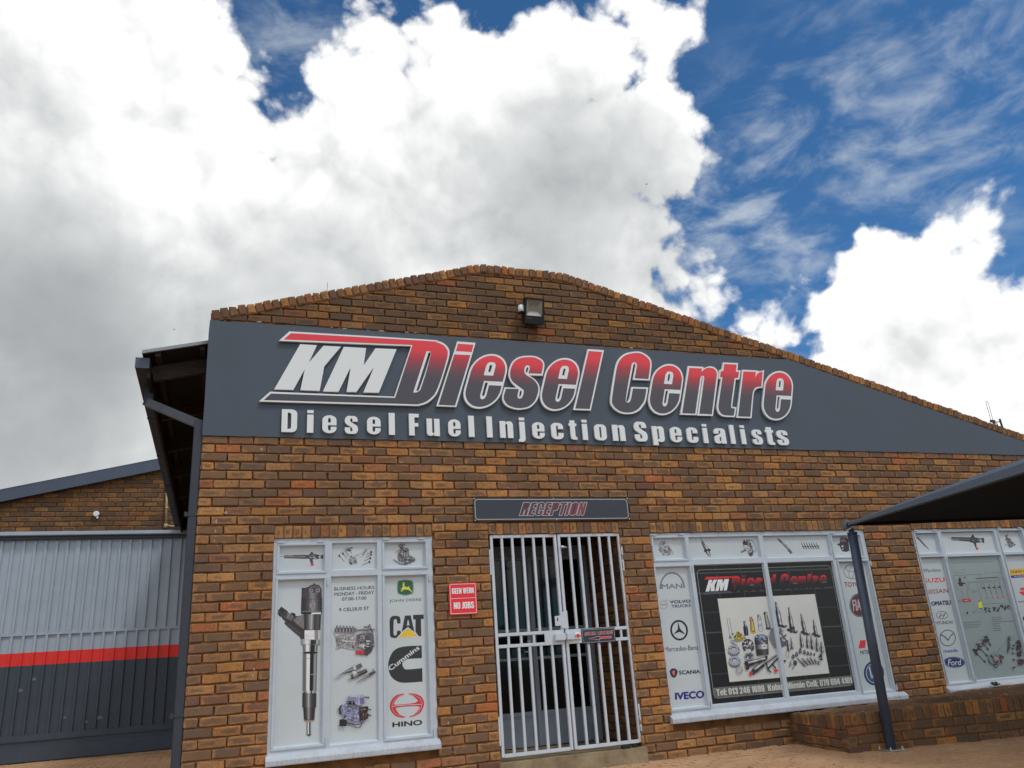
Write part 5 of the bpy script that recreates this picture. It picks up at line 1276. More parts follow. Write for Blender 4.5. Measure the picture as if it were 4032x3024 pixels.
a.poly([(640,1050),(820,1040),(830,1100),(800,1170),(835,1200),(820,1280),(720,1340),(650,1350),(640,1200)], c(38,36,38)); a.bits([(650,1060),(810,1060),(820,1250),(700,1330)], 44, (30,60,(110,84,70),(84,50,50),24,140), 20, 23)
for (x0, y0, x1, y1, w) in ((740,850,830,868,26),(800,1100,880,1112,22),(830,1220,880,1230,30)): a.cyl((x0,y0), (x1,y1), w, w*1.2, [50,110,70,40])
a.poly([(822,838),(836,838),(834,888),(818,886)], c(40,40,48))
a.poly([(235,1310),(300,1302),(380,1325),(385,1360),(380,1445),(235,1445)], c(34,34,36)); a.line([(385,1375),(470,1395),(560,1420),(640,1405),(690,1380)], 14, c(34,36,38)); a.line([(385,1405),(480,1450),(600,1480),(670,1460),(690,1380)], 12, c(40,42,44)); a.line([(480,1400),(590,1470)], 10, c(40,42,44)); a.poly([(660,1330),(735,1320),(730,1370),(690,1385)], c(84,84,120))
vp(a, win1)
# ---- window one, maker emblems
a = vinyl([w1p[5]]); a.crop(1500, 2260, 210/544)
GRN, YEL, BLK, RED_ = c(32,84,64), c(186,186,60), c(40,42,46), c(172,52,60)
sq = [(163,140),(168,82),(178,68),(250,56),(318,66),(328,80),(334,135),(330,190),(318,206),(250,221),(180,208),(168,192)]
a.poly(sm(sq), GRN); sh_ = lambda k: [(248+(x-248)*k, 138+(y-138)*k) for x, y in sm(sq)]; a.poly(sh_(.955), c(176,184,150)); a.poly(sh_(.925), GRN)
a.poly([(193,156),(196,150),(206,158),(214,150),(206,146),(218,140),(222,132),(224,120),(217,113),(226,104),(222,96),(218,84),(222,84),(228,96),(232,94),(230,80),(234,80),(237,94),(240,84),(244,86),(241,100),(238,112),(242,116),(240,128),(262,134),(280,132),(282,124),(288,128),(290,140),(300,156),(316,178),(320,192),(314,188),(296,170),(276,160),(262,160),(244,158),(226,164),(212,182),(196,166),(206,172),(218,158)], YEL)
a.text('JOHN DEERE', [(85,298),(412,281),(414,246),(86,262)], c(36,92,72), bold=0.004)
a.poly(sm([(150,656),(105,648),(92,620),(88,490),(96,450),(118,430),(150,427),(185,432),(198,455),(198,505),(166,505),(162,470),(148,456),(130,470),(128,600),(136,625),(148,630),(160,620),(166,580),(196,578),(205,600),(170,640)]), BLK)
a.poly([(212,590),(244,425),(303,422),(334,560),(342,590),(300,562),(276,540),(240,568)], BLK, [(264,530),(272,470),(282,470),(292,528),(278,522)])
a.poly([(328,418),(436,414),(436,458),(408,460),(412,634),(388,636),(368,610),(352,590),(352,464),(328,464)], BLK)
a.poly([(276,541),(384,636),(166,652)], c(176,184,186)); a.poly([(276,552),(378,634),(172,650)], c(204,164,48))
a.poly(sm([(415,730),(418,858),(260,868),(230,885),(218,920),(230,955),(262,974),(421,960),(424,1098),(240,1110),(160,1092),(100,1040),(76,960),(78,890),(110,810),(160,762),(250,738)]), c(42,44,48))
a.text('Cummins', [(98,994),(398,768),(366,722),(66,950)], c(42,44,48), bold=0.032, heavy=0.0010); a.text('Cummins', [(98,990),(396,764),(370,726),(70,950)], c(178,184,184), bold=0.017, heavy=0.0006)
def hino(pts): a.poly(sm(pts), RED_)
hino([(240,1222),(196,1224),(140,1248),(100,1300),(90,1350),(104,1402),(150,1448),(210,1466),(250,1462),(250,1455),(200,1440),(164,1400),(150,1368),(200,1356),(330,1348),(378,1350),(400,1360),(372,1400),(330,1436),(290,1452),(292,1460),(340,1450),(400,1418),(436,1350),(438,1300),(410,1250),(350,1222),(282,1216),(282,1226),(330,1246),(376,1290),(360,1308),(300,1322),(200,1330),(150,1334),(130,1326),(150,1290),(190,1250),(240,1232)])
a.line([(118,1352),(180,1340),(300,1334),(412,1330)], 5, c(176,184,184)); a.line([(250,1228),(190,1240),(140,1280),(116,1330),(112,1370),(140,1420),(200,1450)], 3.5, c(188,150,150)); a.line([(290,1222),(350,1240),(400,1270),(420,1320),(412,1370),(370,1420),(310,1448)], 3.5, c(188,150,150))
a.text('HINO', [(120,1562),(418,1538),(418,1488),(120,1514)], c(34,36,40), bold=0.025, heavy=0.0032)
vp(a, win1)
# ---- window one, top row
a = vinyl([w1p[0]]); a.crop(1080, 2110, 620/2212)
a.line([(80,292),(140,290)], 6, c(80,82,88)); a.cyl((138,292), (268,294), 46, 48, [96,120,90,60]); a.cyl((268,292), (450,294), 50, 58, [54,90,108,74,46])
a.poly([(440,270),(490,266),(522,222),(550,240),(556,262),(620,262),(640,275),(704,262),(700,326),(640,316),(600,330),(545,326),(540,345),(548,392),(514,394),(490,322),(440,318)], c(60,60,66)); a.bits([(500,250),(610,268),(600,322),(500,316)], 26, (84,44,110,150), 13, 31); a.ell(638,296,16,14, c(160,168,170)); a.poly([(512,388),(550,386),(558,402),(545,420),(520,424),(510,405)], c(184,62,68))
vp(a, win1)
a = vinyl([w1p[1]]); a.crop(1080, 2110, 620/2212)
def injr(x0, y0, x1, y1): a.line([(x0,y0),(x1,y1)], 8, c(74,74,78)); a.poly([(x0-16,y0-12),(x0+8,y0-22),(x0+18,y0+6),(x0-2,y0+22)], c(66,66,72))
for q in ((912,282,985,360),(962,250,1020,316),(1005,222,1050,272),(1045,195,1088,242)): injr(*q)
for q in ((1362,228,1290,270),(1358,264,1280,308),(1345,314,1262,354),(1335,368,1238,412)): injr(*q)
for q in ([(905,275),(930,232),(975,190),(1040,150)],[(990,262),(1040,285),(1080,300)],[(1080,292),(1110,300),(1150,272),(1200,290),(1240,300),(1250,270)],[(1130,300),(1150,268),(1220,250),(1270,190),(1345,182),(1345,240)],[(1250,230),(1300,215),(1320,270)]): a.line(q, 3.5, c(90,92,96))
a.line([(990,215),(1050,180)], 22, c(110,112,114)); a.line([(1240,275),(1295,190)], 20, c(104,106,110)); a.bits([(980,190),(1090,150),(1100,190),(1000,240)], 24, (80,130,60,150), 12, 33)
a.ell(1102,345,58,52, c(132,134,136)); a.bits([(1050,310),(1150,310),(1150,380),(1060,390)], 34, (90,160,120,60), 13, 34); a.ell(1078,390,16,14, c(44,44,48)); a.poly([(1070,280),(1092,278),(1094,300),(1072,302)], c(80,80,84))
vp(a, win1)
a = vinyl([w1p[2]]); a.crop(1080, 2110, 620/2212)
pump = [(1735,125),(1790,112),(1842,118),(1820,160),(1880,182),(1890,215),(1900,270),(1950,295),(1978,350),(1930,380),(1850,412),(1780,412),(1740,350),(1725,290),(1735,230),(1760,180)]
a.poly(pump, c(104,100,104)); a.bits(pump, 120, (60,140,84,120,160,44), 15, 35); a.line([(1690,240),(1750,205)], 6, c(80,80,84)); a.line([(1672,332),(1720,365),(1765,392)], 11, c(70,70,74)); a.cyl((1900,318), (1974,352), 44, 18, [60,120,80,40])
vp(a, win1)

# ---- window two, top row
a = vinyl([w2p[0]]); a.crop(2550, 2090, 870/2212)
e_ = [(110,110),(150,100),(190,112),(200,140),(230,160),(236,200),(268,225),(255,240),(215,245),(165,248),(120,210),(108,160)]
a.poly(e_, c(142,144,148)); a.bits(e_, 70, (110,166,128,180,90), 12, 41); vp(a, win2)
a = vinyl([w2p[1]]); a.crop(2550, 2090, 870/2212)
a.line([(532,76),(548,110)], 9, c(96,96,100)); a.cyl((545,108), (578,175), 22, 34, DK); a.cyl((570,150), (592,190), 34, 44, CH); a.poly([(562,205),(566,190),(620,178),(632,190),(628,205),(578,216)], c(40,38,46)); a.cyl((596,205), (622,250), 42, 26, [60,130,170,90,44]); a.line([(624,250),(628,262)], 8, c(60,60,64))
r_ = [(945,120),(975,98),(1010,92),(1030,110),(1040,160),(1055,190),(1058,230),(1030,252),(1000,225),(990,190),(960,170)]
a.poly(r_, c(130,130,136)); a.bits(r_, 40, (50,70,170,190,110), 13, 42); a.ell(976,124,26,20, c(52,48,58)); a.line([(1010,96),(1040,94),(1060,120),(1082,160),(1086,200),(1062,212)], 4, c(60,62,66)); a.cyl((935,215), (985,188), 14, 22, [60,130,60]); a.poly([(1008,222),(1056,214),(1050,248),(1022,256)], c(60,56,64)); vp(a, win2)
a = vinyl([w2p[2]]); a.crop(2550, 2090, 870/2212)
a.line([(1296,68),(1308,86)], 6, c(80,80,84)); a.cyl((1308,84), (1345,120), 18, 22, DK); a.cyl((1342,116), (1415,190), 20, 24, [60,150,120,60]); a.cyl((1412,188), (1442,226), 28, 22, DK); a.line([(1375,150),(1395,142)], 6, c(60,60,64))
for i in range(7):
    x = 1540 + i*24.5; a.poly([(x-4,120),(x,118),(x+22,160),(x+34,182),(x+26,184),(x+10,160)], c(66,66,72)); a.line([(x+8,160-i*.8),(x+34,156-i*.8)], 6, c(50,50,56))
vp(a, win2)
a = vinyl([w2p[3]]); a.crop(2550, 2090, 870/2212)
a.poly([(1925,75),(1970,62),(2010,80),(2020,200),(1990,212),(1945,205),(1920,150),(1895,140),(1900,128),(1922,126)], c(44,44,52)); a.poly([(1925,85),(1970,75),(1990,110),(1930,115)], c(120,84,104)); a.ell(1950,155,12,11, c(150,150,156)); a.ell(1952,185,8,8, c(150,150,156)); a.cyl((1930,66), (1970,68), 14, 14, [90,150,80]); vp(a, win2)
# ---- window two, left emblems
a = vinyl([w2p[4]]); a.crop(2560, 2230, 240/711)
a.ell(258,258,150,194, c(84,86,92), 20, -3, 40, 180, 360); a.ell(258,256,146,186, c(150,154,158), 5, -3, 40, 182, 358)
a.text('MAN', [(136,264),(376,254),(370,200),(132,208)], c(104,108,114), bold=0.021, heavy=0.0019)
a.ell(155,450,48,50, c(120,126,132), 9); a.ell(155,450,44,46, c(158,164,168), 3); a.text('VOLVO', [(122,456),(190,452),(190,438),(122,442)], c(60,64,84), bold=0.017); a.line([(180,405),(200,390),(198,405)], 5, c(130,136,142)); a.line([(200,390),(188,388)], 5, c(130,136,142))
a.text('VOLVO', [(232,434),(470,422),(466,388),(228,400)], c(38,42,78), bold=0.028, heavy=0.0032); a.text('TRUCKS', [(250,484),(472,472),(470,440),(248,450)], c(40,44,76), bold=0.017, heavy=0.0010)
a.ell(337,745,103,120, c(28,29,32), 21, -10, 44)
cx_, cy_ = 337, 748
def star(p, q, r): a.poly([p, q, (cx_, cy_+4), r], c(28,29,32))
star((322,640), (352,738), (322,742)); star((270,796), (322,735), (345,760)); star((412,795), (352,732), (332,760))
a.text('Mercedes-Benz', [(168,998),(562,972),(560,916),(166,940)], c(60,62,66), bold=-.004)
a.poly(sm([(226,1222),(240,1196),(276,1190),(308,1198),(320,1225),(312,1262),(292,1296),(266,1298),(240,1270)]), c(34,34,44)); a.poly(sm([(240,1226),(250,1208),(276,1202),(300,1210),(306,1230),(296,1262),(280,1282),(264,1282),(248,1258)]), c(46,44,60)); a.poly([(252,1232),(268,1218),(284,1212),(290,1232),(284,1252),(290,1266),(272,1274),(262,1252)], c(204,90,84)); a.line([(228,1215),(246,1192)], 5, c(170,176,178)); a.line([(316,1210),(300,1194)], 5, c(170,176,178))
a.text('SCANIA', [(338,1262),(582,1246),(578,1204),(336,1218)], c(26,28,40), bold=0.017, heavy=0.0016)
a.text('IVECO', [(296,1554),(626,1532),(622,1450),(292,1476)], c(38,36,110), bold=0.028, heavy=0.0029)
vp(a, win2)
# ---- window two, black centre poster
PK = alb(22,24,26)
def centre(panes_):
    a = vinyl(panes_, PK); a.crop(2740, 2200, 640/1896); return a
def clipx(x0, x1, a):
    old = a.world
    def w(cs, col):
        r = []
        for c_ in cs:
            q = clip(clip(c_, -1, 0, -x0-.0015), 1, 0, x1-.0015)
            if len(q) > 2: r.append(q)
        if r and len(r[0]) > 2: old(r, col)
    a.world = w
    ot = a.tri
    def t(pts, col):
        q = clip(clip(pts, -1, 0, -x0-.001), 1, 0, x1-.001)
        for i in range(1, len(q)-1): ot([q[0], q[i], q[i+1]], col)
    a.tri = t
for half in (5, 6):
    pn = w2p[half]; a = centre([pn]); clipx(pn[0], pn[1], a)
    GL, GL2 = alb(58,68,66), alb(44,50,50)
    for i, (y0, y1) in enumerate(((172,118),(405,335),(630,560),(866,785),(1108,1010),(1352,1240))): a.line([(0-10+i*32,y0),(1560+i*46,y1)], 15 if i < 5 else 16, GL if i in (0,1,3) else GL2)
    for (x0, x1) in ((225,470),(512,770),(1065,1335),(1335,1610)): a.line([(x0,70),(x1,1640)], 13, alb(46,50,54))
    x0_, x1_ = a.p(12, 140)[0]+.004, a.p(1555, 120)[0]
    z1_ = a.p(800, 110)[1]; zb1 = a.p(800, 1450)[1]; zb0 = a.p(800, 1600)[1]
    a.k += 1; rring(a, 5.175, 7.000, .505, 1.836, .05, .007, alb(120,124,122))
    a.world([[(5.182,.512),(6.993,.512),(6.993,.612),(5.182,.612)]], alb(96,98,94))
    # small version of the lettering
    fx0, fz0 = a.p(100, 402); fx1, fz1 = a.p(1535, 178)
    sx0, sx1, sz0, sz1 = 0.493, 6.90, 3.572, 4.371
    zz0, zz1 = a.p(830, 385)[1], a.p(830, 195)[1] + .02
    tx0, tx1 = a.p(82, 410)[0], a.p(1545, 300)[0]
    def mp_(p): return (tx0 + (p[0]-sx0)/(sx1-sx0)*(tx1-tx0), zz0 + (p[1]-sz0)/(sz1-sz0)*(zz1-zz0))
    def redgrad(o_pts, holes=()):
        zt, zb_ = max(p[1] for p in o_pts), min(p[1] for p in o_pts); K_ = 7
        a.world([offset(o_pts, .0025)], alb(64,50,54))
        old = a.k
        for i in range(K_):
            q = clip(clip(o_pts, 0, -1, -(zb_+(zt-zb_)*i/K_)), 0, 1, zb_+(zt-zb_)*(i+1)/K_)
            if len(q) > 2: t = i/(K_-1); a.k = old; a.world([offset(q, -.0)], alb(26+ (176-26)*max(0, (t-.35)/.65), 26+(36-26)*t, 30+(40-30)*t))
        for h in holes: a.world([h], alb(120,60,64)); a.world([offset(h, -.003)], PK)
    KM = [tA([(575,237),(783,250),(682,468),(865,257),(1082,268),(875,513),(818,817),(577,808),(632,550),(490,805),(252,798)], False), tA([(1118,270),(1396,286),(1365,500),(1512,288),(1775,300),(1555,840),(1362,837),(1493,522),(1275,832),(1152,830),(1203,525),(1052,829),(858,824)], False)]
    dz = lambda pts: [mp_(p) for p in pts]
    a.world([dz(tB([AB(440,78), AB(310,195), AB(1955,262), (400,90)], False))], alb(196,44,50))
    a.world([dz(tB([AB(200,828), AB(62,950), (200,765), AB(1745,890)], False))], alb(70,70,78))
    redgrad(dz(tB([(-40,60)] + dfa[1:14] + [AB(1756,906), AB(1972,247)])), [dz(tB(dfh))])
    for k in KM: a.world([dz(k)], alb(196,200,202))
    redgrad(dz(tB([(522,208),(697,216),(530,765),(350,758)], False))); redgrad(dz(tB([(562,92),(730,103),(712,182),(540,172)], False)))
    redgrad(dz(tB([(1985,172),(2130,182),(1995,803),(1840,797)], False)))
    for fa_ in ([(1470,419),(1330,414),(1302,430),(1380,480),(1436,580),(1400,710),(1260,792),(1105,758),(1062,655),(1085,582),(1208,585),(1138,470),(1140,355),(1235,250),(1330,238),(1470,280),(1488,325)],): redgrad(dz(tB(fa_)))
    redgrad(dz(tC([(528,370),(388,362),(412,222),(400,202),(358,212),(297,570),(315,614),(340,603),(370,468),(508,472),(488,585),(425,675),(312,714),(192,668),(155,580),(192,325),(252,158),(395,103),(508,142),(546,232)])))
    redgrad(dz(tC([(948,256),(1078,263),(1072,298),(1150,255),(1222,290),(1222,385),(1178,732),(1050,726),(1097,390),(1085,333),(1008,726),(875,720)])))
    redgrad(dz(tC([(1305,217),(1432,222),(1424,296),(1458,298),(1446,358),(1412,360),(1376,630),(1415,675),(1402,745),(1305,740),(1247,668),(1288,352),(1262,350),(1296,288)])))
    redgrad(dz(tC([(1502,293),(1630,298),(1622,352),(1700,295),(1684,448),(1608,480),(1572,757),(1448,752)])))
    for (ex0, ex1) in ((2.52,2.985),(3.405,3.86),(4.755,5.19),(6.31,6.745)):
        o_ = [(ex0+(ex1-ex0)*u+.315*.65*v, 3.59+.65*v) for u, v in rr(.05,.03,.95,.97,(.45,.3),(.45,.3),(.45,.3),(.45,.3),5)]
        redgrad(dz(o_), [dz([(ex0+(ex1-ex0)*u+.315*.65*v, 3.59+.65*v) for u, v in rr(.42,.6,.62,.84,.08,.08,0,0,3)])])
        a.world([dz([(ex0+(ex1-ex0)*u+.315*.65*v, 3.59+.65*v) for u, v in ((.45,.42),(.97,.42),(.97,.5),(.45,.5))])], alb(90,84,88))
    # parts photograph card
    a.world([[(5.392,.655),(6.700,.655),(6.700,1.516),(5.392,1.516)]], alb(182,184,180)); a.crop(2820, 2330, 480/2096)
    def lathe(p, q, prof, ton=CH):
        n = len(prof)-1
        for i in range(n):
            t0, t1 = i/n, (i+1)/n; a.cyl((p[0]+(q[0]-p[0])*t0, p[1]+(q[1]-p[1])*t0), (p[0]+(q[0]-p[0])*t1, p[1]+(q[1]-p[1])*t1), prof[i], prof[i+1], ton if i % 2 else [max(30, v-25) if isinstance(v, int) else v for v in ton])
    BR = [(120,100,40),(190,170,80),(160,140,60),(110,90,36)]; NV = [(30,32,48),(70,74,100),(40,42,60),(24,26,36)]
    a.line([(182,450),(235,780)], 7, c(80,80,86)); a.line([(225,450),(275,735)], 7, c(80,80,86)); a.ell(240,785,22,26, c(96,98,104)); a.ell(280,730,20,22, c(96,98,104))
    lathe((482,500), (498,600), [34,46,50,60]); lathe((498,600), (520,755), [74,78,76,72], NV)
    lathe((585,430), (612,520), [36,50,66,62], [(120,80,50),(180,130,90),(110,76,50)]); lathe((612,520), (630,690), [66,70,74,80,96], BR); a.ell(638,695,50,30, c(170,150,70)); a.ell(636,685,24,14, c(110,96,40))
    lathe((718,392), (735,440), [30,46,64]); lathe((735,440), (762,660), [66,70,76,84,80], [150,190,170,186,140]); a.ell(765,660,50,26, c(120,126,136), 6)
    lathe((840,345), (850,410), [60,66,54]); 
    for i in range(9): a.cyl((852+i*5, 415+i*22), (855+i*5, 431+i*22), 62+i*2, 66+i*2, [40,120,160,90,36])
    a.ell(895,630,50,24, c(70,72,80))
    for (x0, y0, x1, y1, s_) in ((1022,175,1095,605,1.25),(1243,270,1305,700,1.0),(1452,378,1530,740,.85),(1665,480,1718,770,.78)):
        lathe((x0,y0), (x0+(x1-x0)*.33, y0+(y1-y0)*.33), [26*s_,30*s_,42*s_,34*s_]); lathe((x0+(x1-x0)*.33, y0+(y1-y0)*.33), (x1,y1), [60*s_,76*s_,74*s_,78*s_,84*s_]); 
        a.poly([(x1-95*s_,y1-60),(x1-70*s_,y1-70),(x1+60*s_,y1-25),(x1+85*s_,y1-40),(x1+95*s_,y1-5),(x1+60*s_,y1+18),(x1-40*s_,y1-10),(x1-95*s_,y1-30)], c(50,52,60)); a.ell(x1+68*s_,y1-20,12,11, c(170,174,180), 5)
    lathe((1300,600), (1310,700), [86,84,76], [60,90,70,50])
    a.poly(sm([(290,770),(330,740),(345,690),(370,680),(430,720),(500,780),(505,805),(470,800),(430,850),(380,855),(320,830)]), c(140,126,54)); a.bits([(310,770),(370,700),(480,780),(400,840)], 26, ((190,176,96),(100,88,36),40), 18, 51)
    lathe((262,850), (350,890), [60,56,50], [110,170,190,120]); a.ell(262,845,22,34, c(140,146,156), 8)
    for (x, y) in ((298,1000),(312,1195)): a.ell(x,y+16,104,92, c(96,98,106)); a.ell(x,y-10,104,82, c(146,150,160)); a.ell(x-4,y-20,46,36, c(56,56,60)); a.ell(x-2,y-10,38,28, c(160,164,170)); a.ell(x+78,y-12,12,10, c(40,40,48)); a.ell(x-80,y-24,11,10, c(40,40,48))
    a.poly(sm([(440,900),(450,850),(500,815),(560,815),(610,845),(638,900),(645,990),(600,1030),(595,975),(500,980),(495,1030),(460,990)]), c(60,62,70)); a.bits([(450,860),(600,840),(630,960),(480,960)], 50, (30,150,100,190,44), 22, 52)
    a.ell(560,1110,86,68, c(132,138,150)); a.bits([(500,1060),(620,1060),(620,1150),(510,1150)], 28, (60,96,170,40), 20, 53)
    a.cyl((765,800), (790,1090), 225, 205, [40,90,150,120,84,60,50,40]); a.ell(762,790,112,60, c(54,62,88)); a.ell(758,770,62,36, c(120,134,160)); a.bits([(660,760),(860,760),(860,860),(680,860)], 34, (30,(60,72,110),150,(90,104,140)), 22, 54); a.cyl((778,905), (782,985), 218, 216, [120,170,190,186,150,120,90,60]); a.ell(815,940,12,14, c(40,40,44)); a.cyl((785,995), (795,1085), 208, 190, [54,70,80,66,52,44,36])
    a.ell(388,1345,62,62, c(150,152,152), 20); a.ell(388,1335,58,50, c(110,112,112), 6)
    lathe((545,1240), (850,1150), [110,100,88,84,70]); a.poly([(480,1190),(530,1200),(560,1290),(545,1345),(490,1330),(500,1280),(470,1230)], c(40,42,46)); a.ell(850,1130,22,30, c(40,40,44))
    lathe((640,1365), (800,1240), [100,100,96,92]); lathe((800,1240), (1025,1090), [44,40,38,36]); a.ell(625,1375,36,50, c(44,46,54)); a.poly([(552,1390),(580,1365),(615,1380),(612,1420),(580,1442),(556,1425)], c(182,52,58)); a.ell(742,1305,12,12, c(40,40,44))
    a.line([(850,1230),(880,1340),(935,1390)], 22, c(40,36,36)); a.line([(880,1320),(1000,1190),(1070,1125)], 26, c(44,38,38)); a.line([(960,1250),(1015,1320)], 24, c(40,36,36)); a.ell(1015,1355,33,33, c(190,56,62)); a.line([(1070,1170),(1088,1260),(1110,1350)], 9, c(60,56,56))
    a.poly(sm([(905,745),(925,640),(960,620),(990,640),(1000,760),(1030,850),(1035,970),(1000,968),(925,830)]), c(104,106,112)); a.poly([(1060,640),(1110,620),(1150,760),(1210,830),(1235,840),(1210,915),(1120,955),(1090,830)], c(84,84,94)); a.bits([(930,650),(1180,650),(1200,820),(1000,900)], 44, (60,140,170,(110,84,84),50), 22, 55)
    for (x0, y0, x1, y1) in ((1275,780,1305,985),(1435,710,1475,955),(1550,745,1575,965),(1620,735,1655,985),(1715,780,1740,1020),(1795,855,1820,1060),(1220,840,1245,1015)): lathe((x0,y0), (x1,y1), [10,24,44,52,60,56] if x0 != 1275 else [6,14,24,34,42,40])
    for (x, y, s_) in ((1312,1110,44),(1372,1075,46),(1435,1020,46),(1508,1035,40),(1565,1055,38),(1618,1065,32),(1676,1075,28)): a.poly([(x-s_*.6,y+s_*.5),(x-s_*.5,y-s_*.2),(x-s_*.1,y-s_*(1.3 if x == 1435 else .9)),(x+s_*.1,y-s_*(1.3 if x == 1435 else .9)),(x+s_*.6,y),(x+s_*.55,y+s_*.7),(x,y+s_)], c(66,68,76)); a.ell(x-4,y+4,s_*.22,s_*.3, c(120,122,130))
    a.ell(1215,1075,28,68, c(120,122,122), 7); a.ell(1312,1230,60,58, c(80,80,84), 6, 0, 24, 180, 300); a.ell(1348,1225,32,44, c(56,56,60)); a.cyl((1262,1215), (1275,1265), 26, 34, [90,140,90]); a.ell(1312,1305,16,20, c(120,122,122)); a.ell(1170,1190,22,18, c(34,34,36)); a.ell(1248,1282,12,10, c(50,50,54))
    for (x0, y0, x1, y1) in ((1385,1140,1530,1275),(1462,1140,1580,1250),(1550,1140,1632,1240),(1605,1130,1680,1235),(1680,1150,1720,1230),(1735,1190,1770,1245)): lathe((x0,y0), (x1,y1), [18,26,34,44,38])
    a.bits([(1745,1100),(1800,1050),(1835,1110),(1810,1180),(1760,1160)], 22, (50,80,40,120), 18, 56)
    # telephone line
    a.crop(2740, 2200, 640/1896)
    TW = alb(176,178,172)
    for t, x0, x1 in (('Tel: 013 246 1699', a.p(232, 1580)[0], a.p(790, 1540)[0]), ('Kobus Mienie Cell:', a.p(830, 1530)[0], a.p(1418, 1480)[0]), ('079 694 4101', a.p(1440, 1470)[0], a.p(1812, 1440)[0])):
        gl, w_ = impact(t, .06)
        for g_ in gl: a.world([[(x0+(x1-x0)*u/w_, .532+.064*v) for u, v in q] for q in g_], TW)
    vp(a, win2)
# ---- window two, right emblems
a = vinyl([w2p[7]]); a.crop(3290, 2200, 250/741)
a.ell(190,150,98,88, c(112,116,122), 9, 8); a.ell(178,112,60,42, c(112,116,122), 8, 8); a.ell(186,160,34,74, c(112,116,122), 7, 8)
a.text('TOYOTA', [(106,332),(362,318),(352,266),(98,274)], c(120,40,54), bold=0.014)
a.ell(274,542,112,140, c(56,54,62), 0, -6); a.ell(274,542,106,134, c(130,130,138), 7, -6); a.ell(274,542,88,114, c(90,36,50), 0, -6); a.text('FIAT', [(210,610),(340,595),(330,470),(196,482)], c(160,150,156), bold=0.010)
a.poly([(285,952),(352,950),(346,1042),(268,1046)], c(190,44,50)); a.poly([(455,946),(498,1026),(470,1028),(380,1040),(420,950)], c(190,44,50)); a.poly([(352,950),(390,870),(455,946)], c(190,44,50))
a.text('MITSUBISHI', [(290,1118),(506,1098),(500,1056),(286,1074)], c(36,38,50), bold=0.007)
a.ell(448,1335,118,142, c(28,44,84), 0, -6); a.ell(448,1335,96,118, c(150,156,170), 0, -6); a.ell(448,1335,86,108, c(48,70,116), 0, -6)
a.line([(392,1262),(424,1400),(448,1330),(474,1396),(500,1256)], 15, c(176,182,190)); a.line([(420,1240),(446,1300),(472,1236)], 13, c(176,182,190))
vp(a, win2)

# ---- window three
a = vinyl([w3p[0]]); a.crop(3580, 2080, 452/2212); a.cyl((150,165), (205,225), 30, 26, DK); a.cyl((205,225), (315,345), 34, 28, [60,110,70,44]); a.cyl((315,345), (368,395), 24, 14, DK); a.line([(368,395),(396,416)], 7, c(90,92,96)); vp(a, win3)
a = vinyl([w3p[1]]); a.crop(3580, 2080, 452/2212)
a.line([(742,192),(812,190)], 10, c(70,70,76)); a.cyl((810,200), (968,208), 66, 72, [50,80,108,84]); a.cyl((966,206), (1180,218), 72, 84, [40,60,96,56,36]); a.poly([(1180,190),(1212,120),(1232,120),(1268,180),(1330,182),(1350,195),(1412,186),(1440,182),(1448,285),(1420,282),(1390,262),(1350,280),(1290,282),(1300,370),(1276,374),(1240,290),(1160,260)], c(46,44,50)); a.bits([(1200,190),(1400,200),(1390,262),(1220,262)], 28, (70,34,110), 16, 61); a.ell(1378,238,26,17, c(150,158,162)); a.ell(1306,392,26,26, c(196,44,52)); vp(a, win3)
a = vinyl([w3p[2]]); a.crop(3580, 2080, 452/2212); q_ = [(1838,130),(1905,122),(1890,180),(1940,190),(1985,265),(2052,325),(2000,350),(1960,378),(1920,370),(1880,280),(1862,220)]; a.poly(q_, c(110,110,112)); a.bits(q_, 50, (60,140,90,44), 18, 62); a.line([(1846,305),(1880,335)], 8, c(80,80,84)); vp(a, win3)
a = vinyl([w3p[3]]); a.crop(3600, 2200, 220/730)
a.ell(117,158,20,25, c(44,54,92)); a.ell(117,158,10,13, c(150,158,164), 4); a.text('Perkins', [(150,182),(342,168),(340,122),(148,134)], c(46,56,96), bold=0.007)
a.text('ISUZU', [(108,316),(398,300),(390,246),(100,262)], c(180,36,56), bold=0.021, heavy=0.0016)
a.text('NISSAN', [(142,460),(444,444),(438,390),(138,406)], c(130,34,52), bold=0.010)
a.text('KOMATSU', [(186,614),(474,600),(470,544),(182,564)], c(26,30,84), bold=0.032, heavy=0.0019)
a.ell(363,737,78,52, c(84,88,94), 7, 6); a.line([(325,775),(350,705)], 10, c(84,88,94)); a.line([(372,775),(410,702)], 10, c(84,88,94)); a.line([(330,756),(395,726)], 9, c(84,88,94))
a.text('HYUNDAI', [(278,862),(500,848),(496,804),(274,820)], c(54,58,66), bold=0.007)
a.ell(436,1035,104,108, c(48,50,56), 9, 0, 36); a.line([(330,985),(400,1020),(440,1068),(470,1010),(510,978)], 13, c(60,62,68)); a.line([(332,978),(400,1008),(438,1050),(474,996),(506,966)], 5, c(160,168,172))
a.text('mazda', [(384,1228),(568,1214),(562,1174),(380,1186)], c(44,72,150), bold=0.014)
a.ell(520,1352,144,73, c(120,130,146), 0, 3); a.ell(520,1352,136,66, c(26,44,92), 0, 3); a.ell(520,1352,128,59, c(120,130,150), 3, 3); a.text('Ford', [(440,1398),(604,1388),(606,1318),(446,1316)], c(184,190,196), bold=0.007)
vp(a, win3)
a = vinyl([w3p[4]], alb(126,138,140)); a.crop(3720, 2180, 312/1035)
K2 = c(72,78,82)
a.text('Common Rail Diesel Fuel Injection Systems', [(92,134),(650,112),(646,92),(88,112)], c(60,66,70), bold=0.003)
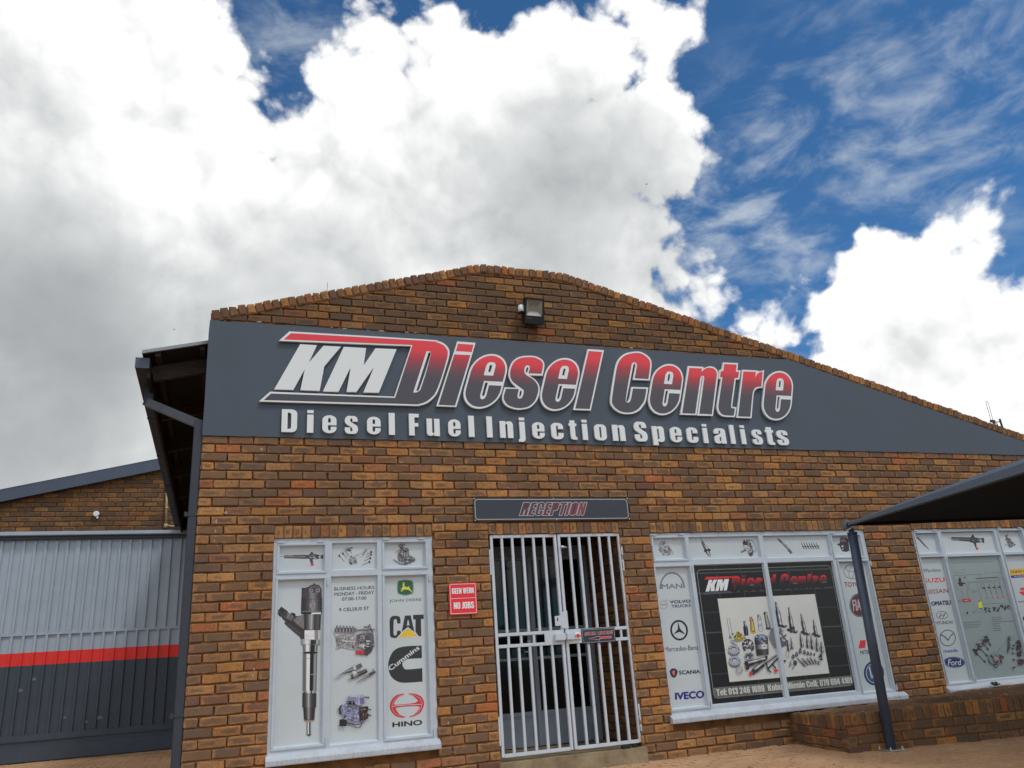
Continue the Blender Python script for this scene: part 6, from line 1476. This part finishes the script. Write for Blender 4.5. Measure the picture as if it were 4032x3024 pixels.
for q in ([(240,572),(215,474),(155,470),(112,288),(180,284),(190,320)],[(310,590),(290,478),(325,470),(300,370),(720,342),(722,312),(660,310)],[(200,318),(196,282),(460,268),(468,310)],[(290,386),(460,372),(480,450),(520,452)],[(240,380),(285,405),(300,470)],[(495,660),(815,645)],[(430,766),(482,762)],[(460,378),(690,366)],[(420,390),(490,650)]): a.line(q, 4, K2)
a.poly([(165,385),(180,375),(178,322),(210,318),(216,372),(268,380),(270,392),(238,400),(236,425),(190,426),(182,400)], c(40,44,48)); a.cyl((400,325), (690,310), 12, 14, [60,90,50])
for i in range(4):
    x = 520 + i*68; y = 450 - i*4
    a.line([(x-14,y-60),(x,y),(x+28,y+90)], 6, c(64,60,62)); a.poly([(x-48,y-4),(x-6,y-12),(x+14,y+4),(x-2,y+14)], c(44,46,50)); a.line([(x-6,y-90),(x-12,y-30)], 3, c(170,90,90)); a.poly([(x+30,y+100),(x+50,y+138),(x+26,y+142)], c(170,80,84))
a.poly([(225,592),(330,586),(342,628),(238,634)], c(170,40,48)); a.line([(255,612),(312,608)], 10, c(190,150,150)); a.ell(258,312,12,12, c(150,50,58)); a.poly([(434,640),(450,622),(482,626),(494,700),(478,716),(442,706)], c(196,190,40)); a.ell(450,620,10,8, c(40,42,46)); a.ell(474,714,10,8, c(40,42,46))
for (x, y) in ((530,735),(580,730),(645,725),(695,728),(738,700),(784,696),(828,690)): a.bits([(x-18,y-30),(x+18,y-30),(x+14,y+30),(x-10,y+30)], 7, (44,60,50), 14, x)
a.ell(292,772,10,18, c(44,46,50)); a.line([(358,752),(372,778),(410,742)], 5, c(90,96,100))
for i, (x0, x1, y) in enumerate(((240,460,902),(248,470,934),(256,440,966),(610,738,834),(612,740,862),(614,912,890),(616,718,922),(620,718,950),(626,740,980),(632,730,1008),(345,415,490),(350,430,508),(205,265,216),(118,235,254),(510,575,258),(615,735,254),(165,210,612),(172,222,632))): a.line([(x0,y),((x0+x1)/2,y-6),(x1,y-14 if x1-x0 > 150 else y-8)], 5 if i < 10 else 3.5, c(84,90,94))
for q in ((400,1290,530,1420),(440,1215,555,1340),(500,1160,570,1255),(545,1120,600,1200)): a.line([q[:2], q[2:]], 7, c(50,52,54)); a.bits([(q[0]-30,q[1]-40),(q[0]+20,q[1]-40),(q[0]+30,q[1]+30),(q[0]-10,q[1]+30)], 12, (34,50,(110,84,74)), 18, q[0]); a.line([(q[2]-25,q[3]-25), q[2:]], 14, c(30,32,34))
for q in ((950,1160,890,1200),(950,1225,880,1240),(960,1310,880,1300),(975,1405,890,1385),(985,1420,885,1490)): a.line([q[:2], q[2:]], 5, c(70,72,74)); a.bits([(q[0]-30,q[1]-25),(q[0]+30,q[1]-25),(q[0]+30,q[1]+25),(q[0]-20,q[1]+25)], 14, (30,40,(110,50,54)), 17, q[0]+q[1]); a.ell(q[2],q[3],14,11, c(44,38,40))
a.line([(840,1080),(818,1290)], 22, c(90,94,96)); a.bits([(820,1080),(860,1080),(835,1280),(810,1280)], 22, (40,130,60), 14, 71)
for q in ([(560,1050),(490,1080),(400,1160),(385,1250)],[(690,1280),(700,1240),(760,1205),(800,1120),(880,1075),(925,1150)],[(700,1250),(800,1300),(830,1260)],[(600,1280),(690,1290)]): a.line(q, 4, c(96,104,106))
a.ell(625,1370,62,70, c(110,120,122)); a.bits([(580,1320),(740,1330),(740,1410),(640,1430)], 44, (50,84,130,34,(120,96,84)), 22, 72); a.ell(652,1465,28,26, c(34,36,38), 9); a.ell(890,1488,18,12, c(110,40,46))
vp(a, win3)
a = vinyl([w3p[5]]); a.crop(3720, 2180, 312/1035)
a.poly([(830,225),(840,208),(1290,170),(1310,240),(1300,280),(860,318),(845,300)], c(196,156,44)); a.poly([(842,288),(1304,250),(1298,290),(880,320),(858,316)], c(34,50,120)); a.ell(872,240,12,20, c(60,50,40), 5); a.text('NEW HOLLAND', [(895,256),(1270,232),(1266,200),(891,224)], c(60,50,40), bold=0.017); a.text('AGRICULTURE', [(905,308),(1240,285),(1238,268),(903,290)], c(170,176,186), bold=0.010)
a.poly([(980,448),(1250,430),(1200,470),(1230,500),(1160,540),(1120,600),(1060,570),(1020,545),(965,500),(1000,490)], c(196,36,48)); a.line([(985,490),(1220,475)], 8, VW); a.text('MASSEY FERGUSON', [(960,640),(1300,616),(1298,596),(958,620)], c(50,56,58), bold=0.017)
a.text('CASE', [(1025,885),(1330,860),(1320,790),(1015,812)], c(40,34,60), bold=0.028)
vp(a, win3)

# ------------------------------------------------------------------ neighbouring workshop
nb = empty('neighbouring_workshop', 'lower brick workshop behind the left corner with a slate blue barge board', 'building', (-3, 7.85, 0))
def nbp(o): o.parent = nb; o.matrix_parent_inverse = Matrix.Translation((3, -7.85, 0)); return o
BA, BB = F(0, 1980.7, 7.8), F(640, 1851.6, 7.8); BU, BV = F(0, 1931.3, 7.74), F(632, 1808.9, 7.74)
bs = (BB[1]-BA[1])/(BB[0]-BA[0])
def bz(x): return BA[1] + bs*(x-BA[0])
top = wall_courses(-5.2, .6, 6, 3.25, None, [(-bs, 1, BA[1]-bs*BA[0]+.05)], first_full=1, z_ref=3.11)
Mn = Matrix.Translation((0, 7.85, 0))
vis = [p for p in top if p[0][0] < .0]
vis.sort(key=lambda p: -p[0][0])
for p in vis[:150]:
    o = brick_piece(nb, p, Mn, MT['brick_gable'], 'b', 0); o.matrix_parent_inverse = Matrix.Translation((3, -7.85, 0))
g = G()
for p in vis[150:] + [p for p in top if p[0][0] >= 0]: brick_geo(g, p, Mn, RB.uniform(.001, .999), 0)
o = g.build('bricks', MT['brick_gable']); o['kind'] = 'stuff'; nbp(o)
g = G(); x0, x1 = -5.2, .6
g.quad([(x0,7.868,0),(x1,7.868,0),(x1,7.868,bz(x1)+.08),(x0,7.868,bz(x0)+.08)]); g.quad([(x0,8.05,0),(x0,8.05,bz(x0)+.08),(x1,8.05,bz(x1)+.08),(x1,8.05,0)])
g.quad([(x0,7.86,0),(x0,7.86,bz(x0)+.08),(x0,8.05,bz(x0)+.08),(x0,8.05,0)]); nbp(g.build('wall', MT['mortar']))
o = bed_joints(None, -5.2, .6, 3.2, 6, None, lambda x: bz(x)+.04, Mn, z_ref=3.11); nbp(o)
hgt = (BU[1]-BA[1])
g = G(); xa, xb = -5.4, 1.6
for (y0, y1, za, zb) in ((7.72, 7.745, 0.0, hgt), (7.72, 7.9, hgt-.004, hgt+.02)):
    g.hexa([(xa,y0,bz(xa)+za),(xb,y0,bz(xb)+za),(xb,y1,bz(xb)+za),(xa,y1,bz(xa)+za),(xa,y0,bz(xa)+zb),(xb,y0,bz(xb)+zb),(xb,y1,bz(xb)+zb),(xa,y1,bz(xa)+zb)])
nbp(g.build('barge_board', MT['trim'], bevel=.004))
g = G(); g.hexa([(xa,7.9,bz(xa)+hgt-.03),(xb,7.9,bz(xb)+hgt-.03),(xb,16,bz(xb)+hgt-.03),(xa,16,bz(xa)+hgt-.03),(xa,7.9,bz(xa)+hgt+.01),(xb,7.9,bz(xb)+hgt+.01),(xb,16,bz(xb)+hgt+.01),(xa,16,bz(xa)+hgt+.01)])
nbp(g.build('roof', MT['roof']))
g = G(); g.tube([(-.888, 7.80, 4.5), (-.851, 7.80, 3.69)], .020, 10); g.tube([(-.851, 7.80, 3.69), (-.30, 7.78, 3.62)], .020, 10); g.tube([(-.852, 7.80, 3.64), (-.85, 7.80, 3.72)], .034, 10); g.tube([(-.862, 7.80, 3.99), (-.860, 7.80, 4.03)], .028, 10)
nbp(g.build('conduit', MT['conduit']))
dk = empty('wall_lamp', 'small round white fitting on the neighbouring brick gable', 'wall light', (-2.004, 7.84, 3.912))
g = G(); g.tube([(0, 0, 0), (0, -.03, 0), (0, -.05, 0)], [.052, .052, .040], 18); g.build('cover', MT['cell'], dk)
g = G(); g.tube([(.02, -.02, -.05), (.024, -.02, -.085)], .018, 8); g.build('gland', MT['cell'], dk)

# ------------------------------------------------------------------ big sliding door
sl_ = empty('sliding_door', 'tall ribbed sliding door painted grey over a red stripe and charcoal', 'sliding door', (-3.2, 7.24, 0))
def sp(g, name, mat, bevel=0):
    for i, v in enumerate(g.v): g.v[i] = (v[0]+3.2, v[1]-7.24, v[2])
    return g.build(name, mat, sl_, bevel=bevel)
XL, XR2 = -6.2, -.06
Z0, Z1, ZS0, ZS1, ZT = .03, .30, 1.412, 1.606, 3.43
g = G(); g.box(XL, XR2, 7.24, 7.26, ZS1, ZT); sp(g, 'upper_sheet', MT['gate_grey'])
g = G(); g.box(XL, XR2, 7.24, 7.26, ZS0, ZS1); sp(g, 'red_stripe', MT['red_paint'])
g = G(); g.box(XL, XR2, 7.24, 7.26, .28, ZS0); sp(g, 'lower_sheet', MT['dark_grey'])
g = G(); g.box(XL, XR2, 7.205, 7.262, .30, .395); sp(g, 'bottom_rail', MT['dark_grey'], .006)
g = G(); g.box(XL, XR2, 7.225, 7.262, .235, .2995); sp(g, 'bottom_channel', MT['dark_grey'])
g = G(); g.box(XL, XR2, 7.195, 7.262, .012, .2345); sp(g, 'kick_rail', MT['dark_grey'], .008)
g = G(); g.box(XL, XR2, 7.212, 7.2395, 1.862, 1.902); sp(g, 'mid_rail', MT['gate_grey'], .003)
def rib(x, z0, z1, mat, w=.042, name='rib'):
    g = G(); g.hexa([(x-w/2,7.212,z0),(x+w/2-.008,7.212,z0),(x+w/2,7.2398,z0),(x-w/2-.004,7.2398,z0),(x-w/2,7.212,z1),(x+w/2-.008,7.212,z1),(x+w/2,7.2398,z1),(x-w/2-.004,7.2398,z1)])
    return sp(g, name, mat)
R_ = random.Random(2)
for k in range(20):
    x = -3.225 - .012 + .1585*k
    if x > XR2 - .03: break
    rib(x, 1.902, 3.36, MT['gate_grey'], .075 if k == 7 else (.058 if k == 9 else .042))
for k in range(-3, 0): rib(-3.237 + .1585*k, 1.902, 3.36, MT['gate_grey'])
for k in range(-5, 17):
    x = -2.757 + .1637*k
    if x > XR2 - .03: break
    rib(x, ZS1, 1.862, MT['gate_grey']); rib(x, ZS0, ZS1, MT['red_paint'], name='rib'); rib(x, .395, ZS0, MT['dark_grey'])
g = G()
for (x, z, r) in ((-1.56, .56, .045), (-1.75, .52, .03), (-2.55, 1.20, .035), (-2.72, 1.05, .04), (-2.05, .60, .025), (-2.62, 1.405, .014)):
    n = 12; b0 = len(g.v)
    g.v += [(x + r*1.1*R_.uniform(.7, 1.15)*math.cos(2*math.pi*i/n), 7.2385, z + r*.7*R_.uniform(.7, 1.15)*math.sin(2*math.pi*i/n)) for i in range(n)] + [(x, 7.236, z)]
    for i in range(n): g.f.append((b0+i, b0+(i+1) % n, b0+n)); g.tone.append(0); g.uv.append(None); g.col.append(None)
sp(g, 'scuff', painted('scuffed enamel', alb(92,98,106), .6, .15, .3, 30))
pm = empty('door_track', 'pale grey pelmet rail over the sliding door', 'door track', (-3.2, 7.2, 3.4))
g = G(); g.box(-3.2, 3.16, -.10, .0, .035, .10); g.build('rail_cover', MT['gate_grey'], pm, bevel=.008)
g = G(); g.box(-3.2, 3.16, -.03, .06, -.02, .034); g.build('track', MT['dark_grey'], pm)

# ------------------------------------------------------------------ planter
pl = empty('brick_planter', 'low soiled brick planter bed against the wall under the right windows', 'planter', (6, -.5, 0))
PA, PB, PC_ = Vector((6.03, 0, 0)), Vector((5.90, -1.0, 0)), Vector((11.5, -1.93, 0))
def prun(a, b, ha, hb, skip_first=0, lim=120):
    d = (b-a); L_ = d.length; ang_ = math.atan2(d.y, d.x); M4 = Matrix.Translation(a) @ Matrix.Rotation(ang_, 4, 'Z')
    R_ = random.Random(int(L_*10)); body = []; cp = .082
    k = 0; base = min(ha, hb) - .108 - 4*cp
    while k < 4:
        z0, z1 = max(-.02, base + k*cp + .006), base + (k+1)*cp - .005; x = 0 if k % 2 == skip_first else -.115
        while x < L_:
            xa, xb = max(x+.005, 0), min(x+.232-.006, L_)
            if xb - xa > .03:
                zo = lambda q: q + (hb-ha)*0
                body.append([(xa, z0), (xb, z0+R_.uniform(-.003, .003)), (xb, z1+R_.uniform(-.003, .003)), (xa, z1)])
            x += .232
        k += 1
    zt = base + 4*cp; top_ = []
    n = round(L_/.078)
    for i in range(n):
        xa, xb = i*L_/n+.004, (i+1)*L_/n-.004; h = ha + (hb-ha)*(i+.5)/n
        top_.append([(xa, zt+.006), (xb, zt+.006+R_.uniform(-.004, .002)), (xb, h+R_.uniform(-.006, .004)), (xa, h+R_.uniform(-.006, .004))])
    lay_ = []
    near = sorted(body + top_, key=lambda p: p[0][0])
    for i, p in enumerate(near):
        if i < lim:
            g = G(); brick_geo(g, p, M4, 0, .0, depth=.09, rough=.006); o = g.build('brick', MT['brick_low']); 
            o.parent = pl; o.matrix_parent_inverse = Matrix.Translation(-Vector(pl.location))
    g = G()
    for p in near[lim:]: brick_geo(g, p, M4, R_.uniform(.001, .999), 0, depth=.09, rough=.006)
    if near[lim:]: o = g.build('bricks', MT['brick_low']); o['kind'] = 'stuff'; o.parent = pl; o.matrix_parent_inverse = Matrix.Translation(-Vector(pl.location))
    g = G(); q = [(0,.009,-.05),(L_,.009,-.05),(L_,.10,-.05),(0,.10,-.05),(0,.009,ha-.008),(L_,.009,hb-.008),(L_,.10,hb-.008),(0,.10,ha-.008)]
    g.hexa([tuple(M4 @ Vector(v)) for v in q]); o = g.build('mortar_core', MT['mortar_low']); o.parent = pl; o.matrix_parent_inverse = Matrix.Translation(-Vector(pl.location))
prun(PA + Vector((0, -.0, 0)), PB, .300, .335, 0, 60)
prun(PB, PC_, .335, .430, 1, 180)
g = G(); R_ = random.Random(6); nx, ny = 60, 12; idx = {}
for i in range(nx+1):
    for j in range(ny+1):
        u, v = i/nx, j/ny; a_ = PA.lerp(Vector((11.5, 0, 0)), u); b_ = PB.lerp(PC_, u) + Vector((.06*(1-u), .08, 0))
        p = a_.lerp(b_, v); z = .262 + .10*u*1.0 + R_.uniform(-.012, .014) + .03*(1-v)
        idx[i, j] = len(g.v); g.v.append((p.x, p.y - .0, z))
for i in range(nx):
    for j in range(ny): g.f.append((idx[i,j], idx[i+1,j], idx[i+1,j+1], idx[i,j+1])); g.tone.append(0); g.uv.append(None); g.col.append(None)
o = g.build('soil', MT['soil']); o['kind'] = 'stuff'; o.parent = pl; o.matrix_parent_inverse = Matrix.Translation(-Vector(pl.location))
g = G()
for i in range(420):
    u = R_.random(); v = R_.uniform(.02, .98); a_ = PA.lerp(Vector((11.5, 0, 0)), u); b_ = PB.lerp(PC_, u) + Vector((0, .10, 0)); p = a_.lerp(b_, v); z = .272 + .10*u + .02*(1-v); s = R_.uniform(.006, .022)
    q = [(p.x + R_.uniform(-s, s), p.y + R_.uniform(-s, s), z + R_.uniform(-.005, s)) for _ in range(4)]; b0 = len(g.v); g.v += q
    for f in ((0,1,2),(0,2,3),(0,3,1),(1,3,2)): g.f.append(tuple(b0+k for k in f)); g.tone.append(R_.uniform(.001,.999)); g.uv.append(None); g.col.append(None)
o = g.build('rubble', MT['paver_far']); o['kind'] = 'stuff'; o.parent = pl; o.matrix_parent_inverse = Matrix.Translation(-Vector(pl.location))
def weed(x, y, z, s, n, label):
    g = G(); R_ = random.Random(int(x*100))
    for i in range(n):
        a_ = R_.uniform(0, 6.28); l = s*R_.uniform(.5, 1.1); c = Vector((x, y, z)); d = Vector((math.cos(a_)*.6, math.sin(a_)*.6, R_.uniform(.3, 1))).normalized()
        r_ = d.cross(Vector((0,0,1))).normalized()*l*.16; m_ = c + d*l*.55; e_ = c + d*l - Vector((0,0,l*.2))
        g.quad([c, m_ + r_, e_, m_ - r_])
    for i, v in enumerate(g.v): g.v[i] = (v[0]-x, v[1]-y, v[2]-z)
    o = g.build('weed', MT['leaf'], loc=(x, y, z)); tag(o, label, 'weed')
wx = F(3985, 2716, -.35)
weed(8.9, -.12, .36, .10, 22, 'small green weed growing in the planter under the right window sill')

# ------------------------------------------------------------------ carport
cpn = empty('carport', 'charcoal shade-net carport on a leaning round steel post', 'carport', (6.274, -1.13, 0))
CPO = Vector((6.274, -1.13, 0))
def cb(g, name, mat, bevel=0):
    for i, v in enumerate(g.v): g.v[i] = (v[0]-CPO.x, v[1]-CPO.y, v[2])
    return g.build(name, mat, cpn, bevel=bevel)
g = G(); g.tube([(6.278, -1.13, .0), (6.334, -1.13, 2.035)], .0465, 24); g.tube([(6.334, -1.13, 2.030), (6.334, -1.13, 2.042)], .051, 24); cb(g, 'post', MT['post'])
g = G(); g.tube([(6.332, -1.13, 2.04), (6.318, -1.13, 2.14)], .027, 16); cb(g, 'post_stub', MT['post'])
g = G(); g.box(6.19, 6.36, -1.22, -1.04, .0015, .010); cb(g, 'base_plate', MT['steel'], .002)
for (x, y) in ((6.205, -1.20), (6.345, -1.20), (6.205, -1.06), (6.345, -1.06)):
    g = G(); g.tube([(x, y, .010), (x, y, .018)], .013, 6); g.tube([(x, y, .018), (x, y, .035)], .007, 8); cb(g, 'bolt', MT['steel'])
A0 = Vector((6.29, -1.15, 2.125)); A1 = Vector((6.30, -6.2, 2.33)); B1 = Vector((12.2, -1.13, 2.235))
# net: hangs from the two edge beams and rises a little to the middle
g = G(); n = 14
def net(u, v): # u along B (right), v along A (towards the road)
    p = A0 + (B1-A0)*u + (A1-A0)*v
    return Vector((p.x, p.y, p.z + .55*math.sin(math.pi*min(u, 1)*.5)*math.sin(math.pi*min(v, 1)*.5) + .004))
for i in range(n):
    for j in range(n):
        q = [net(i/n, j/n), net((i+1)/n, j/n), net((i+1)/n, (j+1)/n), net(i/n, (j+1)/n)]
        g.quad(q); g.smooth.append(len(g.f)-1)
cb(g, 'shade_net', MT['net'])
g = G(); m_ = 10
for i in range(m_):      # hem folded over the side beam, fuller away from the corner
    t0, t1 = i/m_, (i+1)/m_; p, q = A0.lerp(A1, t0), A0.lerp(A1, t1); h0_, h1_ = .040 + .17*t0**.8, .040 + .17*t1**.8
    for (ya, yb) in ((0, 1),):
        L_ = [(p.x-.012-.01*t0, p.y, p.z-.012), (q.x-.012-.01*t1, q.y, q.z-.012), (q.x+.002, q.y, q.z-.012+h1_*.62), (p.x+.002, p.y, p.z-.012+h0_*.62), (q.x+.06, q.y, q.z-.012+h1_), (p.x+.06, p.y, p.z-.012+h0_)]
        g.quad([L_[0], L_[1], L_[2], L_[3]]); g.quad([L_[3], L_[2], L_[4], L_[5]]); g.quad([(p.x+.06, p.y, p.z-.012), (q.x+.06, q.y, q.z-.012), L_[1], L_[0]])
        g.smooth += [len(g.f)-3, len(g.f)-2]
cb(g, 'hem', MT['hem'])
g = G(); g.tube([tuple(A0 + Vector((.03, .0, .0))), tuple(B1)], .018, 10); cb(g, 'back_cable', MT['net'])
g = G(); g.tube([(6.318,-1.13,2.14),(6.300,-1.13,2.155),(6.275,-1.12,2.135),(6.262,-1.12,2.095),(6.25,-1.12,2.06)], [.014,.022,.022,.018,.008], 10); cb(g, 'corner_knot', MT['hem'])
g = G(); g.tube([(6.30,-1.175,2.09),(6.33,-1.18,2.10),(6.36,-1.17,2.115)], .007, 6); g.tube([(6.25,-1.16,2.06),(6.30,-1.18,2.085),(6.35,-1.17,2.10)], .005, 6); cb(g, 'tie', MT['steel'])
g = G(); g.tube([(12.15, -1.13, 0), (12.2, -1.13, 2.2)], .0465, 16); cb(g, 'post', MT['post'])
g = G(); g.tube([(6.30, -6.2, 0), (6.30, -6.2, 2.28)], .0465, 16); cb(g, 'post', MT['post'])

# ------------------------------------------------------------------ birds far up
def bird(px, py, dist, s, yaw, label):
    d = ray(px, py).normalized(); c = CAM + d*dist
    e = empty('bird', label, 'bird', c)
    g = G(); g.tube([(0,-s*.55,0),(0,-s*.3,.02*s),(0,0,0),(0,s*.4,0),(0,s*.7,0)], [.02*s,.09*s,.13*s,.07*s,.03*s], 8); g.build('body', MT['feather'], e)
    for k in (-1, 1):
        g = G()
        P = [(0,-.12*s,.02*s),(k*.45*s,-.2*s,.28*s),(k*1.0*s,.02*s,.36*s),(k*.45*s,.18*s,.25*s),(0,.22*s,.02*s)]
        g.quad(P); g.quad([(a,b,c_-.02*s) for a,b,c_ in P[::-1]])
        for i in range(5): a_, b_ = P[i], P[(i+1) % 5]; g.quad([a_, b_, (b_[0], b_[1], b_[2]-.02*s), (a_[0], a_[1], a_[2]-.02*s)])
        g.build('wing', MT['feather'], e)
    g = G(); g.quad([(-.06*s,.6*s,0),(.06*s,.6*s,0),(.14*s,1.0*s,.01),(-.14*s,1.0*s,.01)]); g.build('tail', MT['feather'], e)
    e.rotation_euler = (0, 0, yaw)
bird(2547, 726, 60, .13, 1.1, 'small dark bird flying high against the big central cloud')
bird(687, 1298, 60, .13, .4, 'small dark bird flying over the eaves at the left')
